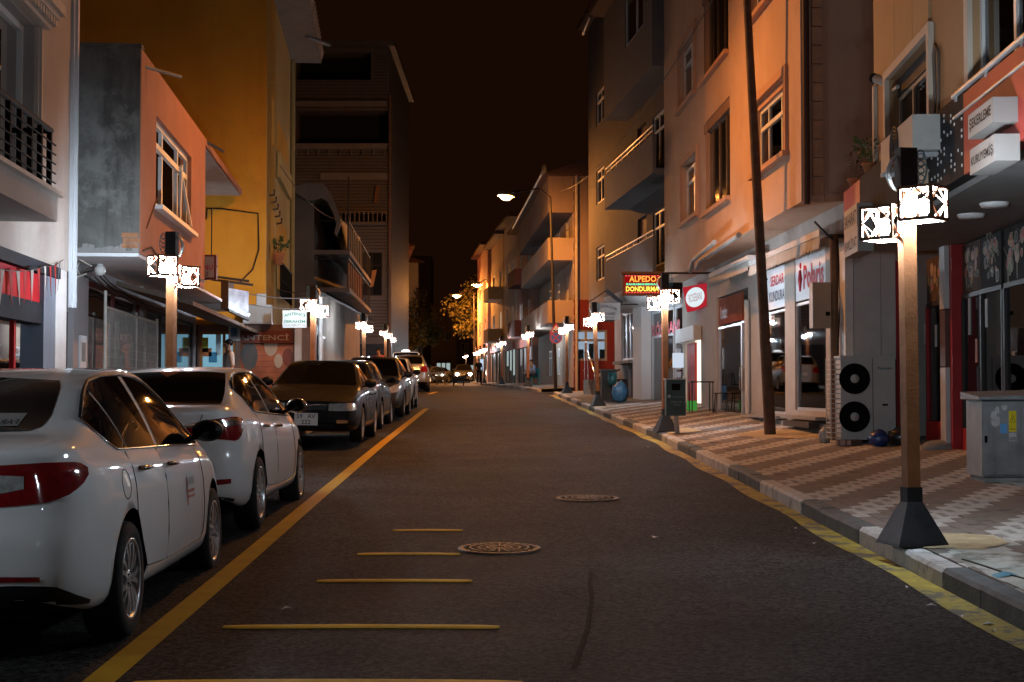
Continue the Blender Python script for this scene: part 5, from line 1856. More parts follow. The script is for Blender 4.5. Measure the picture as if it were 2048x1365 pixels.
def plant(name, label, p, pot_r, pot_h, leaf, n, spread, height, m_leaf, seed, pot=True, group=None):
    t = thing(name, label, 'plant', p, group)
    p = Vector(p)
    if pot:
        MB().lathe([(0.001, 0), (pot_r * 0.7, 0), (pot_r, pot_h * 0.8), (pot_r * 1.1, pot_h * 0.82), (pot_r * 1.1, pot_h), (pot_r * 0.9, pot_h), (0.001, pot_h * 0.9)], 14, 0, Matrix.Translation(p)).build('flower_pot', ORNG, t)
    rg = random.Random(seed)
    mb = MB()
    st = MB()
    for i in range(n):
        a, r = rg.uniform(0, 2 * pi), spread * rg.random() ** 0.6
        h = pot_h + height * rg.uniform(0.25, 1)
        c = p + Vector((cos(a) * r, sin(a) * r, h))
        if i % 4 == 0:
            st.tube([p + Vector((0, 0, pot_h * 0.8)), p + Vector((cos(a) * r * 0.3, sin(a) * r * 0.3, h * 0.7)), c], 0.004, 4)
        d = Vector((cos(a + rg.uniform(-.6, .6)), sin(a), rg.uniform(-0.3, 0.9))).normalized()
        s = d.cross(Vector((rg.uniform(-1, 1), rg.uniform(-1, 1), rg.uniform(-1, 1)))).normalized()
        l = leaf * rg.uniform(0.6, 1.2)
        mb.add([c, c + d * l * 0.5 + s * l * 0.3, c + d * l, c + d * l * 0.5 - s * l * 0.3], [(0, 1, 2, 3)])
    mb.build('leaves', m_leaf, t, kind='stuff')
    st.build('stems', m_leaf, t)
    return t


plant('potted_plant', 'bushy green potted plant on the black sign ledge left of the nearest lantern', FS.P(FS.u(1748, -0.1), -0.09, zsg1 + 0.0), 0.12, 0.13, 0.09, 70, 0.2, 0.34, LEAF, 3)
plant('potted_plant', 'straggly dark potted plant at the far end of the shop sign ledge', FS.P(19.6, -0.09, zsg1 - 0.02), 0.11, 0.12, 0.08, 24, 0.14, 0.36, mat('dry_leaf', (0.06, 0.06, 0.03), 0.7), 5)
plant('potted_plant', 'small orange pot nearest the black sign letter, almost without leaves', FS.P(FS.u(1785, -0.1), -0.09, zsg1 + 0.0), 0.13, 0.16, 0.06, 10, 0.08, 0.1, LEAF, 8)

# ------------------------------------------------------------------ right side: salmon corner house with bay windows
R2 = thing('apartment_building', 'salmon plastered house with projecting bay windows above the shoe shop awning', 'building', (6, 27, walk_z(6, 27)))
K2 = -0.0313
FB = right_front(5.3, K2)       # bay
FR = right_front(5.5, K2)       # set back part
FH = right_front(6.0, K2)       # shop fronts
ZB = 4.49
ub0 = FB.u(1605)
ub1 = FB.u(1413)
uend = 39.6
SALTRIM = mat('salmon_window_trim', (0.46, 0.27, 0.18), 0.8, var=0.06)


def trimmed(F, parent, px0, px1, zlo, zhi, w=0.12, o=0.05, m=None):
    """Raised plaster trim round an opening."""
    u0, u1 = sorted((F.u(px0), F.u(px1)))
    mb = MB()
    F.box(mb, u0 - w, u0, 0, o, zlo, zhi + w)
    F.box(mb, u1, u1 + w, 0, o, zlo, zhi + w)
    F.box(mb, u0, u1, 0, o, zhi, zhi + w)
    mb.build('window_trim', m or SALTRIM, parent)


wa = (FB.u(1576), FB.u(1514), FB.z(1576, 302), FB.z(1576, 146))
wb = (FB.u(1462), FB.u(1408), FB.z(1462, 390), FB.z(1462, 188))
wc = (FB.u(1576), FB.u(1509), FB.z(1509, 35), FB.z(1509, 35) + (wa[3] - wa[2]))
wd = (FB.u(1460), FB.u(1405), FB.z(1460, 95), FB.z(1460, 95) + 2.0)
we = (FB.u(1576), FB.u(1512), wc[2] + 3.05, wc[3] + 3.05)
wall(FB, R2, PLA_OR2, ub0, ub1, ZB, 14.5, [wa, wb, wc, wd, we], depth=0.3, body=7.0)
for q in (wa, wc, we):
    window(FB, R2, q[0], q[1], q[2], q[3] - 0.12, cols=(0.3, 0.72), transom=0.68, trcols=(0.3, 0.72), o=-0.12, fr=0.075, pm=GLASS, sill=None, curtain=((0.02, 0.25), (0.45, 0.98)))
    fbox(FB, 'shutter_box', SALTRIM, R2, q[0], q[1], -0.25, -0.04, q[3] - 0.12, q[3] - 0.002)
    tr = MB()
    for a, b, c, d in ((q[0] - 0.14, q[0], q[2], q[3] + 0.14), (q[1], q[1] + 0.14, q[2], q[3] + 0.14), (q[0], q[1], q[3], q[3] + 0.14)):
        FB.box(tr, a, b, 0, 0.06, c, d)
    FB.box(tr, q[0] - 0.2, q[1] + 0.2, 0, 0.12, q[2] - 0.09, q[2] - 0.002)
    tr.build('window_trim', SALTRIM, R2)
for q in (wb, wd):
    window(FB, R2, q[0], q[1], q[2], q[3] - 0.22, cols=(0.25, 0.5, 0.75), o=-0.1, fr=0.03, fm=mat('bronze_frame', (0.10, 0.07, 0.05), 0.5))
    fbox(FB, 'shutter_box', mat('shutter_brown', (0.20, 0.11, 0.07), 0.7), R2, q[0], q[1], -0.25, -0.02, q[3] - 0.22, q[3] - 0.002)
    fbox(FB, 'sill', SALTRIM, R2, q[0] - 0.05, q[1] + 0.05, 0.0, 0.1, q[2] - 0.09, q[2] - 0.002)
wg = (FR.u(1397), FR.u(1366), FR.z(1397, 425), FR.z(1397, 300))
wh = (FR.u(1393), FR.u(1362), FR.z(1393, 180), FR.z(1393, 48))
wall(FR, R2, PLA_OR2, ub1 + 0.001, uend, ZB, 14.5, [wg, wh], depth=0.3, body=6.5)
for q in (wg, wh):
    window(FR, R2, q[0], q[1], q[2], q[3] - 0.1, cols=(0.5,), transom=0.72, o=-0.14, fr=0.07, pm=GLASS, curtain=((0.1, 0.9),))
    tr = MB()
    for a, b, c, d in ((q[0] - 0.14, q[0], q[2], q[3] + 0.14), (q[1], q[1] + 0.14, q[2], q[3] + 0.14), (q[0], q[1], q[3], q[3] + 0.14)):
        FR.box(tr, a, b, 0, 0.06, c, d)
    FR.box(tr, q[0] - 0.2, q[1] + 0.2, 0, 0.12, q[2] - 0.09, q[2] - 0.002)
    tr.build('window_trim', SALTRIM, R2)
# corner tiles and rain pipe at the near end of the bay
pp_ = FB.P(ub0 - 0.02, -0.12, 0)
tube('rain_pipe', [FB.P(ub0 - 0.06, -0.07, ZB - 0.05), FB.P(ub0 - 0.06, -0.07, 14)], 0.055, mat('brown_pipe', (0.09, 0.045, 0.03), 0.6), R2)
QT = mat('edge_tile', (0.45, 0.24, 0.14), 0.8, var=0.15, vs=6)
for i in range(34):
    z = ZB + 0.1 + i * 0.3
    q = fbox(FB, 'edge_tile', QT, R2, ub0 - 0.05 - (0.008 if i % 2 else 0.0), ub0 - 0.001, -0.34, -0.17, z, z + 0.28)
fbox(FB, 'wall_edge', SALTRIM, R2, ub0 - 0.08, ub0 - 0.003, -7, -0.36, ZB, ZB + 0.12)
# ground floor behind the shops, soffit pipes
wall(FH, R2, mat('shop_pier_plaster', (0.36, 0.33, 0.30), 0.85, var=0.08, vs=2, bump=0.2, bs=60), 21.9, uend, 0.3, ZB - 0.002,
     [(FH.u(1497), FH.u(1434), FH.z(1490, 838), FH.z(1459, 588)), (FH.u(1570), FH.u(1526), FH.z(1548, 828), FH.z(1548, 534)), (FH.u(1652), FH.u(1590), FH.z(1620, 822), FH.z(1620, 500)),
      (FH.u(1402), FH.u(1369), 0.80, 3.0)], depth=1.0, body=5.0, room=mat('dim_shop_back', (0.10, 0.09, 0.08), 0.9))
tube('soffit_pipe', [FH.P(FB.u(1500), 0.9, ZB - 0.08), FH.P(ub1 + 0.5, 0.75, ZB - 0.08), FH.P(ub1 + 1.2, 0.72, ZB - 0.2)], 0.055, mat('grey_pipe', (0.3, 0.28, 0.27), 0.6), R2)
tube('soffit_pipe', [FH.P(FB.u(1475), 1.15, ZB - 0.09), FH.P(ub1 + 0.3, 0.95, ZB - 0.09), FH.P(ub1 + 1.0, 0.9, ZB - 0.28)], 0.05, MATS['grey_pipe'], R2)
fbox(FH, 'plinth', CONC, R2, 22.3, FH.u(1424), 0.0, 0.12, 0.3, 0.93)
ALU = mat('aluminium_shop_frame', (0.50, 0.51, 0.53), 0.35, metal=0.5, var=0.05)
SGL = glass('shoe_shop_glass', (0.62, 0.62, 0.6), 1.5)
KW_ = mat('white_aluminium', (0.60, 0.62, 0.66), 0.4, metal=0.2, var=0.05)
# shoe shop windows
zk = lambda px, py: FH.z(px, py)
wins = [(1497, 1480, zk(1490, 838), zk(1490, 640)), (1480, 1434, zk(1457, 830), zk(1457, 650)), (1570, 1526, zk(1548, 828), zk(1548, 622)), (1652, 1590, zk(1620, 822), zk(1620, 600))]
FHw = FH
for i, (p0, p1, z0, z1) in enumerate(wins):
    window(FH, R2, FH.u(p0), FH.u(p1), z0, z1, cols=(), o=-0.06, fr=0.05, fm=ALU, pm=SGL, name='shop_window' if i else 'shop_door')
tube('door_handle', [FH.P(FH.u(1484), 0.0, 1.5), FH.P(FH.u(1484), 0.05, 1.5), FH.P(FH.u(1484), 0.05, 2.0), FH.P(FH.u(1484), 0.0, 2.0)], 0.018, CHROME, R2, 6)
fbox(FH, 'sign_panel', mat('red_brown_sign', (0.24, 0.06, 0.03), 0.9, spec=0.1), R2, FH.u(1482), FH.u(1436), -0.07, -0.02, zk(1459, 646), zk(1459, 592))
ftext(FH, 'Kundura', FH.u(1440), zk(1459, 634), 0.9, 0.3, mat('faint_letter', (0.34, 0.16, 0.10), 0.5), R2, o=-0.018)
SW = mat('white_shop_sign', (0.66, 0.68, 0.72), 0.5, var=0.02)
s1 = fbox(FH, 'sign_panel', SW, R2, FH.u(1570), FH.u(1526), -0.07, -0.02, zk(1548, 618), zk(1548, 536))
zs_ = zk(1548, 618)
hs_ = zk(1548, 536) - zs_
SR = mat('red_letter', (0.42, 0.02, 0.03), 0.5)
SK = mat('dark_blue_letter', (0.03, 0.03, 0.06), 0.5)
ul, ur = FH.u(1526), FH.u(1570)
w_ = ul - ur
ftext(FH, 'SERDAR', ul - 0.34 * w_, zs_ + hs_ * 0.56, w_ * 0.6, hs_ * 0.25, SR, s1, o=-0.018, bold=0.02)
ftext(FH, 'KUNDURA', ul - 0.28 * w_, zs_ + hs_ * 0.18, w_ * 0.68, hs_ * 0.25, SK, s1, o=-0.018, bold=0.02)
mb = MB()
mb.tube([FH.P(ul - a_ * w_, -0.016, zs_ + hs_ * b_) for a_, b_ in ((0.2, 0.78), (0.1, 0.82), (0.05, 0.66), (0.14, 0.48), (0.06, 0.28), (0.2, 0.2))], 0.02, 5)
mb.build('shop_emblem', SK, s1)
s2 = fbox(FH, 'sign_panel', SW, R2, FH.u(1652), FH.u(1590), -0.07, -0.02, zk(1620, 596), zk(1620, 502))
zs_ = zk(1620, 596)
hs_ = zk(1620, 502) - zs_
ul, ur = FH.u(1590), FH.u(1652)
w_ = ul - ur
ftext(FH, 'Polaris', ul - 0.28 * w_, zs_ + hs_ * 0.22, w_ * 0.64, hs_ * 0.52, SR, s2, o=-0.018, bold=0.03)
mb = MB()
mb.ball(FH.P(ul - 0.18 * w_, -0.016, zs_ + hs_ * 0.76), 0.06, 10, 6, 0, (0.3, 1, 1))
mb.tube([FH.P(ul - 0.18 * w_, -0.014, zs_ + hs_ * 0.66), FH.P(ul - 0.2 * w_, -0.014, zs_ + hs_ * 0.45), FH.P(ul - 0.17 * w_, -0.014, zs_ + hs_ * 0.2)], [0.03, 0.06, 0.02], 6)
mb.build('shop_emblem', SR, s2)
# scalloped inner blinds and display of shoes behind the glass
for a, b in ((1570, 1526), (1652, 1590)):
    mb = MB()
    u0, u1 = FH.u(a), FH.u(b)
    n = 12
    for i in range(n):
        c, d = u0 + (u1 - u0) * i / n, u0 + (u1 - u0) * (i + 1) / n
        zq_ = zk(1548, 625) if a == 1570 else zk(1620, 603)
        mb.add([FH.P(c, -0.15, zq_), FH.P(d, -0.15, zq_), FH.P(d, -0.15, zq_ - 0.18), FH.P((c + d) / 2, -0.15, zq_ - 0.27), FH.P(c, -0.15, zq_ - 0.18)], [(0, 1, 2, 3, 4)])
    mb.build('window_blind', mat('blind_cloth', (0.30, 0.30, 0.29), 0.9), R2)
rg = random.Random(5)
SHOE_M = [mat('shoe_black', (0.02, 0.02, 0.02), 0.4), mat('shoe_brown', (0.16, 0.07, 0.03), 0.4), mat('shoe_white', (0.5, 0.5, 0.48), 0.5)]
for a, b in ((1480, 1440), (1566, 1530), (1648, 1594)):
    u0, u1 = FH.u(a), FH.u(b)
    for lv, z in enumerate((1.22, 1.5)):
        fbox(FH, 'display_shelf', SW, R2, u0 + 0.05, u1 - 0.05, -0.6 - lv * 0.3, -0.2 - lv * 0.3, z - 0.05, z)
        k = 5
        for i in range(k):
            u = u0 + 0.2 + (u1 - u0 - 0.4) * i / (k - 1)
            c = FH.P(u, -0.35 - lv * 0.3, z)
            mb = MB()
            mb.ball(c + Vector((-0.06, 0, 0.045)), 0.06, 8, 5, 0, (1.5, 0.75, 0.7))
            mb.ball(c + Vector((0.05, 0, 0.06)), 0.055, 8, 5, 0, (1.1, 0.75, 1.1))
            mb.build('display_shoe', SHOE_M[rg.randint(0, 2)], R2)
# ledge stones under each window
for a, b, z in ((1480, 1422, 0.98), (1574, 1512, 1.01), (1656, 1583, 1.05)):
    fbox(FH, 'window_ledge', mat('ledge_stone', (0.26, 0.24, 0.22), 0.7), R2, FH.u(a), FH.u(b), 0.0, 0.22, z - 0.06, z - 0.002)
for i, z in enumerate((0.62, 0.86)):
    fbox(FH, 'step', mat('dark_step', (0.06, 0.05, 0.045), 0.7), R2, FH.u(1657 - 5 * i), FH.u(1590 + 8 * i), 0.13, 0.45 - i * 0.15, z, z + 0.1)
tube('rain_pipe', [FH.P(FH.u(1502), 0.08, 0.7), FH.P(FH.u(1502), 0.08, 3.4)], 0.06, MATS['shop_pier_plaster'], R2)
# folded awning with scalloped valance
AWC = mat('awning_cloth', (0.34, 0.32, 0.29), 0.9, var=0.1, vs=6)
def awning(name, F, u0, u1, o, z0, z1, parent, depth=0.16, drop=0.22):
    t = thing(name[0], name[1], 'awning', F.P((u0 + u1) / 2, o, z1))
    mb = MB()
    F.box(mb, u0, u1, o - depth, o, z1 - 0.1, z1)
    mb.build('awning_cassette', mat('awning_metal', (0.5, 0.48, 0.46), 0.5), t)
    v = MB()
    n = int((u1 - u0) / 0.11)
    vs, fs = [], []
    for i in range(n + 1):
        u = u0 + (u1 - u0) * i / n
        oo = o + 0.01 + (0.012 if i % 2 else 0)
        vs += [F.P(u, oo - 0.03, z1 - 0.1), F.P(u, oo, z1 - 0.1 - drop + (0.035 if i % 2 else 0))]
    for i in range(n):
        fs.append((2 * i, 2 * i + 2, 2 * i + 3, 2 * i + 1))
    v.add(vs, fs, 0, True)
    v.build('valance', AWC, t)
    for u in (u0 + 0.2, (u0 + u1) / 2, u1 - 0.2):
        arms = MB()
        F.box(arms, u - 0.04, u + 0.04, o - depth - 0.4, o - depth - 0.002, z1 - 0.12, z1 - 0.06)
        arms.build('awning_arm', DARKFR, t)
    return t


awning(('awning', 'folded grey awning nearer the camera, above the white shop sign with red script'), FH, FH.u(1640, 0.5), FH.u(1498, 0.5), 0.5, 0, FH.z(1640, 458, 0.5), R2)
awning(('awning', 'farther folded grey awning above the reddish brown shop window'), FH, FH.u(1497, 0.48), FH.u(1418, 0.48), 0.48, 0, FH.z(1497, 510, 0.48), R2)

# open bright doorway: red leaf, lit interior
LITIN = emis('lit_shop_wall', (1.0, 0.88, 0.70), 1.6)
u0, u1 = FH.u(1402), FH.u(1369)
fbox(FH, 'lit_interior_wall', LITIN, R2, u0 + 0.02, FH.u(1387, -0.3), -0.34, -0.3, 0.82, 2.98)
fbox(FH, 'door_leaf', REDBR, R2, FH.u(1388), FH.u(1379), -0.08, -0.02, 0.82, 2.75)
fbox(FH, 'door_leaf', REDFR, R2, FH.u(1378), FH.u(1372), -0.08, -0.03, 0.82, 2.75)
fbox(FH, 'shutter_box', mat('shutter_pale', (0.50, 0.54, 0.56), 0.5, var=0.1, vs=6), R2, u0, u1 + 0.3, 0.0, 0.2, 2.78, 3.15)
fbox(FH, 'lit_menu_box', emis('lit_menu', (0.75, 0.85, 1.0), 0.8), R2, u1 - 0.5, u1 - 0.1, 0.1, 0.35, 2.1, 2.5)
for a_, b_ in ((1490, 1440), (1566, 1530), (1648, 1594)):
    fbox(FH, 'added_fill_tube', emis('added_shop_fill', (0.9, 0.95, 1.0), 1.6), R2, FH.u(a_) + 0.1, FH.u(b_) - 0.3, -0.75, -0.71, 3.0, 3.04)  # tubes added inside the shoe shop only to brighten its windows
# round red and white sign tilted out over the door
RS = thing('shop_sign', 'red sign with lit white oval and red lettering over the open shop door', 'sign', at(1388, 605, 36.5))
FX = end_wall(29.4)
c4 = [at(1365, 575, 37.2), at(1374, 625, 37.2), at(1412, 612, 35.6), at(1412, 567, 35.6)]
nrm = (c4[2] - c4[1]).cross(c4[0] - c4[1]).normalized()
if nrm.y > 0:
    nrm = -nrm
mb = MB()
mb.prism(c4, (0, 0, 0), -nrm * 0.18)
mb.build('sign_case', emis('lit_red_sign', (0.75, 0.03, 0.05), 0.55), RS)
cen = (c4[0] + c4[1] + c4[2] + c4[3]) / 4
ax = ((c4[3] + c4[2]) - (c4[0] + c4[1])).normalized()
ay = ((c4[0] + c4[3]) - (c4[1] + c4[2])).normalized()
el = MB()
vs = [cen + ax * (0.72 * cos(2 * pi * i / 28)) + ay * (0.25 * sin(2 * pi * i / 28)) + nrm * 0.006 for i in range(28)]
el.add(vs, [tuple(range(28))])
el.build('sign_oval', emis('lit_white_sign', (0.85, 0.95, 1.0), 0.9), RS)
text('ROSEBANI', cen - ax * 0.45 - ay * 0.1, ax, ay, 0.98, 0.2, mat('sign_red_ink', (0.6, 0.02, 0.02), 0.5), RS, out=nrm, depth=0.012)
# ------------------------------------------------------------------ right side: grey house with curved balconies
R3 = thing('apartment_building', 'dull grey house with three solid balconies, between the salmon house and the side street', 'building', (5.5, 47, walk_z(5, 47)))
K3 = -0.1
FW = right_front(8.75, K3)
FQ = right_front(7.92, K3)
y0, y1 = 39.7, 56.8
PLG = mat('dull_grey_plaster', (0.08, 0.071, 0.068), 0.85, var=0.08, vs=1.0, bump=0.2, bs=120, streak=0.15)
DOOR_B = mat('brown_balcony_door', (0.16, 0.06, 0.035), 0.7)
zl = [4.75, 7.72, 10.75]
h3 = []
for z in zl:
    h3.append((FW.u(1209), FW.u(1193), z + 0.9, z + 2.2))
    h3.append((44.9, 46.4, z + 0.1, z + 2.3))
    h3.append((41.6, 43.9, z + 0.5, z + 2.2))
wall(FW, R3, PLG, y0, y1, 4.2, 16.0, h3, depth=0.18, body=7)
for i, z in enumerate(zl):
    window(FW, R3, FW.u(1209), FW.u(1193), z + 0.9, z + 2.2, cols=(0.5,), transom=0.7, o=-0.08, fr=0.07)
    fbox(FW, 'balcony_door', DOOR_B, R3, 44.95, 46.35, -0.15, -0.1, z + 0.1, z + 2.28)
    window(FW, R3, 41.6, 43.9, z + 0.5, z + 2.2, cols=(0.33, 0.66), transom=0.7, o=-0.08, fr=0.07)
b0, b1 = y0 + 0.05, FQ.u(1209)
PLB = mat('balcony_plaster', (0.15, 0.138, 0.134), 0.85, var=0.06, vs=1.0, bump=0.2, bs=100, streak=0.12)
for i, z in enumerate(zl):
    if i < 2:
        slab = MB()
        FQ.box(slab, b0, b1, -0.82, 0.0, z - 0.14, z)
        FQ.box(slab, b0, b1, -0.1, 0.0, z, z + (0.95 if i else 1.05))
        FQ.box(slab, b1 - 0.1, b1, -0.82, -0.1, z, z + 0.95)
        bal = slab.build('balcony', PLB, R3)
        rl = MB()
        for dz, r in ((0.28, 0.022), (0.14, 0.012)):
            rl.tube([FQ.P(b0 + 0.1, -0.05, z + 0.95 + dz), FQ.P(b1 - 0.05, -0.05, z + 0.95 + dz), FQ.P(b1 - 0.05, -0.8, z + 0.95 + dz)], r, 6)
        for k_ in range(9):
            u = b0 + 0.2 + (b1 - b0 - 0.3) * k_ / 8
            rl.tube([FQ.P(u, -0.05, z + 0.9), FQ.P(u, -0.05, z + 1.23)], 0.012, 5)
        rl.build('railing', STEEL, bal)
    else:
        qa = (FQ.u(1288), FQ.u(1252), z + 1.35, z + 3.3)
        qb = (FQ.u(1313), FQ.u(1293), z + 1.9, z + 3.0)
        wall(FQ, R3, PLB, b0, b1, z - 0.14, z + 3.4, [qa, qb], depth=0.15, body=0.8, name='balcony')
        window(FQ, R3, qa[0], qa[1], qa[2], qa[3], cols=(0.4,), o=-0.06, fr=0.07)
# roof edge with gutter
mb = MB()
FQ.box(mb, b0, b1 + 0.2, -0.85, 0.5, 14.2, 14.38)
FW.box(mb, y0, y1 + 0.3, -7, 0.4, 16.0, 16.2)
mb.build('roof', mat('dark_roof_edge', (0.10, 0.06, 0.045), 0.8), R3)
tube('gutter_spout', [FQ.P(b1 + 0.1, 0.45, 14.2), FQ.P(b1 + 0.9, 0.55, 13.85), FQ.P(b1 + 1.3, 0.5, 13.9)], 0.06, STEEL, R3)
# ground floor: curved white soffit, cafe front with red curtains, steps
ka, kb = FW.u(1346), FW.u(1303)
ca_, cb_ = FW.u(1275), FW.u(1243)
wz0, wz1 = FW.z(1259, 722), FW.z(1259, 622)
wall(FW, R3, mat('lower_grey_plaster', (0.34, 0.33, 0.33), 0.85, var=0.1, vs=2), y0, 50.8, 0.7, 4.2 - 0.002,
     [(ca_, cb_, wz0, wz1), (FW.u(1274), FW.u(1256), FW.z(1265, 798), FW.z(1265, 728)), (ka, kb, 1.1, 3.9), (y0 + 0.1, FW.u(1349), 1.1, 3.9)], depth=0.5, body=7, room=emis('cafe_room_glow', (0.95, 0.95, 0.92), 0.22))  # room backs given a glow of their own, in place of lamps inside
window(FW, R3, ca_, cb_, wz0, wz1, cols=(0.25, 0.5, 0.75), o=-0.06, fr=0.1, fm=KW_, pm=GLASS, name='cafe_window')
for t_ in (0.05, 0.4, 0.72):
    u = ca_ + (cb_ - ca_) * t_
    fbox(FW, 'cafe_curtain', mat('red_curtain', (0.35, 0.03, 0.04), 0.8), R3, u, u + 0.45, -0.3, -0.2, wz0 + 0.05, wz1 - 0.05)
fbox(FW, 'ornate_door', mat('glittering_door', (0.25, 0.2, 0.14), 0.25, metal=0.8, var=0.9, vs=14), R3, FW.u(1274) + 0.02, FW.u(1256) - 0.02, -0.2, -0.1, FW.z(1265, 798), FW.z(1265, 729))
# kebab shop
window(FW, R3, ka, kb, 1.1, 3.9, cols=(), transom=0.72, o=-0.05, fr=0.08, fm=KW_, pm=SGL, name='shop_window')
window(FW, R3, y0 + 0.1, FW.u(1349), 1.1, 3.9, cols=(), transom=0.72, o=-0.05, fr=0.09, fm=KW_, pm=SGL, name='shop_door')
KO = mat('sign_sky_print', (0.16, 0.28, 0.40), 0.5, var=0.4, vs=6)
fbox(FW, 'sign_panel', KO, R3, ka + 0.9, kb - 0.1, -0.1, -0.07, FW.z(1320, 662), FW.z(1320, 630))
zk0, zk1 = FW.z(1330, 670), FW.z(1330, 640)
ftext(FW, 'KÖSEBANI', kb - 0.15, zk0, (kb - FW.u(1362)) - 0.3, zk1 - zk0, mat('bright_red_letter', (0.6, 0.02, 0.06), 0.4), R3, o=0.0, bold=0.03)
fbox(FW, 'shop_counter', mat('dark_counter', (0.04, 0.035, 0.03), 0.6), R3, ka + 0.3, kb - 0.3, -0.45, -0.2, 1.1, 2.1)
for i in range(6):
    fbox(FW, 'menu_card', mat('menu_card_blue', (0.35, 0.38, 0.44), 0.6), R3, FW.u(1361), FW.u(1352), -0.02, -0.015, 1.4 + i * 0.22, 1.56 + i * 0.22)
fbox(FW, 'corner_column', PLA_WHITE, R3, FW.u(1302), FW.u(1284), -0.3, 0.3, 0.7, 4.195)
mb = MB()
n = 10
vs = []
for i in range(n + 1):
    a = pi / 2 * i / n
    vs += [FQ.P(b0, -0.82 * (1 - sin(a)) - 0.0, 4.6 - 0.55 * cos(a)), FQ.P(b1, -0.82 * (1 - sin(a)), 4.6 - 0.55 * cos(a))]
mb.add(vs, [(2 * i, 2 * i + 1, 2 * i + 3, 2 * i + 2) for i in range(n)], 0, True)
mb.build('curved_soffit', PLA_WHITE, R3)
mb = MB()
FW.box(mb, ca_ - 0.1, cb_ + 0.1, 0.002, 0.3, wz0 - 0.1, wz0 - 0.004)
mb.build('window_ledge', CONC, R3)
fbox(FW, 'kiosk_counter', mat('dark_timber', (0.07, 0.055, 0.05), 0.8), R3, cb_ - 1.2, cb_ + 0.6, 0.02, 0.5, 0.9, 1.85)
mb = MB()
q0_, q1_ = cb_ - 1.5, cb_ + 0.8
mb.add([FW.P(q0_, 0.31, 2.15), FW.P(q1_, 0.31, 2.15), FW.P(q1_, 0.85, 1.9), FW.P(q0_, 0.85, 1.9), FW.P(q0_, 0.31, 2.2), FW.P(q1_, 0.31, 2.2), FW.P(q1_, 0.85, 1.95), FW.P(q0_, 0.85, 1.95)], [(0, 1, 2, 3), (4, 5, 6, 7), (2, 3, 7, 6), (0, 3, 7, 4), (1, 2, 6, 5)])
mb.build('kiosk_roof', MATS['dark_timber'], R3)
ST = thing('entrance_steps', 'short flight of entrance steps with steel handrail beside the cafe', 'steps', FW.P(51.3, 0.5, 1.0))
for i in range(5):
    fbox(FW, 'step', CONC, ST, 50.9 + i * 0.32, 53.3, 0.02, 0.75, 1.0 + i * 0.17, 1.0 + (i + 1) * 0.17)
hr = MB()
for u, z in ((50.9, 1.35), (52.4, 2.05), (53.2, 2.05)):
    hr.tube([FW.P(u, 0.72, z - 0.25), FW.P(u, 0.72, z + 0.85)], 0.025, 6)
hr.tube([FW.P(50.6, 0.72, 1.95), FW.P(52.4, 0.72, 2.9), FW.P(53.3, 0.72, 2.9)], 0.03, 6)
hr.build('handrail', CHROME, ST)
# arched lettering board of the cafe, facing down the street
FC = end_wall(44.0)
CS = thing('cafe_sign', 'pale board with arched black lettering hanging over the cafe entrance', 'sign', FC.P(FC.u(1213), 0, 4.0))
a0, a1 = FC.u(1183), FC.u(1241)
zz0, zz1 = FC.z(1213, 640), FC.z(1213, 606)
fbox(FC, 'sign_board', mat('grey_white_board', (0.42, 0.41, 0.40), 0.7), CS, a0, a1, -0.05, 0.0, zz0, zz1)
ftext(FC, 'ELLİSÜLKLİLER', a0 + 0.1, zz0 + 0.27, (a1 - a0) - 0.2, 0.11, INK, CS, o=0.0, arc=0.11, bold=0.02)
ftext(FC, 'KIRAATHANESİ', a0 + 0.2, zz0 + 0.15, (a1 - a0) - 0.36, 0.10, INK, CS, o=0.0, bold=0.02)
ftext(FC, '0541 807 35 43', a0 + 0.3, zz0 + 0.04, (a1 - a0) - 0.5, 0.06, INK, CS, o=0.0)
tube('sign_bracket', [FC.P(a0, -0.03, zz1 - 0.05), FC.P(a1 + 0.9, -0.03, zz1 - 0.05)], 0.02, DARKFR, CS)
mb = MB()
mb.add([FC.P(a0 - 0.1, 0.1, zz1 + 0.02), FC.P(a0 + 0.5, 0.1, zz1 + 0.42), FC.P(a1 + 0.1, 0.1, zz1 + 0.02), FC.P(a0 - 0.1, -1.2, zz1 + 0.02), FC.P(a0 + 0.5, -1.2, zz1 + 0.42), FC.P(a1 + 0.1, -1.2, zz1 + 0.02)], [(0, 1, 4, 3), (1, 2, 5, 4)])
mb.build('sign_canopy', mat('dark_canopy', (0.05, 0.045, 0.04), 0.8), CS)
# running-text LED board
FL = end_wall(33.4)
LS = thing('led_sign', 'lit red LED board with yellow and green lettering and dashed border above the pavement', 'sign', FL.P(FL.u(1283), 0, 4.0))
a0, a1 = FL.u(1247), FL.u(1322)
z0, z1 = FL.z(1283, 589), FL.z(1283, 548)
fbox(FL, 'sign_case', mat('brown_sign_case', (0.13, 0.06, 0.03), 0.6), LS, a0 - 0.02, a1, -0.12, 0.0, z0 - 0.03, z1)
fbox(FL, 'sign_cap', MATS['brown_sign_case'], LS, a0 - 0.06, a1 + 0.02, -0.14, 0.06, z1, z1 + 0.05)
fbox(FL, 'led_panel', emis('led_dark_red', (0.30, 0.004, 0.006), 0.9), LS, a0 + 0.03, a1 - 0.03, 0.0, 0.008, z0 + 0.02, z1 - 0.03)
hw = a1 - a0
ftext(FL, 'ALPEDO', a0 + 0.14, z0 + 0.29, hw * 0.72, 0.14, emis('led_orange', (1.0, 0.36, 0.05), 1.7), LS, o=0.009, bold=0.02)
ftext(FL, 'KAHRAMANMARAŞ', a0 + 0.07, z0 + 0.195, hw * 0.84, 0.07, emis('led_green', (0.1, 0.9, 0.45), 1.6), LS, o=0.009, bold=0.02)
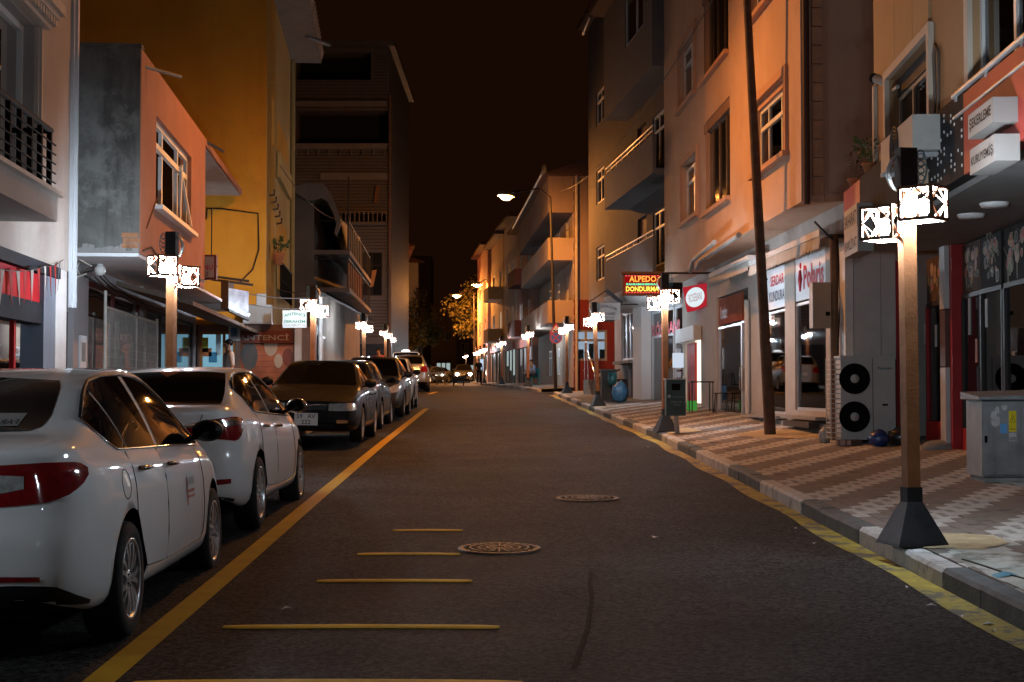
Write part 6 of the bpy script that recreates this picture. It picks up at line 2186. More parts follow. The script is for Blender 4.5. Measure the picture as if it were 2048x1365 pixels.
ftext(FL, 'DONDURMA', a0 + 0.06, z0 + 0.065, hw * 0.88, 0.12, emis('led_yellow', (1.0, 0.75, 0.1), 1.6), LS, o=0.009, bold=0.03)
for zc, n in ((z1 - 0.05, 12), (z0 + 0.038, 12)):
    mb = MB()
    for i in range(n):
        c = a0 + 0.07 + (hw - 0.14) * i / (n - 1)
        FL.box(mb, c - 0.02, c + 0.02, 0.008, 0.012, zc - 0.007, zc + 0.007)
    mb.build('led_border', emis('led_red', (1.0, 0.16, 0.12), 1.6), LS, kind='stuff')
tube('sign_bracket', [FL.P(a1, -0.06, z1 + 0.02), FL.P(a1 + 1.4, -0.06, z1 + 0.02)], 0.025, DARKFR, LS)

# ------------------------------------------------------------------ right side: corner house beyond the side street
R4 = thing('apartment_building', 'tall corner house beyond the side street with one long orange lit balcony', 'building', (4, 62, walk_z(4, 62)))
K4 = -0.06
F4 = right_front(6.42, K4)
E4 = end_of(F4, 62.0)
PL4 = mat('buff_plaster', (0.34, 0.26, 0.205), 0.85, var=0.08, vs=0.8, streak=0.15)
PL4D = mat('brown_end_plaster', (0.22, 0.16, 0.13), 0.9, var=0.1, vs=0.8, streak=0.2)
ZE = 1.45
ztop4 = E4.z(1115, 352)
x4 = F4.P(62, 0, 0).x
L4z = [4.55, 7.35, 10.2]
hs = []
for z in L4z[:2] + [1.4]:
    hs += [(64.3, 65.6, z + 0.35 if z < 2 else z + 0.1, z + 2.1), (68.5, 70.2, z + 0.8, z + 2.1), (73, 75, z + 0.8, z + 2.1)]
wall(F4, R4, PL4, 62.3, 82.0, 0.9, ztop4, hs, depth=0.15, body=8)
for q in hs:
    window(F4, R4, *q, cols=(0.5,), transom=0.7, o=-0.07, fr=0.07)
# balconies on the street side
for z, p0, p1, mm_ in ((4.55, 1040, 1115, PL4), (7.3, 1045, 1097, PL4)):
    mb = MB()
    ua_, ub_ = 62.3, 80.0
    F4.box(mb, ua_, ub_, 0.002, 1.1, z - 0.14, z)
    F4.box(mb, ua_, ub_, 1.0, 1.1, z, z + 0.85)
    F4.box(mb, ua_, ua_ + 0.1, 0.002, 1.0, z, z + 0.85)
    mb.build('balcony', mm_, R4)
mb = MB()
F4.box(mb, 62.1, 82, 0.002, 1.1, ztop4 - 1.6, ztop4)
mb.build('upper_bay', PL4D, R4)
# roof: low pitched, with eaves and dish
mb = MB()
A, Bp, Cc, D = F4.P(61.6, 1.4, ztop4 + 0.002), F4.P(82.4, 1.4, ztop4 + 0.002), F4.P(82.4, -8, ztop4 + 0.002), F4.P(61.6, -8, ztop4 + 0.002)
r1_, r2_ = F4.P(62, -3.4, ztop4 + 1.9), F4.P(82, -3.4, ztop4 + 1.9)
mb.add([A, Bp, Cc, D, r1_, r2_], [(0, 1, 5, 4), (2, 3, 4, 5), (0, 4, 3), (1, 2, 5), (0, 3, 2, 1)])
mb.build('roof', mat('dark_tiles', (0.12, 0.065, 0.045), 0.85), R4)
tube('gutter', [F4.P(61.6, 1.42, ztop4 + 0.03), F4.P(82.4, 1.42, ztop4 + 0.03)], 0.07, STEEL, R4)
dd = MB()
pd = F4.P(66.5, 0.9, ztop4 + 0.75)
dd.ball(pd, 0.5, 14, 8, 0, (0.35, 1, 1))
dd.tube([pd, pd - Vector((0, 0, 1.0))], 0.04, 6)
dd.build('satellite_dish', mat('dish_grey', (0.35, 0.34, 0.33), 0.6), R4)
# end wall facing the camera: plaster above, dark red paint below with a lit window
xe1 = 9.0
qw = (E4.u(1151), E4.u(1214), E4.z(1180, 722), E4.z(1180, 660))
RED4 = mat('dark_red_wall_paint', (0.14, 0.02, 0.018), 0.8, var=0.15, vs=1.5)
z4s = E4.z(1180, 600)
wall(E4, R4, RED4, x4 + 0.02, xe1, 1.0, z4s, [qw], depth=0.15, body=2.0, o=0.02, room=emis('lit_room_wall', (0.72, 0.80, 1.0), 0.85))
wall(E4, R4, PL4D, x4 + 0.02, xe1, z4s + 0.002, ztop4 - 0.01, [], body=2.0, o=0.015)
window(E4, R4, *qw, cols=(0.33, 0.66), transom=0.66, trcols=(0.33, 0.66), o=-0.03, fr=0.1, fm=mat('dull_frame', (0.22, 0.21, 0.2), 0.6), pm=GLASS)
for a, b in ((0.36, 0.62), (0.02, 0.3), (0.70, 0.97)):
    u0 = qw[0] + (qw[1] - qw[0]) * a
    u1 = qw[0] + (qw[1] - qw[0]) * b
    fbox(E4, 'room_shape', mat('room_dark_shape', (0.05, 0.05, 0.06), 0.8), R4, u0 + 0.1, u1 - 0.05, -0.12, -0.09, qw[2] + 0.02, qw[2] + 0.5 + 0.25 * (a == 0.36))
tube('rain_pipe', [E4.P(x4 + 0.12, 0.08, 1.4), E4.P(x4 + 0.12, 0.08, ztop4)], 0.07, mat('pale_pipe', (0.4, 0.34, 0.28), 0.6), R4)
for i in range(30):
    z = 2.0 + i * 0.28
    fbox(E4, 'corner_block', PL4, R4, x4 - 0.012 + (0.0 if i % 2 else 0.03), x4 + 0.0195, 0.0, 0.03, z, z + 0.2)

# ------------------------------------------------------------------ far houses on the right


def far_house(label, F, u0, u1, zb, zt, m, levels, wins, roof=True, bal=None, shop=None, parent_pt=None, wlit=None, name='apartment_building', body=9, mroof=None):
    t = thing(name, label, 'building', F.P((u0 + u1) / 2, 0, zb))
    hs = []
    for z in levels:
        for a, b in wins:
            hs.append((u0 + (u1 - u0) * a, u0 + (u1 - u0) * b, z + 0.8, z + 2.1))
    if shop:
        hs.append((u0 + 0.8, u1 - 0.8, zb + 0.35, zb + 2.6))
    wall(F, t, m, u0, u1, zb, zt, hs, depth=0.2, body=body)
    for i, q in enumerate(hs[:len(levels) * len(wins)]):
        window(F, t, *q, cols=(0.5,), o=-0.08, fr=0.08, pm=(emis('lit_far_window', (1.0, 0.8, 0.5), 0.7) if wlit == i else None))
    if shop:
        q = hs[-1]
        fbox(F, 'shop_window', shop, t, q[0], q[1], -0.15, -0.1, q[2], q[3])
        k_ = 1 / F.unit
        for c_ in (0.0, 0.34, 0.66, 1.0):
            uu_ = q[0] + (q[1] - q[0]) * c_
            fbox(F, 'shop_post', DARKFR, t, uu_ - 0.09, uu_ + 0.09, -0.1, -0.02, q[2], q[3])
        for c_ in (0.06, 0.4, 0.72):
            uu_ = q[0] + (q[1] - q[0]) * c_
            fbox(F, 'shop_goods', mat('far_goods', (0.12, 0.10, 0.08), 0.8), t, uu_, uu_ + (q[1] - q[0]) * 0.2, -0.099, -0.06, q[2], q[2] + 0.5 + c_)
        fbox(F, 'shop_sign', mat('far_sign', (0.3, 0.1, 0.08), 0.7), t, q[0], q[1], 0.0, 0.15, q[3] + 0.02, q[3] + 0.5)
    if bal:
        for z in levels:
            mb = MB()
            a, b = u0 + (u1 - u0) * bal[0], u0 + (u1 - u0) * bal[1]
            F.box(mb, a, b, 0.002, 1.0, z - 0.12, z)
            F.box(mb, a, b, 0.92, 1.0, z, z + 0.8)
            F.box(mb, a, a + 0.1, 0.002, 0.92, z, z + 0.8)
            mb.build('balcony', bal[2], t)
    if roof:
        mb = MB()
        F.box(mb, u0 - 0.3, u1 + 0.3, -body, 0.6, zt, zt + 0.15)
        c = [F.P(u0 - 0.3, 0.6, zt + 0.152), F.P(u1 + 0.3, 0.6, zt + 0.152), F.P(u1 + 0.3, -body, zt + 0.152), F.P(u0 - 0.3, -body, zt + 0.152), F.P(u0, -body / 2, zt + 1.8), F.P(u1, -body / 2, zt + 1.8)]
        mb.add(c, [(0, 1, 5, 4), (2, 3, 4, 5), (0, 4, 3), (1, 2, 5)])
        mb.build('roof', mroof or mat('dark_tiles', (0.12, 0.065, 0.045), 0.85), t)
    return t


PL5 = mat('pink_plaster', (0.45, 0.27, 0.21), 0.85, var=0.1, vs=0.6, streak=0.15)
PL6 = mat('ochre_plaster', (0.48, 0.33, 0.17), 0.85, var=0.1, vs=0.6, streak=0.15)
PL7 = mat('pale_plaster', (0.5, 0.45, 0.38), 0.85, var=0.1, vs=0.6, streak=0.15)
SHOPL = emis('far_shop_light', (0.80, 0.95, 0.92), 0.42)
SHOPD = mat('far_shop_dark', (0.05, 0.05, 0.05), 0.3)
g = mat('maroon_plaster', (0.24, 0.09, 0.065), 0.85)
far_house('pinkish house with maroon balconies and a lit white shopfront behind the seated person', right_front(9.4, -0.1), 82.3, 91.0, 1.4, 11.4, PL5, (4.7, 7.7), ((0.12, 0.3), (0.6, 0.8)), bal=(0.02, 0.5, g), shop=SHOPD)
far_house('narrow pale house, second beyond the corner house on the right', right_front(9.4, -0.1), 91.3, 99.5, 1.5, 12.6, PL7, (4.9, 7.9), ((0.2, 0.4), (0.6, 0.8)), shop=SHOPL)
far_house('ochre house with a raking roof edge close to the highest orange lamp', right_front(8.9, -0.095), 100, 111, 1.6, 12.4, PL6, (5, 8), ((0.15, 0.3), (0.65, 0.85)), bal=(0.1, 0.5, PL6), shop=SHOPD, wlit=0)
far_house('tall narrow house beside the far street light, farthest seen on the right', right_front(7.9, -0.088), 111.4, 124, 1.7, 12.8, PL5, (5, 8), ((0.15, 0.3), (0.65, 0.85)), shop=SHOPD)
EE = end_wall(215)
far_house('house closing the end of the street above lit shop windows', EE, EE.u(862), EE.u(912), 2.8, EE.z(890, 610), PL6, (8,), ((0.15, 0.35), (0.6, 0.8)), shop=SHOPL, roof=False)
far_house('wide dark block behind the orange lit tree at the street end', end_wall(235), end_wall(235).u(912), end_wall(235).u(1010), 2.8, 15, PL4D, (7, 10), ((0.1, 0.25), (0.5, 0.7)), shop=SHOPL, roof=False)
far_house('block seen dimly at the street end behind the dark left tree', end_wall(240), end_wall(240).u(760), end_wall(240).u(861), 2.8, 24, PL4D, (8, 12, 16), ((0.1, 0.25), (0.5, 0.7), (0.8, 0.92)), shop=SHOPL, roof=False)
# ------------------------------------------------------------------ left side: pale house with red shop
KL = -0.09
L1 = thing('apartment_building', 'pale plastered house at the left edge with black balcony rail above a red shop', 'building', (-7, 15, walk_zl(-7, 15)))
G1 = left_front(-4.19, KL)
G1b = left_front(-3.55, KL)
PL1 = mat('pale_rough_plaster', (0.40, 0.36, 0.33), 0.9, var=0.08, vs=1.5, bump=0.7, bs=70, streak=0.08)
PLTRIM = mat('cream_moulding', (0.55, 0.48, 0.42), 0.8, var=0.06)
e1 = G1.u(140)
da, db = 10.0, G1.u(62)
zfl = G1b.z(110, 386) + 0.0
zdt = G1.z(62, 60) + 0.5
wall(G1, L1, PL1, 8.0, e1, G1.z(95, 528), 12.0, [(da, db, zfl, G1.z(64, 48))], depth=0.28, body=6)
window(G1, L1, da, db, zfl, G1.z(64, 48), cols=(0.3, 0.55, 0.8), o=-0.16, fr=0.08, pm=GLASS, curtain=((0.2, 0.95),), name='balcony_door')
tr = MB()
zt_ = G1.z(64, 48)
G1.box(tr, db, db + 0.16, 0.0, 0.05, zfl, zt_ + 0.0)
G1.box(tr, db + 0.05, db + 0.11, 0.05, 0.08, zfl, zt_)
tr.build('door_moulding', PLTRIM, L1)
tr = MB()
G1.box(tr, 8.5, db + 0.24, 0.0, 0.14, zt_ + 0.02, zt_ + 0.16)
G1.box(tr, 8.5, db + 0.34, 0.0, 0.22, zt_ + 0.16, zt_ + 0.22)
G1.box(tr, 8.5, db + 0.40, 0.0, 0.28, zt_ + 0.22, zt_ + 0.34)
tr.build('cornice', PLTRIM, L1)
for i in range(26):
    u = db + 0.26 - i * 0.13
    fbox(G1, 'dentil', PLTRIM, L1, u - 0.035, u + 0.035, 0.141, 0.2, zt_ + 0.07, zt_ + 0.158)
# corner pipe/edge moulding
tr = MB()
G1.box(tr, e1 - 0.13, e1 + 0.03, 0.0, 0.04, 2.6, 12)
G1.box(tr, e1 - 0.05, e1 + 0.035, 0.04, 0.075, 2.6, 12)
tr.build('corner_moulding', mat('pale_blue_white_trim', (0.56, 0.57, 0.60), 0.7, var=0.05), L1)
# balcony
ub1_ = G1b.u(112)
mb = MB()
G1b.box(mb, 8.0, ub1_, -0.60, 0.0, zfl - 0.30, zfl - 0.03)
bal = mb.build('balcony', PL1, L1)
fbox(G1b, 'balcony_edge', PLTRIM, bal, 8.0, ub1_ + 0.05, -0.60, 0.06, zfl - 0.028, zfl + 0.015)
zr1 = G1b.z(100, 252)
for i in range(8):
    u = ub1_ - 0.12 - i * 0.42
    p = MB()
    G1b.box(p, u - 0.028, u + 0.028, -0.09, -0.04, zfl + 0.016, zr1 - 0.02)
    p.build('rail_post', BLACKM, bal)
for i in range(5):
    z = zfl + 0.12 + (zr1 - zfl - 0.2) * i / 4.6
    tube('rail_bar', [G1b.P(8.0, -0.03, z), G1b.P(ub1_ + 0.02, -0.03, z)], 0.009, BLACKM, bal, 6)
tube('handrail', [G1b.P(8.0, -0.06, zr1), G1b.P(ub1_ - 0.08, -0.06, zr1), G1b.P(ub1_ - 0.08, -0.5, zr1)], 0.032, BLACKM, bal, 8)
# red shop below
G1g = left_front(-4.35, KL)
zb_ = lambda u: walk_zl(G1.P(u, 0, 0).x, u) - 0.05
ztop = G1.z(95, 528) - 0.01
SLATE = mat('slate_blue_frame', (0.02, 0.024, 0.032), 0.85, var=0.1, spec=0.12)
BLUEC = mat('grey_blue_column', (0.15, 0.18, 0.23), 0.7, var=0.08)
wall(G1g, L1, mat('red_shop_back', (0.16, 0.02, 0.02), 0.7), 8.0, e1 - 0.1, 0.2, ztop, [(9, G1g.u(66), 0.6, 2.45)], depth=0.3, body=5, room=emis('phone_shop_light', (1.0, 0.22, 0.2), 0.12))
fbox(G1g, 'sign_border', SLATE, L1, 8.0, G1g.u(88), 0.002, 0.20, ztop - 0.14, ztop)
zs0, zs1 = G1g.z(60, 602, 0.1), ztop - 0.142
fbox(G1g, 'sign_panel', SIGNRED if False else mat('deep_red_sign', (0.42, 0.012, 0.018), 0.8, var=0.05, spec=0.15), L1, 8.0, G1g.u(80, 0.1), 0.002, 0.11, zs0, zs1)
fbox(G1g, 'sign_border', SLATE, L1, 8.0, G1g.u(84, 0.1), 0.002, 0.14, zs0 - 0.26, zs0 - 0.003)
c0 = G1g.u(85, 0.15)
c1 = G1g.u(108, 0.15)
fbox(G1g, 'corner_column', BLUEC, L1, c0, c1, 0.0, 0.16, 0.3, ztop)
fbox(G1g, 'corner_column', mat('white_column_face', (0.50, 0.50, 0.50), 0.7), L1, c1 + 0.003, G1g.u(130, 0.15), -0.2, 0.165, 0.3, ztop)
REDW = mat('red_window_frame', (0.45, 0.015, 0.02), 0.7, spec=0.2)
window(G1g, L1, 10.5, G1g.u(70), 0.6, 2.43, cols=(0.28, 0.62, 0.84), o=0.02, fr=0.09, fm=REDW, pm=GLASS, name='shop_window')
PHB = mat('poster_white', (0.52, 0.50, 0.47), 0.6, var=0.06, vs=8)
ua_, ub_ = G1g.u(8), G1g.u(38)
fbox(G1g, 'poster', PHB, L1, ua_, ub_, 0.0, 0.012, 0.75, 2.28)
fbox(G1g, 'poster_print', mat('poster_phone_dark', (0.06, 0.08, 0.09), 0.5), L1, ua_ + 0.05, ua_ + 0.17, 0.0125, 0.014, 1.75, 2.05)
fbox(G1g, 'poster_print', mat('poster_red', (0.42, 0.03, 0.03), 0.5), L1, ua_, ub_, 0.0125, 0.0135, 2.1, 2.17)
for i, (a, b) in enumerate(((0.6, 1.9), (0.75, 1.72), (0.3, 1.3), (0.5, 1.1), (0.75, 1.12), (0.35, 0.95), (0.62, 0.93))):
    u = ua_ + (ub_ - ua_) * a
    fbox(G1g, 'poster_print', mat('poster_orange', (0.45, 0.18, 0.05), 0.5) if i % 2 else MATS['poster_phone_dark'], L1, u, u + 0.08, 0.0125, 0.0137, b, b + 0.1)
# bunting under the balcony
p0, p1, p2 = at(-30, 530, 13.6), at(90, 533, 16.6), at(128, 519, 18.6)
BU = thing('bunting', 'string of red and white pennants hanging across the red shopfront', 'bunting', p1)
line = sag(p0, p1, 0.06, 8)[:-1] + sag(p1, p2, 0.03, 4)
tube('bunting_string', line, 0.005, CABLE, BU, 5)
PWH = mat('pennant_white', (0.6, 0.58, 0.55), 0.8, trans=0.3)
PRD = mat('pennant_red', (0.45, 0.03, 0.03), 0.8, trans=0.3)
PGR = mat('pennant_dark', (0.10, 0.11, 0.12), 0.8)
tot = 13
for i in range(tot):
    t = i / (tot - 1) * (len(line) - 1)
    k = min(int(t), len(line) - 2)
    c = line[k].lerp(line[k + 1], t - k)
    d = (line[k + 1] - line[k]).normalized()
    w = 0.085
    mb = MB()
    tip = c - Vector((random.uniform(-.02, .02), random.uniform(-.02, .02), 0.36))
    ofs = Vector((0.003, 0, 0))
    mb.add([c - d * w, c + d * w, tip, c - d * w + ofs, c + d * w + ofs, tip + ofs], [(0, 1, 2), (5, 4, 3), (0, 2, 5, 3), (1, 4, 5, 2), (0, 3, 4, 1)])
    mb.build('pennant', (PWH, PRD, PWH, PRD, PGR)[(i + (i > 9)) % 2 if i < 11 else (4 if i == 11 else 0)], BU)

# ------------------------------------------------------------------ left side: salmon house with overhanging upper floor
L2 = thing('apartment_building', 'low salmon house with bare grey concrete side wall and overhanging upper floor', 'building', (-6.5, 24, walk_zl(-6.5, 24)))
G2 = left_front(-3.4, KL)
Y2 = 19.7
E2 = end_of(G2, Y2)
x2 = G2.P(Y2, 0, 0).x
z2b = E2.z(268, 506)
z2t = E2.z(268, 96)
u2e = G2.u(408)
SALM = mat('faded_salmon_plaster', (0.36, 0.175, 0.115), 0.9, var=0.12, vs=1.2, bump=0.5, bs=60, streak=0.12, blotch=((0.30, 0.15, 0.10), 1.1, 0.62))
RAWC = mat('raw_concrete_wall', (0.115, 0.113, 0.105), 0.95, var=0.5, vs=1.3, bump=1.0, bs=9, streak=0.9, blotch=((0.2, 0.2, 0.19), 0.9, 0.53))
BRK = mat('exposed_red_brick', (0.30, 0.14, 0.075), 0.9, var=0.3, vs=10, bump=0.5)
wq = (G2.u(309), G2.u(380), G2.z(309, 408), G2.z(309, 226))
wall(G2, L2, SALM, Y2 + 0.021, u2e, z2b, z2t, [wq], depth=0.22, body=6)
window(G2, L2, wq[0], wq[1], wq[2], wq[3], cols=(0.27, 0.70), transom=0.72, trcols=(0.27, 0.70), o=-0.1, fr=0.085, pm=GLASS, sill=0.12, curtain=((0.3, 0.68),))
# an open sash leaning inwards
mb = MB()
uu = wq[0] + (wq[1] - wq[0]) * 0.74
for a, b in (((uu, wq[2] + 0.1), (wq[1] - 0.1, wq[2] + 0.1)), ((uu, wq[2] + 0.1), (uu + 0.05, wq[2] + 1.05)),):
    mb.bar(G2.P(a[0], -0.06, a[1]), G2.P(b[0], -0.04, b[1]), 0.05, 0.04)
mb.bar(G2.P(uu, -0.05, wq[2] + 1.0), G2.P(wq[1] - 0.15, 0.02, wq[2] + 0.1), 0.045, 0.035)
mb.build('open_sash', WHITEPVC, L2)
fbox(E2, 'side_wall', RAWC, L2, x2 - 5.5, x2 - 0.002, 0.0, 0.03, z2b + 0.0, z2t + 0.0)
fbox(E2, 'wall_cap', RAWC, L2, x2 - 5.5, x2 + 0.01, -0.2, 0.05, z2t + 0.003, z2t + 0.05)
for i in range(3):
    for j in range(2):
        fbox(E2, 'brick', BRK, L2, x2 - 0.24 + j * 0.115 + 0.02 * (i % 2), x2 - 0.13 + j * 0.115 + 0.02 * (i % 2), 0.02, 0.037, z2b + 0.06 + i * 0.075, z2b + 0.125 + i * 0.075)
mb = MB()
rg = random.Random(2)
for i in range(16):
    a = x2 - 0.1 - i * 0.085
    h = rg.uniform(0.02, 0.13)
    mb.add([E2.P(a, 0.033, z2b + 0.002), E2.P(a + 0.09, 0.033, z2b + 0.002), E2.P(a + 0.085, 0.033, z2b + h), E2.P(a + 0.01, 0.033, z2b + h * rg.uniform(.6, 1.2))], [(0, 1, 2, 3)])
mb.build('broken_plaster_edge', CONC, L2)
# roof slab continuing as a canopy over the set back rear part
u2r = G2.u(482)
mb = MB()
G2.box(mb, u2e + 0.002, u2r, -2.6, 0.0, z2t - 0.13, z2t - 0.001)
mb.build('roof_canopy', SALM, L2)
fbox(G2, 'canopy_soffit', mat('canopy_grey_soffit', (0.36, 0.36, 0.36), 0.85), L2, u2e + 0.05, u2r - 0.05, -2.6, -0.05, z2t - 0.16, z2t - 0.132)
G2s = left_front(-5.2, KL)
wall(G2s, L2, SALM, u2e - 0.5, u2r, z2b, z2t - 0.16, [], body=4)
tube('iron_rod', [G2.P(Y2 + 0.3, -0.05, z2t - 0.18), G2.P(Y2 + 0.9, 0.42, z2t - 0.2)], 0.025, STEEL, L2, 6)
tube('iron_rod', [G2.P(u2e + 0.1, -0.05, z2t - 0.02), G2.P(u2e + 1.2, 0.2, z2t - 0.05)], 0.03, DARKFR, L2, 6)
tube('wall_cable', [G2.P(Y2 + 0.2, 0.02, z2b + 0.05)] + [G2.P(Y2 + 0.2 + i * 0.7, 0.02, z2b + 0.12 + 0.06 * sin(i * 2.1)) for i in range(1, 11)], 0.012, CABLE, L2, 5)
tube('wall_cable', [G2.P(Y2 + 0.5, 0.015, z2b + 0.4), G2.P(Y2 + 1.4, 0.015, z2b + 0.95)], 0.01, mat('rust_streak', (0.22, 0.09, 0.05), 0.9), L2, 5)
# soffit and ground floor
mb = MB()
G2.box(mb, Y2 + 0.03, u2r, -2.2, -0.02, z2b - 0.05, z2b - 0.002)
mb.build('soffit', mat('white_soffit', (0.66, 0.67, 0.70), 0.85, var=0.12, vs=1.2, streak=0.1), L2)
G2g = left_front(-4.45, KL)
GRW = mat('mauve_grey_wall', (0.27, 0.25, 0.26), 0.85, var=0.1, vs=1.5, bump=0.2, bs=50)
ud0, ud1 = G2g.u(119), G2g.u(146)
um0, um1 = G2g.u(176), G2g.u(286)
ui0, ui1 = G2g.u(292), G2g.u(388)
zt_g = G2g.z(180, 560)
wall(G2g, L2, GRW, e1 - 0.3, 33.6, 0.3, z2b - 0.052, [(ud0, ud1, 0.6, zt_g + 0.08), (um0, um1, 0.7, zt_g), (ui0, ui1, 0.8, zt_g - 0.12)], depth=0.35, body=4.5)
# ornamental iron door
dr = thing('iron_gate', 'black ornamental iron door between the red shop and the mesh fronted shop', 'gate', G2g.P((ud0 + ud1) / 2, 0, 0.6))
fr = MB()
for a, b, c, d in ((ud0, ud0 + 0.06, 0.62, 2.62), (ud1 - 0.06, ud1, 0.62, 2.62), (ud0 + 0.06, ud1 - 0.06, 2.2, 2.27), (ud0 + 0.06, ud1 - 0.06, 0.62, 0.7)):
    G2g.box(fr, a, b, -0.14, -0.08, c, d)
fr.build('gate_frame', BLACKM, dr)
for i in range(5):
    u = ud0 + 0.14 + (ud1 - ud0 - 0.28) * i / 4
    mb = MB()
    mb.tube([G2g.P(u + 0.05 * sin(k_ * 1.3 + i), -0.1, 0.72 + k_ * 0.12) for k_ in range(13)], 0.016, 5)
    mb.build('scroll_bar', BLACKM, dr)
fbox(G2g, 'gate_glass', DARKGLASS, dr, ud0 + 0.06, ud1 - 0.06, -0.2, -0.19, 0.7, 2.2)
fbox(G2g, 'fanlight', mat('frosted_glass', (0.25, 0.26, 0.27), 0.4), dr, ud0 + 0.06, ud1 - 0.06, -0.15, -0.12, 2.3, 2.6)
# mesh screen in front of a window
MESHM = mat('old_white_mesh', (0.5, 0.48, 0.44), 0.7, var=0.2, vs=6)
ms = thing('mesh_screen', 'framed wire mesh screen over the dusty shop window', 'screen', G2g.P((um0 + um1) / 2, 0.2, 0.7))
fm_ = MB()
zmt = G2g.z(178, 605, 0.25)
for u in (um0, um0 + (um1 - um0) * 0.55, um1):
    fm_.tube([G2g.P(u, 0.25, 0.6), G2g.P(u, 0.25, zmt + (0.25 if u == um0 else 0.06))], 0.025, 6)
fm_.tube([G2g.P(um0, 0.25, zmt), G2g.P(um1, 0.25, zmt - 0.02)], 0.025, 6)
fm_.build('screen_frame', MESHM, ms)
wr = MB()
for i in range(60):
    u = um0 + (um1 - um0) * (i + 0.5) / 60
    wr.tube([G2g.P(u, 0.25, 0.6), G2g.P(u, 0.25, zmt)], 0.0045, 4, cap=False)
for i in range(12):
    z = 0.75 + i * 0.14
    wr.tube([G2g.P(um0, 0.255, z), G2g.P(um1, 0.255, z)], 0.0035, 4, cap=False)
wr.build('wire_mesh', MESHM, ms, kind='stuff')
window(G2g, L2, um0, um1, 0.7, zt_g, cols=(0.5,), o=-0.1, fr=0.06, fm=mat('red_brown_frame', (0.14, 0.03, 0.03), 0.6), pm=GLASS, name='shop_window')
rg = random.Random(8)
for i in range(9):
    u = um0 + 0.2 + (um1 - um0 - 0.5) * i / 9
    h = rg.uniform(0.4, 1.2)
    fbox(G2g, 'stored_goods', mat(('goods_brown', 'goods_tan', 'goods_grey')[i % 3], ((0.16, 0.08, 0.04), (0.22, 0.16, 0.09), (0.12, 0.12, 0.11))[i % 3], 0.8), L2, u, u + 0.35, -0.33, -0.2, 0.75, 0.75 + h)
# mirror glass windows beyond
window(G2g, L2, ui0, ui1, 0.8, zt_g - 0.12, cols=(0.3, 0.62), transom=0.35, o=-0.06, fr=0.07, fm=DARKFR, pm=mat('mirror_glass', (0.25, 0.28, 0.30), 0.06, metal=0.7, var=0.4, vs=3), name='shop_window')
u = G2g.u(163)
fbox(G2g, 'notice_board', mat('white_notice', (0.5, 0.52, 0.55), 0.4), L2, G2g.u(157), G2g.u(169), 0.002, 0.03, 1.78, 2.3)
fbox(G2g, 'notice_print', mat('notice_photo', (0.14, 0.16, 0.18), 0.5), L2, G2g.u(159), G2g.u(167), 0.031, 0.034, 1.92, 2.2)
# canopy over the far part: sloping brown boards with a soffit
CAN = mat('brown_canopy', (0.10, 0.075, 0.06), 0.8, var=0.2, vs=3)
zc_ = G2.z(332, 570)
mb = MB()
ca, cb = G2.u(330), G2.u(490)
mb.add([G2.P(ca, -0.75, zc_ - 0.02), G2.P(cb, -0.75, zc_ - 0.02), G2.P(cb, 0.42, zc_ - 0.32), G2.P(ca, 0.42, zc_ - 0.32), G2.P(ca, -0.75, zc_ + 0.05), G2.P(cb, -0.75, zc_ + 0.05), G2.P(cb, 0.42, zc_ - 0.25), G2.P(ca, 0.42, zc_ - 0.25)],
       [(0, 3, 2, 1), (4, 5, 6, 7), (0, 1, 5, 4), (1, 2, 6, 5), (2, 3, 7, 6), (3, 0, 4, 7)])
mb.build('shop_canopy', CAN, L2)
# three globe lamps under the soffit (unlit)
GLOBE = mat('opal_globe', (0.62, 0.62, 0.60), 0.25)
for i, (px, py, Y, lb) in enumerate(((200, 541, 20.9, 'nearest unlit white globe lamp under the overhang, by the black cable bundle'), (279, 579, 25.5, 'middle unlit white globe lamp under the overhang, left of the lantern post'), (393, 604, 31.0, 'farthest small globe lamp beyond the lantern post, below the canopy edge'))):
    p = at(px, py, Y)
    t = thing('globe_lamp', lb, 'lamp', p, 'unlit globe lamps under the overhang')
    MB().ball(p, 0.085, 14, 9).build('globe', GLOBE, t)
    MB().lathe([(0.045, 0.07), (0.045, 0.12), (0.001, 0.12)], 10, 0, Matrix.Translation(p)).build('lamp_holder', GLOBE, t)
    if i == 0:
        tube('lamp_arm', [p + Vector((0, 0, .12)), p + Vector((-0.25, 0.1, .2)), p + Vector((-0.6, 0.2, 0.1))], 0.02, DARKFR, t, 6)
    else:
        tube('lamp_arm', [p + Vector((0, 0, .12)), Vector((p.x, p.y, max(p.z + .2, z2b - .05)))], 0.012, DARKFR, t, 6)
# cables along the soffit
for k_ in range(4):
    a, b, c, d = at(140, 560 - 8 * k_, 20.3), at(190, 528 + 12 * k_, 21.0), at(245, 582 + 4 * k_, 23.5), at(330, 618 + 3 * k_, 28.0)
    tube('hanging_cable', [a] + sag(b, c, 0.06, 6) + sag(c, d, 0.05, 6)[1:], 0.012, CABLE if k_ % 2 else mat('grey_cable', (0.14, 0.11, 0.09), 0.6), L2, 5)
cf = MB()
for a, b in (((140, 555), (165, 515)), ((140, 515), (160, 552)), ((138, 560), (172, 548)), ((146, 512), (182, 533))):
    cf.bar(at(*a, 20.0), at(*b, 20.6), 0.025, 0.02)
cf.build('cable_bracket', MESHM, L2)

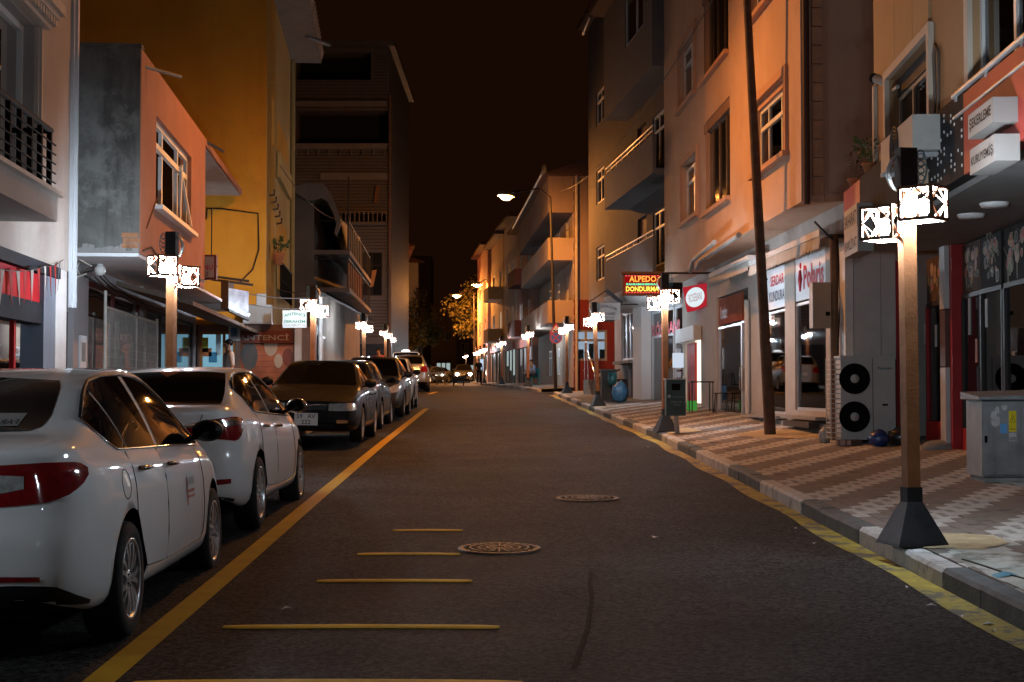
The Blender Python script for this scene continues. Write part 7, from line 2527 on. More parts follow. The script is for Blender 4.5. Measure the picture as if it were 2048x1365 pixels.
# repair shop sign facing down the street
EA = end_wall(27.0)
PSG = thing('shop_sign', 'grey sign with dark red border and lettering for phone repairs, behind the first left lantern', 'sign', at(392, 535, 27))
a0, a1, b0_, b1_ = EA.u(352), EA.u(431), EA.z(392, 559), EA.z(392, 510)
fbox(EA, 'sign_case', mat('dark_red_border', (0.12, 0.03, 0.03), 0.5), PSG, a0, a1, -0.15, 0.0, b0_, b1_)
fbox(EA, 'sign_face', mat('grey_sign_face', (0.33, 0.31, 0.32), 0.5), PSG, a0 + 0.04, a1 - 0.04, 0.001, 0.006, b0_ + 0.035, b1_ - 0.035)
GL = mat('grey_red_letter', (0.16, 0.05, 0.06), 0.5)
RLT = mat('strong_red_letter', (0.40, 0.03, 0.06), 0.5)
ftext(EA, 'CEP', a0 + 0.24, b0_ + 0.30, 0.28, 0.10, GL, PSG, o=0.006, bold=0.02)
ftext(EA, 'TELEFONU', a0 + 0.07, b0_ + 0.18, 0.62, 0.10, RLT, PSG, o=0.006, bold=0.02)
ftext(EA, 'TAMİRİ', a0 + 0.13, b0_ + 0.06, 0.48, 0.09, GL, PSG, o=0.006, bold=0.02)
for u in (a0 + 0.3, a1 - 0.1):
    tube('hanging_cable', [EA.P(u, -0.05, b1_), EA.P(u, -0.05, b1_ + 0.9)], 0.012, CABLE, PSG, 5)
tube('sign_stay', [EA.P(a1, -0.07, b0_ + 0.25), G2.P(28, -0.05, b0_ + 0.3)], 0.02, DARKFR, PSG, 5)

# ------------------------------------------------------------------ left side: yellow house
L3 = thing('apartment_building', 'tall ochre yellow house with a blank side wall facing down the street', 'building', (-8, 38, walk_zl(-8, 38)))
Y3 = 34.2
G3 = left_front(-2.86, KL)
E3 = end_of(G3, Y3)
x3 = G3.P(Y3, 0, 0).x
YELW = mat('ochre_wall_paint', (0.60, 0.31, 0.035), 0.85, var=0.12, vs=0.5, bump=0.35, bs=60, streak=0.22, blotch=((0.52, 0.27, 0.035), 0.45, 0.56))
YEL2 = mat('pale_yellow_wall', (0.50, 0.38, 0.16), 0.85, var=0.08, vs=0.7, bump=0.2, bs=80, streak=0.15)
zg3 = E3.z(530, 650)
z3e = G3.z(560, 45)
u3e = G3.u(579)
hs = [(G3.u(541), G3.u(547), G3.z(544, 285), G3.z(544, 190)), (G3.u(541), G3.u(548), G3.z(544, 520), G3.z(544, 420)), (G3.u(551), G3.u(573), G3.z(560, 330), G3.z(560, 250)), (G3.u(551), G3.u(573), G3.z(560, 560), G3.z(560, 440))]
wall(G3, L3, YEL2, Y3 + 0.032, u3e, zg3, z3e, hs, depth=0.4, body=9, room=mat('balcony_grey', (0.26, 0.25, 0.25), 0.9))
for q in hs[:2]:
    window(G3, L3, *q, cols=(0.5,), transom=0.7, o=-0.08, fr=0.07, fm=DARKFR)
wall(E3, L3, YELW, x3 - 9.5, x3, zg3, 16.5, [], body=8, o=0.03)
fbox(G3, 'corner_strip', YEL2, L3, Y3 - 0.0, Y3 + 0.031, 0.001, 0.012, zg3, z3e)
mb = MB()
G3.box(mb, Y3 - 0.2, u3e + 0.3, -3, 0.9, z3e + 0.02, z3e + 0.14)
rf = mb.build('roof', mat('eave_board', (0.30, 0.27, 0.25), 0.8), L3)
for i in range(20):
    u = Y3 - 0.2 + i * 0.46
    tb = MB()
    tb.tube([G3.P(u + 0.22, 0.95, z3e + 0.16), G3.P(u + 0.22, -1.0, z3e + 0.75)], 0.18, 8)
    tb.build('roof_tile', mat('old_roof_tile', (0.36, 0.30, 0.26), 0.85, var=0.2, vs=5), rf)
tube('gutter_spout', [G3.P(Y3 + 4.5, 0.7, z3e - 0.3), G3.P(Y3 + 5.2, 1.3, z3e - 0.35)], 0.06, STEEL, L3, 6)
tube('rain_pipe', [G3.P(u3e - 0.05, 0.07, 2.0), G3.P(u3e - 0.05, 0.07, z3e)], 0.07, YEL2, L3, 8)
for z in (G3.z(560, 470), G3.z(560, 250)):
    fbox(G3, 'balcony_parapet', YEL2, L3, G3.u(551), G3.u(575), 0.02, 0.10, z - 1.6, z - 0.9)
railing(G3, L3, G3.u(549), G3.u(572), G3.z(560, 600), G3.z(560, 535), 0.15, BLACKM, 2, 14, 0.014)
# cables and iron brackets on the yellow corner
pts = [E3.P(E3.u(411), 0.05, E3.z(411, 440)), E3.P(E3.u(413), 0.05, E3.z(413, 418)), E3.P(E3.u(440), 0.05, E3.z(440, 418)), E3.P(E3.u(515), 0.05, E3.z(515, 428)), E3.P(E3.u(517), 0.06, E3.z(517, 500)), E3.P(E3.u(505), 0.06, E3.z(505, 540)), E3.P(E3.u(480), 0.06, E3.z(480, 565))]
tube('wall_cable', pts, 0.018, CABLE, L3, 6)
for i in range(5):
    a = at(522 + 4 * i, 395 + 14 * i, 35.2 + i * 0.6)
    tube('insulator_bracket', [a, a + Vector((0.35, -0.1, 0.05)), a + Vector((0.35, -0.1, 0.18))], 0.025, RUST, L3, 6)
tube('cable_bundle', [at(533, 400, 35), at(531, 450, 35), at(537, 500, 35.3), at(534, 545, 35.4)], 0.05, CABLE, L3, 6)
plant('potted_plant', 'trailing green plant in a terracotta pot on the yellow house balcony', at(556, 530, 36.5), 0.16, 0.3, 0.16, 60, 0.3, 0.35, LEAF, 13)
# white light box and blank white band under the yellow corner
fbox(E3, 'lower_band', mat('pale_blue_band', (0.50, 0.60, 0.66), 0.6, var=0.05), L3, E3.u(513), x3 + 0.02, 0.032, 0.06, E3.z(520, 612), E3.z(520, 588))
WB = thing('light_box', 'blank pale blue white box sign under the yellow house corner', 'sign', E3.P(E3.u(513), 0.3, E3.z(513, 648)))
a0, a1 = E3.u(486, 0.5), E3.u(542, 0.5)
fbox(E3, 'sign_case', mat('pale_box_sign', (0.42, 0.54, 0.60), 0.5, var=0.03), WB, a0, a1, 0.062, 0.5, E3.z(513, 645, 0.5), E3.z(513, 610, 0.5))
fbox(E3, 'sign_rim', STEEL, WB, a0 - 0.01, a1 + 0.01, 0.06, 0.505, E3.z(513, 648, 0.5), E3.z(513, 645, 0.5) - 0.002)
# picture box on a bracket, lit from below
EP = end_wall(30.0)
PB = thing('picture_box', 'dark framed display box with a pale lit landscape picture, fixed on an iron bracket', 'sign', EP.P(EP.u(463), 0, EP.z(463, 600)))
u0, u1 = EP.u(441), EP.u(456)
zb0, zb1 = EP.z(450, 618), EP.z(450, 562)
fbox(EP, 'box_side', mat('dark_brown_box', (0.06, 0.04, 0.03), 0.6), PB, u0, u1, -0.6, 0.0, zb0, zb1)
fa = [EP.P(u1 + 0.004, 0.0, zb0 - 0.0), EP.P(EP.u(487), -0.55, EP.z(487, 634)), EP.P(EP.u(487), -0.55, EP.z(487, 580)), EP.P(u1 + 0.004, 0.0, EP.z(456, 576))]
mb = MB()
PICT = mat('picture_print', (0.22, 0.24, 0.30), 0.4, var=0.7, vs=3.5)
nn = (fa[1] - fa[0]).cross(fa[3] - fa[0]).normalized()
if nn.y > 0:
    nn = -nn
mb.prism(fa, (0, 0, 0), -nn * 0.08)
mb.build('picture_face', PICT, PB)
for a_, b_, w_ in ((EP.P(u0 - 0.2, 0.0, zb1 + 0.03), EP.P(EP.u(498), -0.4, zb1 - 0.06), 0.06), (EP.P(u0 - 0.1, -0.1, zb1 + 0.09), EP.P(EP.u(490), -0.4, zb1 + 0.02), 0.05), (fa[0] - Vector((0, 0, .03)), fa[1] - Vector((0, 0, .04)), 0.07)):
    mb = MB()
    mb.bar(a_, b_, w_, 0.05)
    mb.build('bracket', DARKFR, PB)
SPOT = emis('sign_spot', (0.85, 0.92, 1.0), 14)
mb = MB()
for t in (0.3, 0.75):
    mb = MB()
    mb.ball(fa[0].lerp(fa[1], t) + nn * 0.14 + Vector((0, 0, 0.02)), 0.022, 6, 5)
    mb.build('spot_bulb', SPOT, PB)

# ------------------------------------------------------------------ shops at the foot of the yellow house
L3s = thing('corner_shop', 'shop with painted red shutter beside a blue lit shop, below the yellow house', 'shop', (-6, 34, walk_zl(-6, 34)))
ES = end_wall(33.95)
a0, a1 = ES.u(481), ES.u(589)
zs0_, zs1_ = 0.7, ES.z(530, 662)
LS_ = mat('painted_shutter', (0.30, 0.095, 0.045), 0.6, var=0.35, vs=2.2, bump=0.2, bs=30)
wall(ES, L3s, mat('brown_shop_front', (0.17, 0.10, 0.075), 0.8), ES.u(395), ES.u(602), 0.4, zg3 - 0.005, [(a0, a1, zs0_, zs1_), (ES.u(399), ES.u(470), zs0_, ES.z(430, 664))], depth=0.25, body=2.2, room=emis('blue_lit_shop', (0.42, 0.78, 1.0), 0.9))
fbox(ES, 'shutter_light_block', mat('light_block_dark', (0.02, 0.012, 0.01), 0.9), L3s, a0, a1, -0.2, -0.13, zs0_, zs1_)  # added dark panel, keeps the room's glow from showing between the slats
nsl = 14
for i in range(nsl):
    z0 = zs0_ + (zs1_ - zs0_ - 0.32) * i / nsl
    z1 = zs0_ + (zs1_ - zs0_ - 0.32) * (i + 1) / nsl
    fbox(ES, 'shutter_slat', LS_, L3s, a0, a1, -0.1, -0.06 + 0.0, z0 + 0.004, z1 - 0.002)
fbox(ES, 'shop_fascia', mat('dark_red_fascia', (0.16, 0.05, 0.035), 0.6), L3s, a0, a1, -0.1, 0.02, zs1_ - 0.3, zs1_ - 0.003)
ftext(ES, 'ANTENCİ', ES.u(478), zs1_ - 0.23, ES.u(578) - ES.u(478), 0.17, mat('dull_white_letter', (0.34, 0.30, 0.27), 0.6), L3s, o=0.025, bold=0.02)
ftext(ES, 'ÇEŞİTLERİ', ES.u(494), 1.0 + 0.45, 0.62, 0.1, mat('pale_letter', (0.5, 0.44, 0.40), 0.6), L3s, o=-0.05, bold=0.02)
for (px, py, r, m_) in ((541, 690, 0.16, mat('print_beige', (0.34, 0.26, 0.19), 0.6)), (498, 712, 0.2, mat('print_slate', (0.09, 0.09, 0.09), 0.6)), (575, 715, 0.13, mat('print_dark_red', (0.14, 0.04, 0.025), 0.6)), (556, 722, 0.1, MATS['print_beige'])):
    u, z = ES.at(px, py)
    mb = MB()
    vs = [ES.P(u + r * cos(2 * pi * i / 18), -0.055, z + r * 1.7 * sin(2 * pi * i / 18)) for i in range(18)]
    mb.add(vs, [tuple(range(18))])
    mb.build('shutter_print', m_, L3s)
window(ES, L3s, ES.u(399), ES.u(470), zs0_, ES.z(430, 664), cols=(0.68,), o=-0.05, fr=0.06, fm=mat('orange_frame', (0.36, 0.15, 0.05), 0.6), pm=GLASS, name='shop_window')
for i, (px, py, w, h, m_) in enumerate(((409, 690, 0.16, 0.35, mat('sticker_yellow', (0.4, 0.42, 0.06), 0.6)), (412, 705, 0.25, 0.2, mat('sticker_orange', (0.5, 0.18, 0.08), 0.6)), (425, 715, 0.2, 0.25, mat('sticker_blue', (0.08, 0.3, 0.5), 0.6)), (436, 690, 0.12, 0.5, mat('sticker_white', (0.5, 0.6, 0.65), 0.6)))):
    u, z = ES.at(px, py)
    fbox(ES, 'window_sticker', m_, L3s, u - w / 2, u + w / 2, -0.044, -0.04, z - h / 2, z + h / 2)
u, z = ES.at(469, 665)
fbox(ES, 'hanging_notice', mat('white_notice', (0.5, 0.52, 0.55), 0.4), L3s, ES.u(458), ES.u(481), 0.05, 0.08, ES.z(469, 682), ES.z(469, 652))
fbox(ES, 'notice_print', mat('notice_blue', (0.07, 0.17, 0.27), 0.5), L3s, ES.u(463), ES.u(476), 0.081, 0.084, ES.z(469, 674), ES.z(469, 656))
fbox(ES, 'corner_pier', mat('shop_pier_plaster', (0.44, 0.40, 0.36), 0.85), L3s, ES.u(591), ES.u(604), 0.0, 0.15, 0.5, zg3 - 0.01)
# hanging sign
EN = end_wall(32.2)
AS = thing('hanging_sign', 'white hanging sign with green and grey lettering for an aerial fitter, strung on wires', 'sign', EN.P(EN.u(589), 0, EN.z(589, 640)))
a0, a1, b0_, b1_ = EN.u(565), EN.u(613), EN.z(589, 656), EN.z(589, 621)
Rt = radians(3)
fbox(EN, 'sign_board', mat('white_hanging_board', (0.42, 0.44, 0.42), 0.5, var=0.03), AS, a0, a1, -0.04, 0.0, b0_, b1_)
GRN = mat('green_letter', (0.02, 0.16, 0.09), 0.5)
ftext(EN, 'ANTENCİ', a0 + 0.03, b0_ + 0.235, (a1 - a0) - 0.06, 0.085, GRN, AS, o=0.001, bold=0.02, arc=0.05)
ftext(EN, 'İBRAHİM', a0 + 0.03, b0_ + 0.115, (a1 - a0) - 0.06, 0.075, GRN, AS, o=0.001, bold=0.02)
ftext(EN, '0532 480 27 40', a0 + 0.03, b0_ + 0.03, (a1 - a0) - 0.06, 0.05, mat('grey_letter', (0.2, 0.22, 0.23), 0.5), AS, o=0.001)
for z in (b1_ + 0.06, b1_ + 0.3):
    tube('wire', sag(EN.P(a0 - 0.9, -0.8, z + 0.12), EN.P(a1 + 0.35, -0.02, z), 0.06), 0.012, STEEL, AS, 5)
tube('support_pole', [EN.P(a1 + 0.32, 0.0, 0.72), EN.P(a1 + 0.32, 0.0, b1_ + 0.3)], 0.045, mat('pale_blue_pole', (0.50, 0.58, 0.62), 0.5), AS, 8)

# ------------------------------------------------------------------ left side: dim house with curved roof balcony
L4 = thing('apartment_building', 'dim bare plastered house with curved roof end and sagging balcony, past the yellow house', 'building', (-7, 50, walk_zl(-7, 50)))
Y4 = 46.0
E5 = end_wall(Y4)
DIM = mat('stained_grey_plaster', (0.20, 0.165, 0.14), 0.9, var=0.2, vs=0.8, streak=0.4)
xa, xb = E5.u(560), E5.u(627)
z4t = E5.z(610, 385)
wall(E5, L4, DIM, xa - 4, xb, 1.0, z4t, [], body=14, o=0.0)
E5b = end_wall(Y4 - 0.6)
mb = MB()
prof = [(590, 372), (622, 365), (648, 368), (662, 388), (672, 412), (681, 436), (680, 450), (672, 470), (668, 468), (673, 448), (668, 430), (655, 404), (642, 396), (622, 402), (604, 396), (590, 385)]
poly = [at(px, py, Y4 - 0.5) for px, py in prof]
n = len(poly)
V, Fs = outline_face([(p.x, p.z) for p in poly], lambda q: Vector((q[0], Y4 - 0.5, q[1])))
mb.add(V, Fs)
V2 = [v + Vector((-1.2, 14.0, 0)) for v in V]
mb.add(V2, Fs)
mb.add(poly + [p + Vector((-1.2, 14.0, 0)) for p in poly], [(i, (i + 1) % n, n + (i + 1) % n, n + i) for i in range(n)])
mb.build('roof', DIM, L4)
GRYL = mat('pale_inner_wall', (0.36, 0.35, 0.35), 0.9, var=0.15)
G5 = left_front(E5.P(xb, 0, 0).x + 0.045 * Y4, -0.045)
fbox(G5, 'balcony_back', GRYL, L4, Y4 + 0.3, 59, -0.3, -0.02, 1.2, z4t - 0.1)
for k_, (py, col) in enumerate(((575, 0), (500, 1))):
    z = E5.z(640, py)
    mb = MB()
    G5.box(mb, Y4 + 0.05, 59, -0.01, 1.15, z - 0.14, z)
    mb.build('balcony_slab', DIM, L4)
    ral = MB()
    for i in range(14):
        u = Y4 + 0.1 + 12.8 * i / 13
        ral.tube([G5.P(u, 1.1, z), G5.P(u, 1.1, z + 0.95)], 0.018, 5)
    ral.tube([G5.P(Y4 + 0.1, 1.1, z + 0.95), G5.P(59, 1.1, z + 0.95)], 0.025, 6)
    ral.tube([G5.P(Y4 + 0.1, 0.0, z + 0.95), G5.P(Y4 + 0.1, 1.1, z + 0.95), G5.P(Y4 + 0.1, 1.1, z + 2.4)], 0.025, 6)
    ral.build('railing', DARKFR, L4)
    cl = MB()
    G5.box(cl, Y4 + 0.2, 54, 1.06, 1.075, z + 0.02, z + 0.9)
    cl.build('balcony_cloth', mat('rust_balcony_cloth', (0.24, 0.10, 0.05), 0.9, var=0.3, vs=3) if k_ == 0 else mat('grey_balcony_cloth', (0.10, 0.09, 0.085), 0.9), L4)
# soffit boards and lit undersides over the pavement shops
zq = E5.z(640, 590)
mb = MB()
mb.add([E5.P(xb, 0.3, zq + 0.25), E5.P(E5.u(694), -1.5, zq - 0.35), E5.P(E5.u(705), -9, zq - 0.55), E5.P(xb, -9, zq + 0.1)], [(0, 1, 2, 3)])
mb.add([E5.P(xb, 0.3, zq + 0.30), E5.P(E5.u(694), -1.5, zq - 0.30), E5.P(E5.u(705), -9, zq - 0.50), E5.P(xb, -9, zq + 0.15)], [(3, 2, 1, 0)])
mb.build('awning_sheet', mat('grey_awning_sheet', (0.26, 0.25, 0.245), 0.85), L4)
SHF = mat('dim_shopfront', (0.09, 0.09, 0.095), 0.6, var=0.3)
fbox(G5, 'shopfront', SHF, L4, Y4 + 0.4, 59, -0.015, 0.05, 1.2, 3.6)
for i in range(4):
    window(G5, L4, Y4 + 0.8 + i * 3.1, Y4 + 3.5 + i * 3.1, 1.4, 3.3, cols=(0.5,), o=0.10, fr=0.07, name='shop_window')
gate = MB()
for i in range(9):
    p = at(601 + 5 * i, 735, 40.0)
    gate.tube([Vector((p.x, p.y, road_z(40) + 0.1)), Vector((p.x, p.y, road_z(40) + 0.1 + 1.9 - 0.06 * i))], 0.02, 5)
gt = thing('iron_fence', 'black iron railing panel beyond the painted red shutter', 'fence', at(620, 735, 40.0))
gate.build('fence_bars', BLACKM, gt, kind='stuff')

# ------------------------------------------------------------------ left side: tall studded block
L5 = thing('apartment_building', 'tall dark apartment block with rows of studded tiles and wide balconies facing the camera', 'building', (-9, 73, walk_zl(-9, 73)))
Y5 = 72.5
E6 = end_wall(Y5)
TILE = mat('dull_tile_facing', (0.13, 0.11, 0.10), 0.6, var=0.1, vs=2)
STUD = mat('dark_tile_stud', (0.04, 0.035, 0.033), 0.6)
xl, xr = E6.u(560), E6.u(777)
zt5 = E6.z(700, 95)
lev = [E6.z(700, y) for y in (645, 535, 425, 300, 212)]
hs = [(E6.u(723), E6.u(764), E6.z(740, 592), E6.z(740, 505)), (E6.u(590), E6.u(775), E6.z(700, 290), E6.z(700, 222)), (E6.u(660), E6.u(775), E6.z(700, 450), E6.z(700, 428)), (E6.u(590), E6.u(740), E6.z(700, 160), E6.z(700, 105))]
wall(E6, L5, TILE, xl, xr, 1.5, zt5, hs, depth=1.3, body=14)
st = MB()
for i in range(58):
    for j in range(88):
        u = xl + 0.15 + i * (xr - xl - 0.2) / 58
        z = 4.2 + j * (zt5 - 4.5) / 88
        if any(h[0] - .1 < u < h[1] + .1 and h[2] - .1 < z < h[3] + .1 for h in hs):
            continue
        r = 0.034
        st.add([E6.P(u - r, 0.0, z + r * 0.2), E6.P(u + r * 0.3, 0.0, z - r), E6.P(u + r * 1.6, 0.0, z + r * 0.3), E6.P(u, 0.0, z + r), E6.P(u + 0.01, 0.05, z)], [(0, 1, 4), (1, 2, 4), (2, 3, 4), (3, 0, 4)])
st.build('tile_studs', STUD, L5, kind='stuff')
BEAM = mat('pale_balcony_beam', (0.2, 0.18, 0.17), 0.8, var=0.1)
for py in (300, 215):
    z = E6.z(700, py)
    fbox(E6, 'balcony_beam', BEAM, L5, xl, xr - 0.1, 0.06, 0.3, z, z + 0.28)
fbox(E6, 'floor_band', BEAM, L5, E6.u(640), xr - 0.05, 0.056, 0.12, E6.z(700, 360), E6.z(700, 347))
fbox(E6, 'balcony_beam', TILE, L5, E6.u(640), xr - 0.05, 0.056, 0.9, E6.z(700, 455), E6.z(700, 448))
rl = MB()
for px in range(640, 776, 9):
    rl.tube([E6.P(E6.u(px), 0.85, E6.z(700, 448)), E6.P(E6.u(px), 0.85, E6.z(700, 428))], 0.03, 5)
rl.tube([E6.P(E6.u(640), 0.85, E6.z(700, 428)), E6.P(E6.u(775), 0.85, E6.z(700, 428))], 0.03, 5)
rl.build('railing', mat('worn_wood_rail', (0.24, 0.17, 0.11), 0.8), L5)
rl = MB()
for px in range(592, 776, 22):
    rl.tube([E6.P(E6.u(px), 0.2, E6.z(700, 312)), E6.P(E6.u(px), 0.2, E6.z(700, 290))], 0.04, 5)
rl.tube([E6.P(E6.u(588), 0.2, E6.z(700, 290)), E6.P(E6.u(776), 0.2, E6.z(700, 290))], 0.05, 5)
rl.build('railing', BEAM, L5)
for px, py, m_ in ((745, 558, mat('orange_cloth', (0.45, 0.18, 0.06), 0.9)), (752, 390, mat('brown_cloth', (0.20, 0.09, 0.04), 0.9))):
    c = E6.P(E6.u(px), 0.15, E6.z(px, py))
    mb = MB()
    mb.add([c + Vector((-.12, 0, -.45)), c + Vector((.05, 0.02, -.4)), c + Vector((.22, 0, .45)), c + Vector((-.02, -.03, .4)), c + Vector((-.12, -.05, -.45)), c + Vector((.05, -.03, -.4)), c + Vector((.22, -.05, .45)), c + Vector((-.02, -.08, .4))], [(0, 1, 2, 3), (4, 5, 6, 7), (0, 1, 5, 4), (1, 2, 6, 5)])
    mb.build('hanging_cloth', m_, L5)
window(E6, L5, hs[0][0], hs[0][1], hs[0][2], hs[0][3], cols=(0.5,), transom=0.7, o=-0.06, fr=0.05, fm=DARKFR)
tube('rain_pipe', [E6.P(xr + 0.05, 0.1, 2), E6.P(xr + 0.05, 0.1, E6.z(777, 190))], 0.09, mat('brown_pipe2', (0.16, 0.10, 0.07), 0.7), L5)
fbox(E6, 'roof_slab', TILE, L5, xl, xr + 0.3, -14, 0.4, zt5 + 0.002, zt5 + 0.25)
fbox(E6, 'ground_shop', mat('dark_shop_glass', (0.03, 0.035, 0.04), 0.15), L5, E6.u(690), E6.u(775), 0.01, 0.06, 1.7, 3.8)

# ------------------------------------------------------------------ far houses on the left
far_house('brownish far house on the left with orange lit street front, beyond the studded block', left_front(2.6, -0.112), 92, 118, 1.7, 13.5, PL6, (5, 8), ((0.1, 0.25), (0.5, 0.6), (0.8, 0.9)), shop=SHOPD)
far_house('far pinkish left house with one small lit window, behind the dark tree', left_front(4.6, -0.112), 120, 150, 2.0, 13.5, PL5, (5.2, 8.4), ((0.1, 0.2), (0.45, 0.55), (0.75, 0.85)), shop=SHOPL, wlit=1)
far_house('last pale left house before the street bends away', left_front(7.0, -0.112), 152, 190, 2.4, 15.0, PL7, (5.6, 8.8), ((0.1, 0.2), (0.45, 0.55), (0.75, 0.85)), shop=SHOPL)
# ------------------------------------------------------------------ trees
BARK = mat('tree_bark', (0.07, 0.05, 0.035), 0.95, var=0.3, vs=6, bump=0.6, bs=20)
LEAFD = mat('tree_leaf', (0.11, 0.09, 0.022), 0.6, var=0.6, vs=1.2, trans=0.35)


def tree(label, x, y, h, r, seed, zc=0.62):
    rg = random.Random(seed)
    z = road_z(y) + 0.12
    t = thing('tree', label, 'tree', (x, y, z), 'trees at the end of the street')
    tk = MB()
    base = Vector((x, y, z))
    top = base + Vector((rg.uniform(-.3, .3), rg.uniform(-.3, .3), h * 0.55))
    tk.tube([base, base.lerp(top, 0.5) + Vector((0.1, 0, 0)), top], [0.2, 0.15, 0.11], 8)
    ends = []
    for i in range(9):
        a = 2 * pi * i / 9 + rg.uniform(-.3, .3)
        s = base.lerp(top, rg.uniform(0.55, 1.0))
        e = base + Vector((cos(a) * r * rg.uniform(.4, .85), sin(a) * r * rg.uniform(.4, .85), h * rg.uniform(0.5, 0.92)))
        tk.tube([s, s.lerp(e, 0.5) + Vector((0, 0, 0.25)), e], [0.08, 0.055, 0.02], 5)
        ends += [e, s.lerp(e, 0.6) + Vector((0, 0, 0.2))]
    ends.append(base + Vector((0, 0, h * 0.95)))
    tk.build('trunk', BARK, t)
    cr = MB()
    for e in ends:
        cl = r * rg.uniform(0.3, 0.5)
        for k in range(120):
            d = Vector((rg.gauss(0, 1), rg.gauss(0, 1), rg.gauss(0, 0.8)))
            d = d.normalized() * cl * rg.random() ** 0.5
            c = e + d
            n_ = Vector((rg.gauss(0, 1), rg.gauss(0, 1), rg.gauss(0, 1) + 0.6)).normalized()
            s = n_.cross(Vector((rg.gauss(0, 1), rg.gauss(0, 1), rg.gauss(0, 1)))).normalized() * rg.uniform(0.10, 0.22)
            u = n_.cross(s) * 0.6
            cr.add([c - s, c + u * 0.8, c + s, c - u * 0.8], [(0, 1, 2, 3)])
    cr.build('crown', LEAFD, t, kind='stuff')
    return t


tree('leafy tree glowing orange under the middle street light, right of centre', -3.3, 127.5, 9.0, 2.7, 4)
tree('second orange lit tree a little farther right behind the trio of lanterns', -2.6, 142, 8.0, 2.4, 12)
tree('tall dark tree left of centre, above the white-roofed van', -9.6, 150, 9.5, 2.6, 7)
tree('smaller dark tree just left of the tall dark tree', -10.4, 140, 6.0, 1.9, 9)

# ------------------------------------------------------------------ large outdoor unit
OU = thing('outdoor_unit', 'big grey twin-fan cooling unit standing on the pavement beside the shops', 'cooling unit', at(1720, 888, 21.0))
Yo = 21.0
EO = end_wall(Yo)
a0, a1 = EO.u(1681), EO.u(1790)
zo0, zo1 = EO.z(1735, 880), EO.z(1735, 716)
OUM = mat('unit_grey_paint', (0.42, 0.42, 0.40), 0.5, var=0.06, vs=4)
body_ = MB()
c = EO
EO.box(body_, a0, a1, -0.38, 0.0, zo0, zo1)
body_.build('casing', OUM, OU)
fbox(EO, 'lid', OUM, OU, a0 - 0.012, a1 + 0.012, -0.39, 0.012, zo1 + 0.001, zo1 + 0.03)
tube('panel_gap', [EO.P(EO.u(1745), 0.002, zo0), EO.P(EO.u(1745), 0.002, zo1)], 0.004, BLACKM, OU, 4)
for py in (758, 834):
    cu, cz = EO.at(1709, py)
    R_ = (EO.u(1742) - EO.u(1679)) / 2 * 0.98
    M = Matrix.Translation(EO.P(cu, 0.0, cz)) @ Matrix.Rotation(pi / 2, 4, 'X')
    f = MB()
    f.lathe([(R_, 0.0), (R_, 0.012), (R_ - 0.012, 0.014), (R_ - 0.015, 0.004), (0.001, 0.003)], 32, 0, M, False)
    fo = f.build('fan_opening', BLACKM, OU)
    g = MB()
    for q in range(1, 9):
        rr = R_ * q / 9
        g.lathe([(rr - 0.003, 0.016), (rr, 0.02), (rr + 0.003, 0.016)], 28, 0, M)
    for i in range(12):
        an = 2 * pi * i / 12
        g.bar(M @ Vector((cos(an) * 0.05, sin(an) * 0.05, 0.02)), M @ Vector((cos(an) * R_ * 0.98, sin(an) * R_ * 0.98, 0.016)), 0.005, 0.005)
    g.build('fan_grille', BLACKM, fo)
    MB().lathe([(0.065, 0.018), (0.06, 0.032), (0.001, 0.036)], 18, 0, M).build('fan_hub', mat('grey_hub', (0.42, 0.42, 0.40), 0.5), fo)
fi = MB()
for i in range(17):
    z = zo0 + 0.03 + i * (zo1 - zo0 - 0.06) / 16
    fi.bar(EO.P(a0 - 0.14, -0.34, z), EO.P(a0 - 0.14, -0.02, z), 0.012, 0.012)
    fi.bar(EO.P(a0 - 0.14, -0.02, z), EO.P(a0 - 0.002, -0.02, z), 0.014, 0.014)
for o in (-0.02, -0.34):
    fi.bar(EO.P(a0 - 0.14, o, zo0), EO.P(a0 - 0.14, o, zo1), 0.014, 0.014)
    fi.bar(EO.P(a0 - 0.07, o, zo0), EO.P(a0 - 0.07, o, zo1), 0.012, 0.012)
fi.build('coil_guard', mat('guard_pale', (0.46, 0.44, 0.40), 0.5), OU)
text('Thermoyan', EO.P(EO.u(1754), 0.001, EO.z(1770, 741)), (1, 0, 0), (0, 0, 1), 0.21, 0.05, mat('teal_logo', (0.02, 0.13, 0.13), 0.5), OU, out=Vector((0, -1, 0)), bold=0.02)
fbox(EO, 'type_label', BLACKM, OU, EO.u(1764), EO.u(1775), 0.001, 0.004, EO.z(1770, 812), EO.z(1770, 808))
for u in (a0 + 0.08, a1 - 0.08):
    fbox(EO, 'foot', BLACKM, OU, u - 0.05, u + 0.05, -0.36, -0.02, walk_z(5.1, Yo) - 0.02, zo0 - 0.001)


def bag(name, label, p, r, m_, seed, sc=(1, 1, 0.85), cat='rubbish bag'):
    rg = random.Random(seed)
    bm = bmesh.new()
    bmesh.ops.create_icosphere(bm, subdivisions=3, radius=r)
    for v in bm.verts:
        n = v.co.normalized()
        k = 1 + 0.10 * sin(n.x * 9 + seed) * sin(n.y * 8 + 1) + 0.07 * sin(n.z * 13 + n.x * 6)
        tp = max(0.0, n.z - 0.55)
        v.co = Vector((n.x * sc[0] * (1 - tp * 0.9), n.y * sc[1] * (1 - tp * 0.9), max(n.z, -0.8) * sc[2] + tp * 0.12)) * r * k
    me = bpy.data.meshes.new(name)
    bm.to_mesh(me)
    bm.free()
    for q in me.polygons:
        q.use_smooth = True
    me.materials.append(m_)
    o = link(name, me)
    o.location = Vector(p) + Vector((0, 0, r * 0.8 * sc[2]))
    tag(o, label, cat)
    return o


def on_walk(px, py):
    for i in range(600):
        y = 6 + i * 0.1
        p = at(px, py, y)
        if p.z <= walk_z(p.x, y):
            return Vector((p.x, y, walk_z(p.x, y)))
    return p


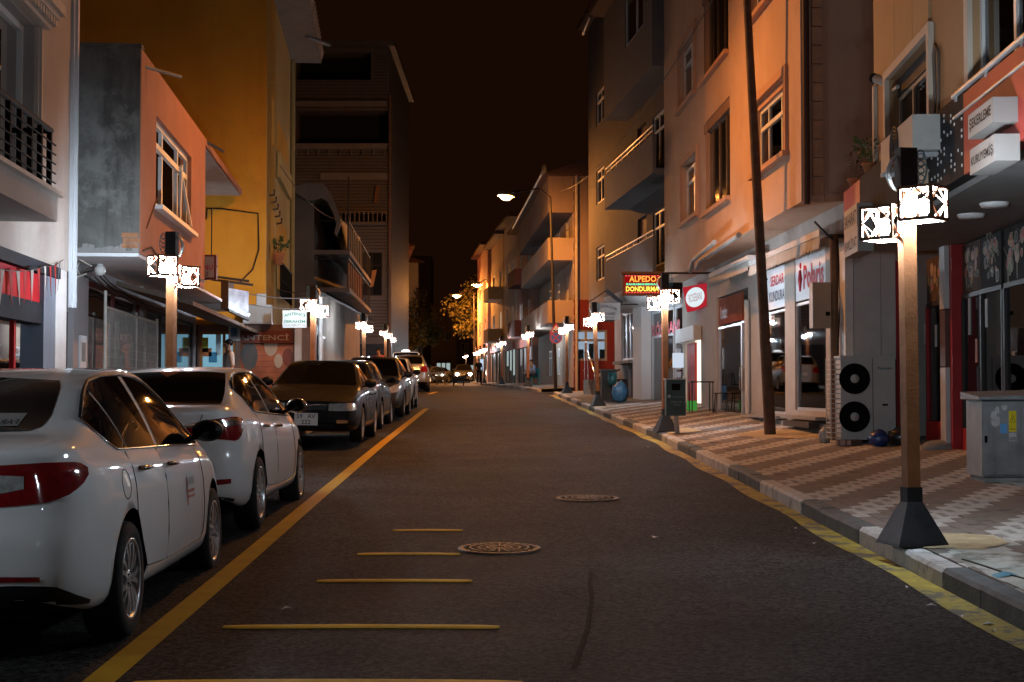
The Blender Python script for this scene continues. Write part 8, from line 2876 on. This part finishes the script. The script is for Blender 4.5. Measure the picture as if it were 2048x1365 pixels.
BAGB = mat('blue_bag_plastic', (0.02, 0.045, 0.16), 0.3, var=0.3, vs=10)
BAGK = mat('dark_bag_plastic', (0.02, 0.022, 0.025), 0.3)
BAGC = mat('clear_bag_plastic', (0.34, 0.34, 0.33), 0.2, var=0.4, vs=12)
BAGL = mat('light_blue_bag_plastic', (0.06, 0.17, 0.30), 0.35, var=0.3, vs=8)
p = on_walk(1748, 891)
bag('rubbish_bag', 'round dark blue rubbish bag at the foot of the twin-fan unit', (p.x, p.y - 0.25, p.z), 0.15, BAGB, 2)
bag('rubbish_bag', 'black rubbish bag between the blue bag and the nearest lantern post', (p.x + 0.34, p.y - 0.1, p.z), 0.17, BAGK, 3)
bag('rubbish_bag', 'small crumpled clear bag at the left end of the twin-fan unit', on_walk(1650, 886), 0.12, BAGC, 5, (0.8, 0.7, 1.1))
pk = on_walk(1700, 893)
bx = MB()
bx.box(pk.x - 0.17, pk.x + 0.16, pk.y - 0.06, pk.y + 0.1, pk.z + 0.002, pk.z + 0.09)
bo = thing('cardboard_box', 'small dark carton with pale label under the twin-fan unit', 'box', pk)
bx.build('carton', mat('dark_carton', (0.07, 0.04, 0.03), 0.7), bo)
bx = MB()
bx.box(pk.x - 0.16, pk.x - 0.08, pk.y - 0.063, pk.y - 0.0605, pk.z + 0.01, pk.z + 0.085)
bx.box(pk.x - 0.06, pk.x + 0.0, pk.y - 0.063, pk.y - 0.0605, pk.z + 0.015, pk.z + 0.08)
bx.build('carton_label', mat('carton_label_pink', (0.45, 0.28, 0.24), 0.6), bo, kind='stuff')

# ------------------------------------------------------------------ metal street cabinet
SC = thing('street_cabinet', 'grey metal street cabinet with yellow warning label and peeled stickers at the right edge', 'cabinet', at(2000, 955, 14.6))
EC = end_wall(14.6)
a0, a1 = EC.u(1962), EC.u(2040)
z0, z1 = EC.z(2000, 954), EC.z(2000, 800)
CABM = mat('weathered_zinc', (0.22, 0.225, 0.225), 0.55, metal=0.35, var=0.2, vs=4, streak=0.35, blotch=((0.32, 0.31, 0.30), 2.2, 0.62))
fbox(EC, 'cabinet_body', CABM, SC, a0, a1 + 0.55, -0.5, 0.0, z0, z1)
fbox(EC, 'cabinet_door', CABM, SC, a0 + 0.012, a1 - 0.012, 0.001, 0.018, z0 + 0.02, z1 - 0.03)
rf = MB()
P_ = EC.P
rf.add([P_(a0 - 0.045, 0.06, z1 + 0.002), P_(a1 + 0.6, 0.06, z1 + 0.002), P_(a1 + 0.6, -0.55, z1 + 0.002), P_(a0 - 0.045, -0.55, z1 + 0.002),
        P_(a0 - 0.045, 0.06, z1 + 0.03), P_(a1 + 0.6, 0.06, z1 + 0.06), P_(a1 + 0.6, -0.55, z1 + 0.11), P_(a0 - 0.045, -0.55, z1 + 0.08)],
       [(0, 3, 2, 1), (4, 5, 6, 7), (0, 1, 5, 4), (1, 2, 6, 5), (2, 3, 7, 6), (3, 0, 4, 7)])
rf.build('cabinet_roof', CABM, SC)
pc = EC.P(a0, 0, 0)
fbox(EC, 'concrete_plinth', CONC, SC, a0 + 0.03, a1 + 0.52, -0.48, -0.03, walk_z(pc.x, 14.6) - 0.1, z0 - 0.001)
u0, u1 = EC.u(2016, .02), EC.u(2031, .02)
lb = fbox(EC, 'warning_label', mat('label_yellow', (0.55, 0.42, 0.02), 0.5), SC, u0, u1, 0.0185, 0.021, EC.z(2024, 864), EC.z(2024, 822))
tri = MB()
cx = (u0 + u1) / 2
zz = EC.z(2024, 845)
for a, b in (((-0.028, 0), (0.028, 0)), ((0.028, 0), (0, 0.075)), ((0, 0.075), (-0.028, 0))):
    tri.bar(EC.P(cx + a[0], 0.0225, zz + a[1]), EC.P(cx + b[0], 0.0225, zz + b[1]), 0.006, 0.002)
tri.bar(EC.P(cx, 0.0225, zz + 0.012), EC.P(cx - 0.002, 0.0225, zz + 0.05), 0.006, 0.002)
tri.build('warning_symbol', INK, lb)
text('DİKKAT', EC.P(u0 + 0.006, 0.0215, EC.z(2024, 860)), (1, 0, 0), (0, 0, 1), (u1 - u0) - 0.012, 0.02, INK, lb, out=Vector((0, -1, 0)), depth=0.001)
nl = fbox(EC, 'number_label', mat('label_grey', (0.36, 0.36, 0.35), 0.6), SC, u0, u1, 0.0185, 0.0205, EC.z(2024, 883), EC.z(2024, 866))
text('G342', EC.P(u0 + 0.006, 0.021, EC.z(2024, 881)), (1, 0, 0), (0, 0, 1), (u1 - u0) - 0.012, 0.035, INK, nl, out=Vector((0, -1, 0)), depth=0.001)
fbox(EC, 'blue_sticker', mat('sticker_sky_blue', (0.10, 0.28, 0.50), 0.5), SC, EC.u(1999, .02), EC.u(2012, .02), 0.0185, 0.021, EC.z(2005, 867), EC.z(2005, 848))
rg = random.Random(17)
for i in range(9):
    u, z = EC.u(1972 + rg.random() * 38, .02), EC.z(2000, 812 + rg.random() * 34)
    mb = MB()
    n = 7
    vs = [EC.P(u + rg.uniform(.015, .04) * cos(2 * pi * k / n), 0.0188 + i * 1e-4, z + rg.uniform(.02, .06) * sin(2 * pi * k / n)) for k in range(n)]
    mb.add(vs, [tuple(range(n))])
    mb.build('peeled_sticker', mat('torn_paper', (0.38, 0.37, 0.36), 0.8, var=0.2, vs=20), SC)
fbox(EC, 'lock', BLACKM, SC, a0 + 0.02, a0 + 0.045, 0.019, 0.035, EC.z(1970, 885), EC.z(1970, 872))

# ------------------------------------------------------------------ bins
BGRN = mat('bin_dark_green', (0.018, 0.055, 0.055), 0.4, var=0.1)
LB = thing('litter_bin', 'dark green municipal litter bin on a pale post beside the second lantern', 'bin', on_walk(1355, 869))
Yb = LB.location.y
EB = end_wall(Yb)
a0, a1 = EB.u(1331), EB.u(1372)
z0, z1 = EB.z(1352, 832), EB.z(1352, 760)
fbox(EB, 'bin_body', BGRN, LB, a0 + 0.01, a1 - 0.01, -0.26, 0.0, z0, z1)
fbox(EB, 'bin_lid', mat('bin_lid_pale', (0.5, 0.5, 0.48), 0.5), LB, a0 - 0.01, a1 + 0.01, -0.28, 0.02, z1 + 0.001, z1 + 0.025)
fbox(EB, 'bin_opening', BLACKM, LB, EB.u(1343), EB.u(1360), 0.001, 0.012, EB.z(1352, 781), EB.z(1352, 768))
text('SÜLEYMANPAŞA', EB.P(EB.u(1345), 0.002, EB.z(1352, 796)), (1, 0, 0), (0, 0, 1), 0.21, 0.028, mat('bin_print', (0.30, 0.36, 0.34), 0.6), LB, out=Vector((0, -1, 0)))
text('KAPAKTAN', EB.P(EB.u(1342), 0.002, EB.z(1352, 806)), (1, 0, 0), (0, 0, 1), 0.19, 0.03, MATS['bin_print'], LB, out=Vector((0, -1, 0)))
text('ATINIZ', EB.P(EB.u(1346), 0.002, EB.z(1352, 812)), (1, 0, 0), (0, 0, 1), 0.13, 0.03, MATS['bin_print'], LB, out=Vector((0, -1, 0)))
MB().lathe([(0.001, 0.002), (0.035, 0.002)], 8, 0, Matrix.Translation(EB.P(EB.u(1338), 0, EB.z(1352, 793))) @ Matrix.Rotation(pi / 2, 4, 'X'), False).build('bin_emblem', MATS['bin_print'], LB)
tube('bin_post', [EB.P(EB.u(1356), -0.12, LB.location.z - 0.02), EB.P(EB.u(1352), -0.12, z0 + 0.1)], 0.045, mat('bin_post_pale', (0.42, 0.42, 0.40), 0.5), LB, 8)

WBn = thing('wheeled_bin', 'tall dark container with a small green bin hung on it, behind the tilted lantern', 'bin', on_walk(1215, 802))
Yw = WBn.location.y
EW = end_wall(Yw)
zb = WBn.location.z
fbox(EW, 'container', mat('dark_container', (0.065, 0.06, 0.055), 0.7, var=0.2), WBn, EW.u(1203), EW.u(1232), -0.6, 0.0, zb, EW.z(1217, 742))
fbox(EW, 'container_lid', mat('dark_lid', (0.09, 0.085, 0.08), 0.7), WBn, EW.u(1201), EW.u(1233), -0.62, 0.03, EW.z(1217, 742) + 0.002, EW.z(1217, 742) + 0.05)
gb = MB()
M = Matrix.Translation(EW.P(EW.u(1224), 0.16, EW.z(1217, 772)))
gb.lathe([(0.001, 0.0), (0.11, 0.03), (0.14, 0.12), (0.14, 0.42), (0.125, 0.42), (0.125, 0.3)], 14, 0, M)
gb.build('small_bin', mat('bin_teal', (0.03, 0.12, 0.12), 0.45), WBn)
bag('rubbish_bag', 'large light blue rubbish bag leaning by the tall dark container', on_walk(1240, 804), 0.29, BAGL, 6, (0.85, 0.75, 1.15))

# ------------------------------------------------------------------ table and chair by the open doorway
IRN = mat('black_iron', (0.02, 0.02, 0.02), 0.5)
TB = thing('cafe_table', 'small black metal table outside the bright open doorway', 'table', on_walk(1402, 826))
b = TB.location
tp = MB()
tp.box(b.x - 0.27, b.x + 0.27, b.y - 0.3, b.y + 0.3, b.z + 0.70, b.z + 0.73)
tp.build('table_top', IRN, TB)
for sx in (-1, 1):
    for sy in (-1, 1):
        tube('leg', [b + Vector((sx * .24, sy * .27, 0)), b + Vector((sx * .24, sy * .27, .7))], 0.014, IRN, TB, 6)
CHn = thing('cafe_chair', 'black bent metal chair between the small table and the shop pier', 'chair', b + Vector((0.42, -0.35, 0.0)))
c = CHn.location
MB().lathe([(0.001, 0.44), (0.19, 0.44), (0.19, 0.46), (0.001, 0.465)], 16, 0, Matrix.Translation(c)).build('seat', IRN, CHn)
bk = MB()
bk.tube([c + Vector((.19 * cos(a), .19 * sin(a) + 0.02 * 0, .45 + (0.45 if 0.2 < i / 12 < 0.8 else 0.2))) for i, a in [(i, radians(-80 + 160 * i / 12)) for i in range(13)]], 0.012, 6)
bk.build('backrest', IRN, CHn)
for i in range(4):
    a = pi / 4 + i * pi / 2
    tube('leg', [c + Vector((.21 * cos(a), .21 * sin(a), 0)), c + Vector((.16 * cos(a), .16 * sin(a), .44))], 0.013, IRN, CHn, 6)
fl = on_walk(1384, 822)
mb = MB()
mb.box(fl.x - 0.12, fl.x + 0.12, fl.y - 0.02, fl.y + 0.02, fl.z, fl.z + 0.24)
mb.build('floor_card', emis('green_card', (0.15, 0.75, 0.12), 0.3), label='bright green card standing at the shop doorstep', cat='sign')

# ------------------------------------------------------------------ meter box and timber pole by the shoe shop
MBX = thing('meter_box', 'tan metal meter box hung on the timber service pole', 'box', at(1648, 620, 21.9))
EM = end_wall(21.9)
fbox(EM, 'box_body', mat('tan_box_paint', (0.36, 0.27, 0.19), 0.6, var=0.08), MBX, EM.u(1626), EM.u(1663), -0.25, 0.0, EM.z(1645, 656), EM.z(1645, 565))
fbox(EM, 'box_latch', BLACKM, MBX, EM.u(1652), EM.u(1660), 0.001, 0.015, EM.z(1645, 632), EM.z(1645, 624))
SP = thing('service_pole', 'brown timber service pole with cables beside the meter box', 'pole', EM.P(EM.u(1671), -0.1, 0.7))
tube('pole', [EM.P(EM.u(1671), -0.05, 0.6), EM.P(EM.u(1671), -0.05, EM.z(1671, 470))], 0.065, WOODP, SP, 10)
tube('service_cable', [EM.P(EM.u(1676), 0.03, EM.z(1671, 480)), EM.P(EM.u(1680), 0.03, EM.z(1671, 600)), EM.P(EM.u(1675), 0.03, EM.z(1671, 700))], 0.012, CABLE, SP, 5)
tube('service_cable', [EM.P(EM.u(1667), 0.03, EM.z(1671, 480)), EM.P(EM.u(1655), 0.03, EM.z(1671, 470)), EM.P(EM.u(1640), -0.3, EM.z(1671, 440))], 0.02, CABLE, SP, 5)

# ------------------------------------------------------------------ road signs on the tall pole
ERS = end_wall(59.7)
RSN = thing('road_signs', 'triangular bump warning sign above a round blue no stopping sign on the tall pole', 'road sign', ERS.P(ERS.u(1112), 0, 2.0))
tcx, tz0, tz1 = ERS.u(1112), ERS.z(1112, 668), ERS.z(1112, 645)
hw = 0.29
SGR = mat('sign_red_border', (0.42, 0.02, 0.025), 0.4)
SGW = mat('sign_white_field', (0.6, 0.6, 0.6), 0.4)
SGB = mat('sign_blue_field', (0.03, 0.09, 0.36), 0.4)
mb = MB()
mb.prism([ERS.P(tcx - hw, 0, tz0), ERS.P(tcx + hw, 0, tz0), ERS.P(tcx, 0, tz1)], (0, 0, 0), (0, 0.02, 0))
w_ = mb.build('warning_plate', SGR, RSN)
mb = MB()
mb.add([ERS.P(tcx - hw * 0.68, 0.004, tz0 + 0.075), ERS.P(tcx + hw * 0.68, 0.004, tz0 + 0.075), ERS.P(tcx, 0.004, tz1 - 0.12)], [(0, 1, 2)])
mb.build('warning_field', SGW, w_)
mb = MB()
for s in (-1, 1):
    vs = [ERS.P(tcx + s * 0.075 + 0.07 * cos(a), 0.008, tz0 + 0.10 + 0.06 * sin(a)) for a in [pi * i / 8 for i in range(9)]]
    mb.add(vs, [tuple(range(9))])
mb.build('bump_symbol', INK, w_, kind='stuff')
cx, cz, rr = ERS.u(1112), ERS.z(1112, 675.5), 0.26
M = Matrix.Translation(ERS.P(cx, 0.0, cz)) @ Matrix.Rotation(pi / 2, 4, 'X')
r_ = MB().lathe([(rr, -0.01), (rr, 0.005), (0.001, 0.006)], 28, 0, M, False).build('round_plate', SGR, RSN)
MB().lathe([(rr * 0.8, 0.009), (0.001, 0.010)], 28, 0, M, False).build('blue_field', SGB, r_)
mb = MB()
for s in (-1, 1):
    mb.bar(M @ Vector((-rr * 0.56, -s * rr * 0.56, 0.013)), M @ Vector((rr * 0.56, s * rr * 0.56, 0.013)), 0.05, 0.004, 0, (0, -1, 0))
mb.build('red_cross', SGR, r_)

# notice board, far pavement
EN2 = end_wall(104.0)
NB = thing('notice_board', 'small white lit notice board beside the far lanterns', 'notice board', EN2.P(EN2.u(963), 0, 1.9))
fbox(EN2, 'board', emis('lit_notice', (0.7, 0.85, 1.0), 0.8), NB, EN2.u(959), EN2.u(967), -0.1, 0.0, EN2.z(963, 743), EN2.z(963, 719))
tube('board_leg', [EN2.P(EN2.u(963), -0.05, 1.8), EN2.P(EN2.u(963), -0.05, EN2.z(963, 743))], 0.05, DARKFR, NB, 6)
# far right pavement bits: post and low wall
tube('bollard_post', [at(995, 772, 83), at(995, 707, 83)], 0.05, mat('pale_post', (0.45, 0.43, 0.40), 0.6), None, 8, label='pale thin post standing between two far lanterns on the right', cat='post')

# ------------------------------------------------------------------ people and dogs
SKIN = mat('skin', (0.36, 0.20, 0.13), 0.55, var=0.05)
HAIR = mat('dark_hair', (0.015, 0.011, 0.009), 0.6)


def skin_mesh(name, verts, edges, radii, m_, root=0, sub=2):
    me = bpy.data.meshes.new(name)
    me.from_pydata([tuple(v) for v in verts], edges, [])
    o = bpy.data.objects.new('tmp_skin', me)
    COL.objects.link(o)
    md = o.modifiers.new('s', 'SKIN')
    lay = me.skin_vertices[0].data
    for i, r in enumerate(radii):
        rr = r if isinstance(r, tuple) else (r, r)
        lay[i].radius = rr
        lay[i].use_root = (i == root)
    md.use_smooth_shade = True
    md2 = o.modifiers.new('u', 'SUBSURF')
    md2.levels = sub
    md2.render_levels = sub
    dg = bpy.context.evaluated_depsgraph_get()
    dg.update()
    res = bpy.data.meshes.new_from_object(o.evaluated_get(dg))
    bpy.data.objects.remove(o)
    res.name = name
    res.materials.clear()
    res.materials.append(m_)
    for q in res.polygons:
        q.use_smooth = True
    return res


def person(label, loc, rz, pose, shirt, trousers):
    t = thing('person', label, 'person', (0, 0, 0))
    if pose == 'stand':
        J = dict(pel=(0, 0, .94), sp=(0, -.01, 1.15), ch=(0, -.01, 1.36), nk=(0, 0, 1.5), hd=(0, .02, 1.60), tp=(0, .02, 1.70),
                 hl=(.09, 0, .90), kl=(.10, .02, .50), al=(.10, -.02, .09), fl=(.11, .13, .035), hr=(-.09, 0, .90), kr=(-.10, .03, .50), ar=(-.11, -.02, .09), fr=(-.12, .13, .035),
                 sl=(.18, -.01, 1.42), el=(.25, -.03, 1.14), wl=(.24, .10, .92), ml=(.23, .14, .83), sr=(-.18, -.01, 1.42), er=(-.25, -.02, 1.14), wr=(-.22, .12, .96), mr=(-.2, .16, .88))
    else:
        J = dict(pel=(0, -.05, .50), sp=(0, -.06, .70), ch=(0, .0, .92), nk=(0, .05, 1.06), hd=(0, .10, 1.15), tp=(0, .11, 1.25),
                 hl=(.10, 0, .48), kl=(.14, .42, .50), al=(.15, .36, .09), fl=(.15, .50, .035), hr=(-.10, 0, .48), kr=(-.14, .44, .50), ar=(-.15, .40, .09), fr=(-.15, .54, .035),
                 sl=(.18, .01, .98), el=(.24, .10, .72), wl=(.16, .33, .66), ml=(.12, .40, .64), sr=(-.18, .01, .98), er=(-.24, .10, .72), wr=(-.16, .33, .66), mr=(-.12, .40, .64))
    ks = list(J)
    ix = {k: i for i, k in enumerate(ks)}
    R = dict(pel=(.15, .11), sp=(.14, .10), ch=(.16, .11), nk=.055, hd=(.075, .095), tp=(.06, .075), hl=.085, kl=.058, al=.04, fl=.036, hr=.085, kr=.058, ar=.04, fr=.036,
             sl=.06, el=.042, wl=.03, ml=.035, sr=.06, er=.042, wr=.03, mr=.035)
    E = [('pel', 'sp'), ('sp', 'ch'), ('ch', 'nk'), ('nk', 'hd'), ('hd', 'tp'), ('pel', 'hl'), ('hl', 'kl'), ('kl', 'al'), ('al', 'fl'), ('pel', 'hr'), ('hr', 'kr'), ('kr', 'ar'), ('ar', 'fr'),
         ('ch', 'sl'), ('sl', 'el'), ('el', 'wl'), ('wl', 'ml'), ('ch', 'sr'), ('sr', 'er'), ('er', 'wr'), ('wr', 'mr')]
    V = [Vector(J[k]) for k in ks]
    body_ = link('body', skin_mesh('body', V, [(ix[a], ix[b]) for a, b in E], [R[k] for k in ks], SKIN), t)

    def sub(name, keys, m_, f, root):
        kk = [k for k in ks if k in keys]
        jx = {k: i for i, k in enumerate(kk)}
        ee = [(jx[a], jx[b]) for a, b in E if a in jx and b in jx]
        rr = [(R[k][0] * f, R[k][1] * f) if isinstance(R[k], tuple) else R[k] * f for k in kk]
        link(name, skin_mesh(name, [Vector(J[k]) for k in kk], ee, rr, m_, jx[root]), t)
    sub('shirt', ('pel', 'sp', 'ch', 'sl', 'el', 'sr', 'er'), shirt, 1.16, 'ch')
    sub('trousers', ('pel', 'hl', 'kl', 'al', 'hr', 'kr', 'ar'), trousers, 1.2, 'pel')
    h = Vector(J['hd'])
    hr = MB().ball(h + Vector((0, -0.035, 0.065)), 0.098, 14, 9, 0, (0.88, 0.95, 0.85))
    hr.build('hair', HAIR, t)
    fc = MB()
    fc.ball(h + Vector((0, 0.098, -0.01)), 0.02, 6, 5, 0, (0.7, 1, 1.3))
    for s in (-1, 1):
        fc.ball(h + Vector((s * 0.083, 0.0, 0.0)), 0.025, 6, 5, 0, (0.4, 0.8, 1.2))
    fc.build('face', SKIN, t, kind='stuff')
    ey = MB()
    for s in (-1, 1):
        ey.ball(h + Vector((s * 0.032, 0.09, 0.02)), 0.011, 6, 5)
    ey.bar(h + Vector((-0.025, 0.092, -0.05)), h + Vector((0.025, 0.092, -0.05)), 0.006)
    ey.build('eyes', INK, t, kind='stuff')
    for s, w, m2 in ((1, 'wl', 'ml'), (-1, 'wr', 'mr')):
        a, b_ = Vector(J[w]), Vector(J[m2])
        d = (b_ - a).normalized()
        sd = d.cross(Vector((0, 0, 1)))
        sd = sd.normalized() if sd.length > 0.1 else Vector((1, 0, 0))
        hd_ = MB()
        for k in range(4):
            q = b_ + sd * (k - 1.5) * 0.018
            l = (0.06, 0.07, 0.065, 0.05)[k]
            hd_.tube([q, q + d * l * .5, q + d * l - Vector((0, 0, 0.012))], [.0095, .009, .007], 5)
        hd_.tube([a.lerp(b_, .6), b_ + sd * s * 0.05], [.011, .008], 5)
        hd_.build('fingers', SKIN, t, kind='stuff')
    t.location = loc
    t.rotation_euler = (0, 0, rz)
    return t


def ground_l(px, y):
    p = at(px, 700, y)
    return Vector((p.x, y, walk_zl(p.x, y)))


SH1 = mat('white_shirt', (0.5, 0.5, 0.5), 0.8)
SH2 = mat('pink_shirt', (0.5, 0.08, 0.14), 0.8)
SH3 = mat('pale_blue_shirt', (0.35, 0.42, 0.60), 0.8)
SH4 = mat('dark_shirt', (0.05, 0.05, 0.055), 0.8)
TR = mat('dark_trousers', (0.03, 0.03, 0.035), 0.85)
person('dark haired person in a white shirt standing behind the second white car', ground_l(457, 30.8), radians(118), 'stand', SH1, TR)
person('person in a pink top seen over the roofs of the parked dark cars', ground_l(757, 60), radians(160), 'stand', SH2, TR)
ch = Vector((1.02, 71.5, walk_z(1.02, 71.5)))
person('person in a pale blue shirt sitting on a teal stool against the house wall', ch, radians(125), 'sit', SH3, TR)
sl_ = thing('stool', 'teal plastic chair under the seated person', 'chair', ch)
TEAL = mat('teal_plastic', (0.03, 0.20, 0.20), 0.5)
mb = MB()
mb.box(-0.22, 0.22, -0.25, 0.2, 0.38, 0.415)
sx_ = mb.build('seat', TEAL, None)
sx_.parent = sl_
mb = MB()
mb.box(-0.22, 0.22, -0.28, -0.245, 0.42, 0.85)
sx_ = mb.build('backrest', TEAL, None)
sx_.parent = sl_
for a in (-1, 1):
    for b_ in (-0.24, 0.18):
        mb = MB()
        mb.box(a * 0.2 - 0.02, a * 0.2 + 0.02, b_ - 0.02, b_ + 0.02, 0, 0.379)
        q = mb.build('leg', TEAL, None)
        q.parent = sl_
sl_.rotation_euler = (0, 0, radians(125))
person('person in dark clothes standing at the far kerb by the lit notice board', Vector((-2.35, 101, walk_z(-2.35, 101))), radians(200), 'stand', SH4, TR)


def dog(label, loc, rz, m_):
    J = [(0, .28, .52), (0, 0, .50), (0, -.30, .52), (0, .42, .66), (0, .52, .74), (0, .68, .70),
         (.08, .26, .44), (.08, .27, .24), (.08, .26, .03), (-.08, .26, .44), (-.08, .32, .24), (-.08, .30, .03),
         (.08, -.30, .42), (.085, -.26, .30), (.085, -.38, .17), (.085, -.36, .03), (-.08, -.30, .42), (-.085, -.22, .30), (-.085, -.32, .17), (-.085, -.30, .03),
         (0, -.42, .56), (0, -.58, .66), (0, -.66, .80)]
    E = [(1, 0), (1, 2), (0, 3), (3, 4), (4, 5), (0, 6), (6, 7), (7, 8), (0, 9), (9, 10), (10, 11), (2, 12), (12, 13), (13, 14), (14, 15), (2, 16), (16, 17), (17, 18), (18, 19), (2, 20), (20, 21), (21, 22)]
    R = [(.12, .15), (.105, .12), (.10, .115), .08, .085, .035, .06, .035, .028, .06, .035, .028, .075, .05, .03, .026, .075, .05, .03, .026, .035, .03, .02]
    t = thing('dog', label, 'dog', (0, 0, 0))
    link('body', skin_mesh('body', [Vector(v) for v in J], E, R, m_, 1), t)
    e = MB()
    for s in (-1, 1):
        e.add([(s * .05, .47, .79), (s * .10, .50, .78), (s * .085, .47, .90), (s * .06, .45, .82)], [(0, 1, 2), (0, 2, 3), (1, 3, 2), (0, 3, 1)])
    e.build('ears', m_, t, kind='stuff')
    t.location = loc
    t.rotation_euler = (0, 0, rz)


dog('tan dog walking in the road in front of the far black car', Vector((-4.85, 97, road_z(97))), radians(80), mat('tan_fur', (0.40, 0.22, 0.09), 0.9, var=0.2, vs=8))
dog('dark dog standing in the road in front of the oncoming car headlights', Vector((-3.35, 90, road_z(90))), radians(-80), mat('dark_fur', (0.05, 0.04, 0.03), 0.9, var=0.2, vs=8))

# ------------------------------------------------------------------ overhead wires
for i, (a, b, d) in enumerate((((-4.3, 30.6, 3.6), (-5.6, 34.0, 3.9), 0.05), ((4.0, 24.0, 9.2), (2.0, 58, 9.6), 0.9), ((-5.9, 36, 7.2), (-5.6, 46, 7.0), 0.3))):
    tube('overhead_wire', sag(a, b, d, 14), 0.012, CABLE, None, 5, label=('thin wire from the left lantern to the yellow house', 'long thin wire along the right house fronts to the tall slim pole', 'slack wire between the yellow house and the dim house')[i], cat='wire')
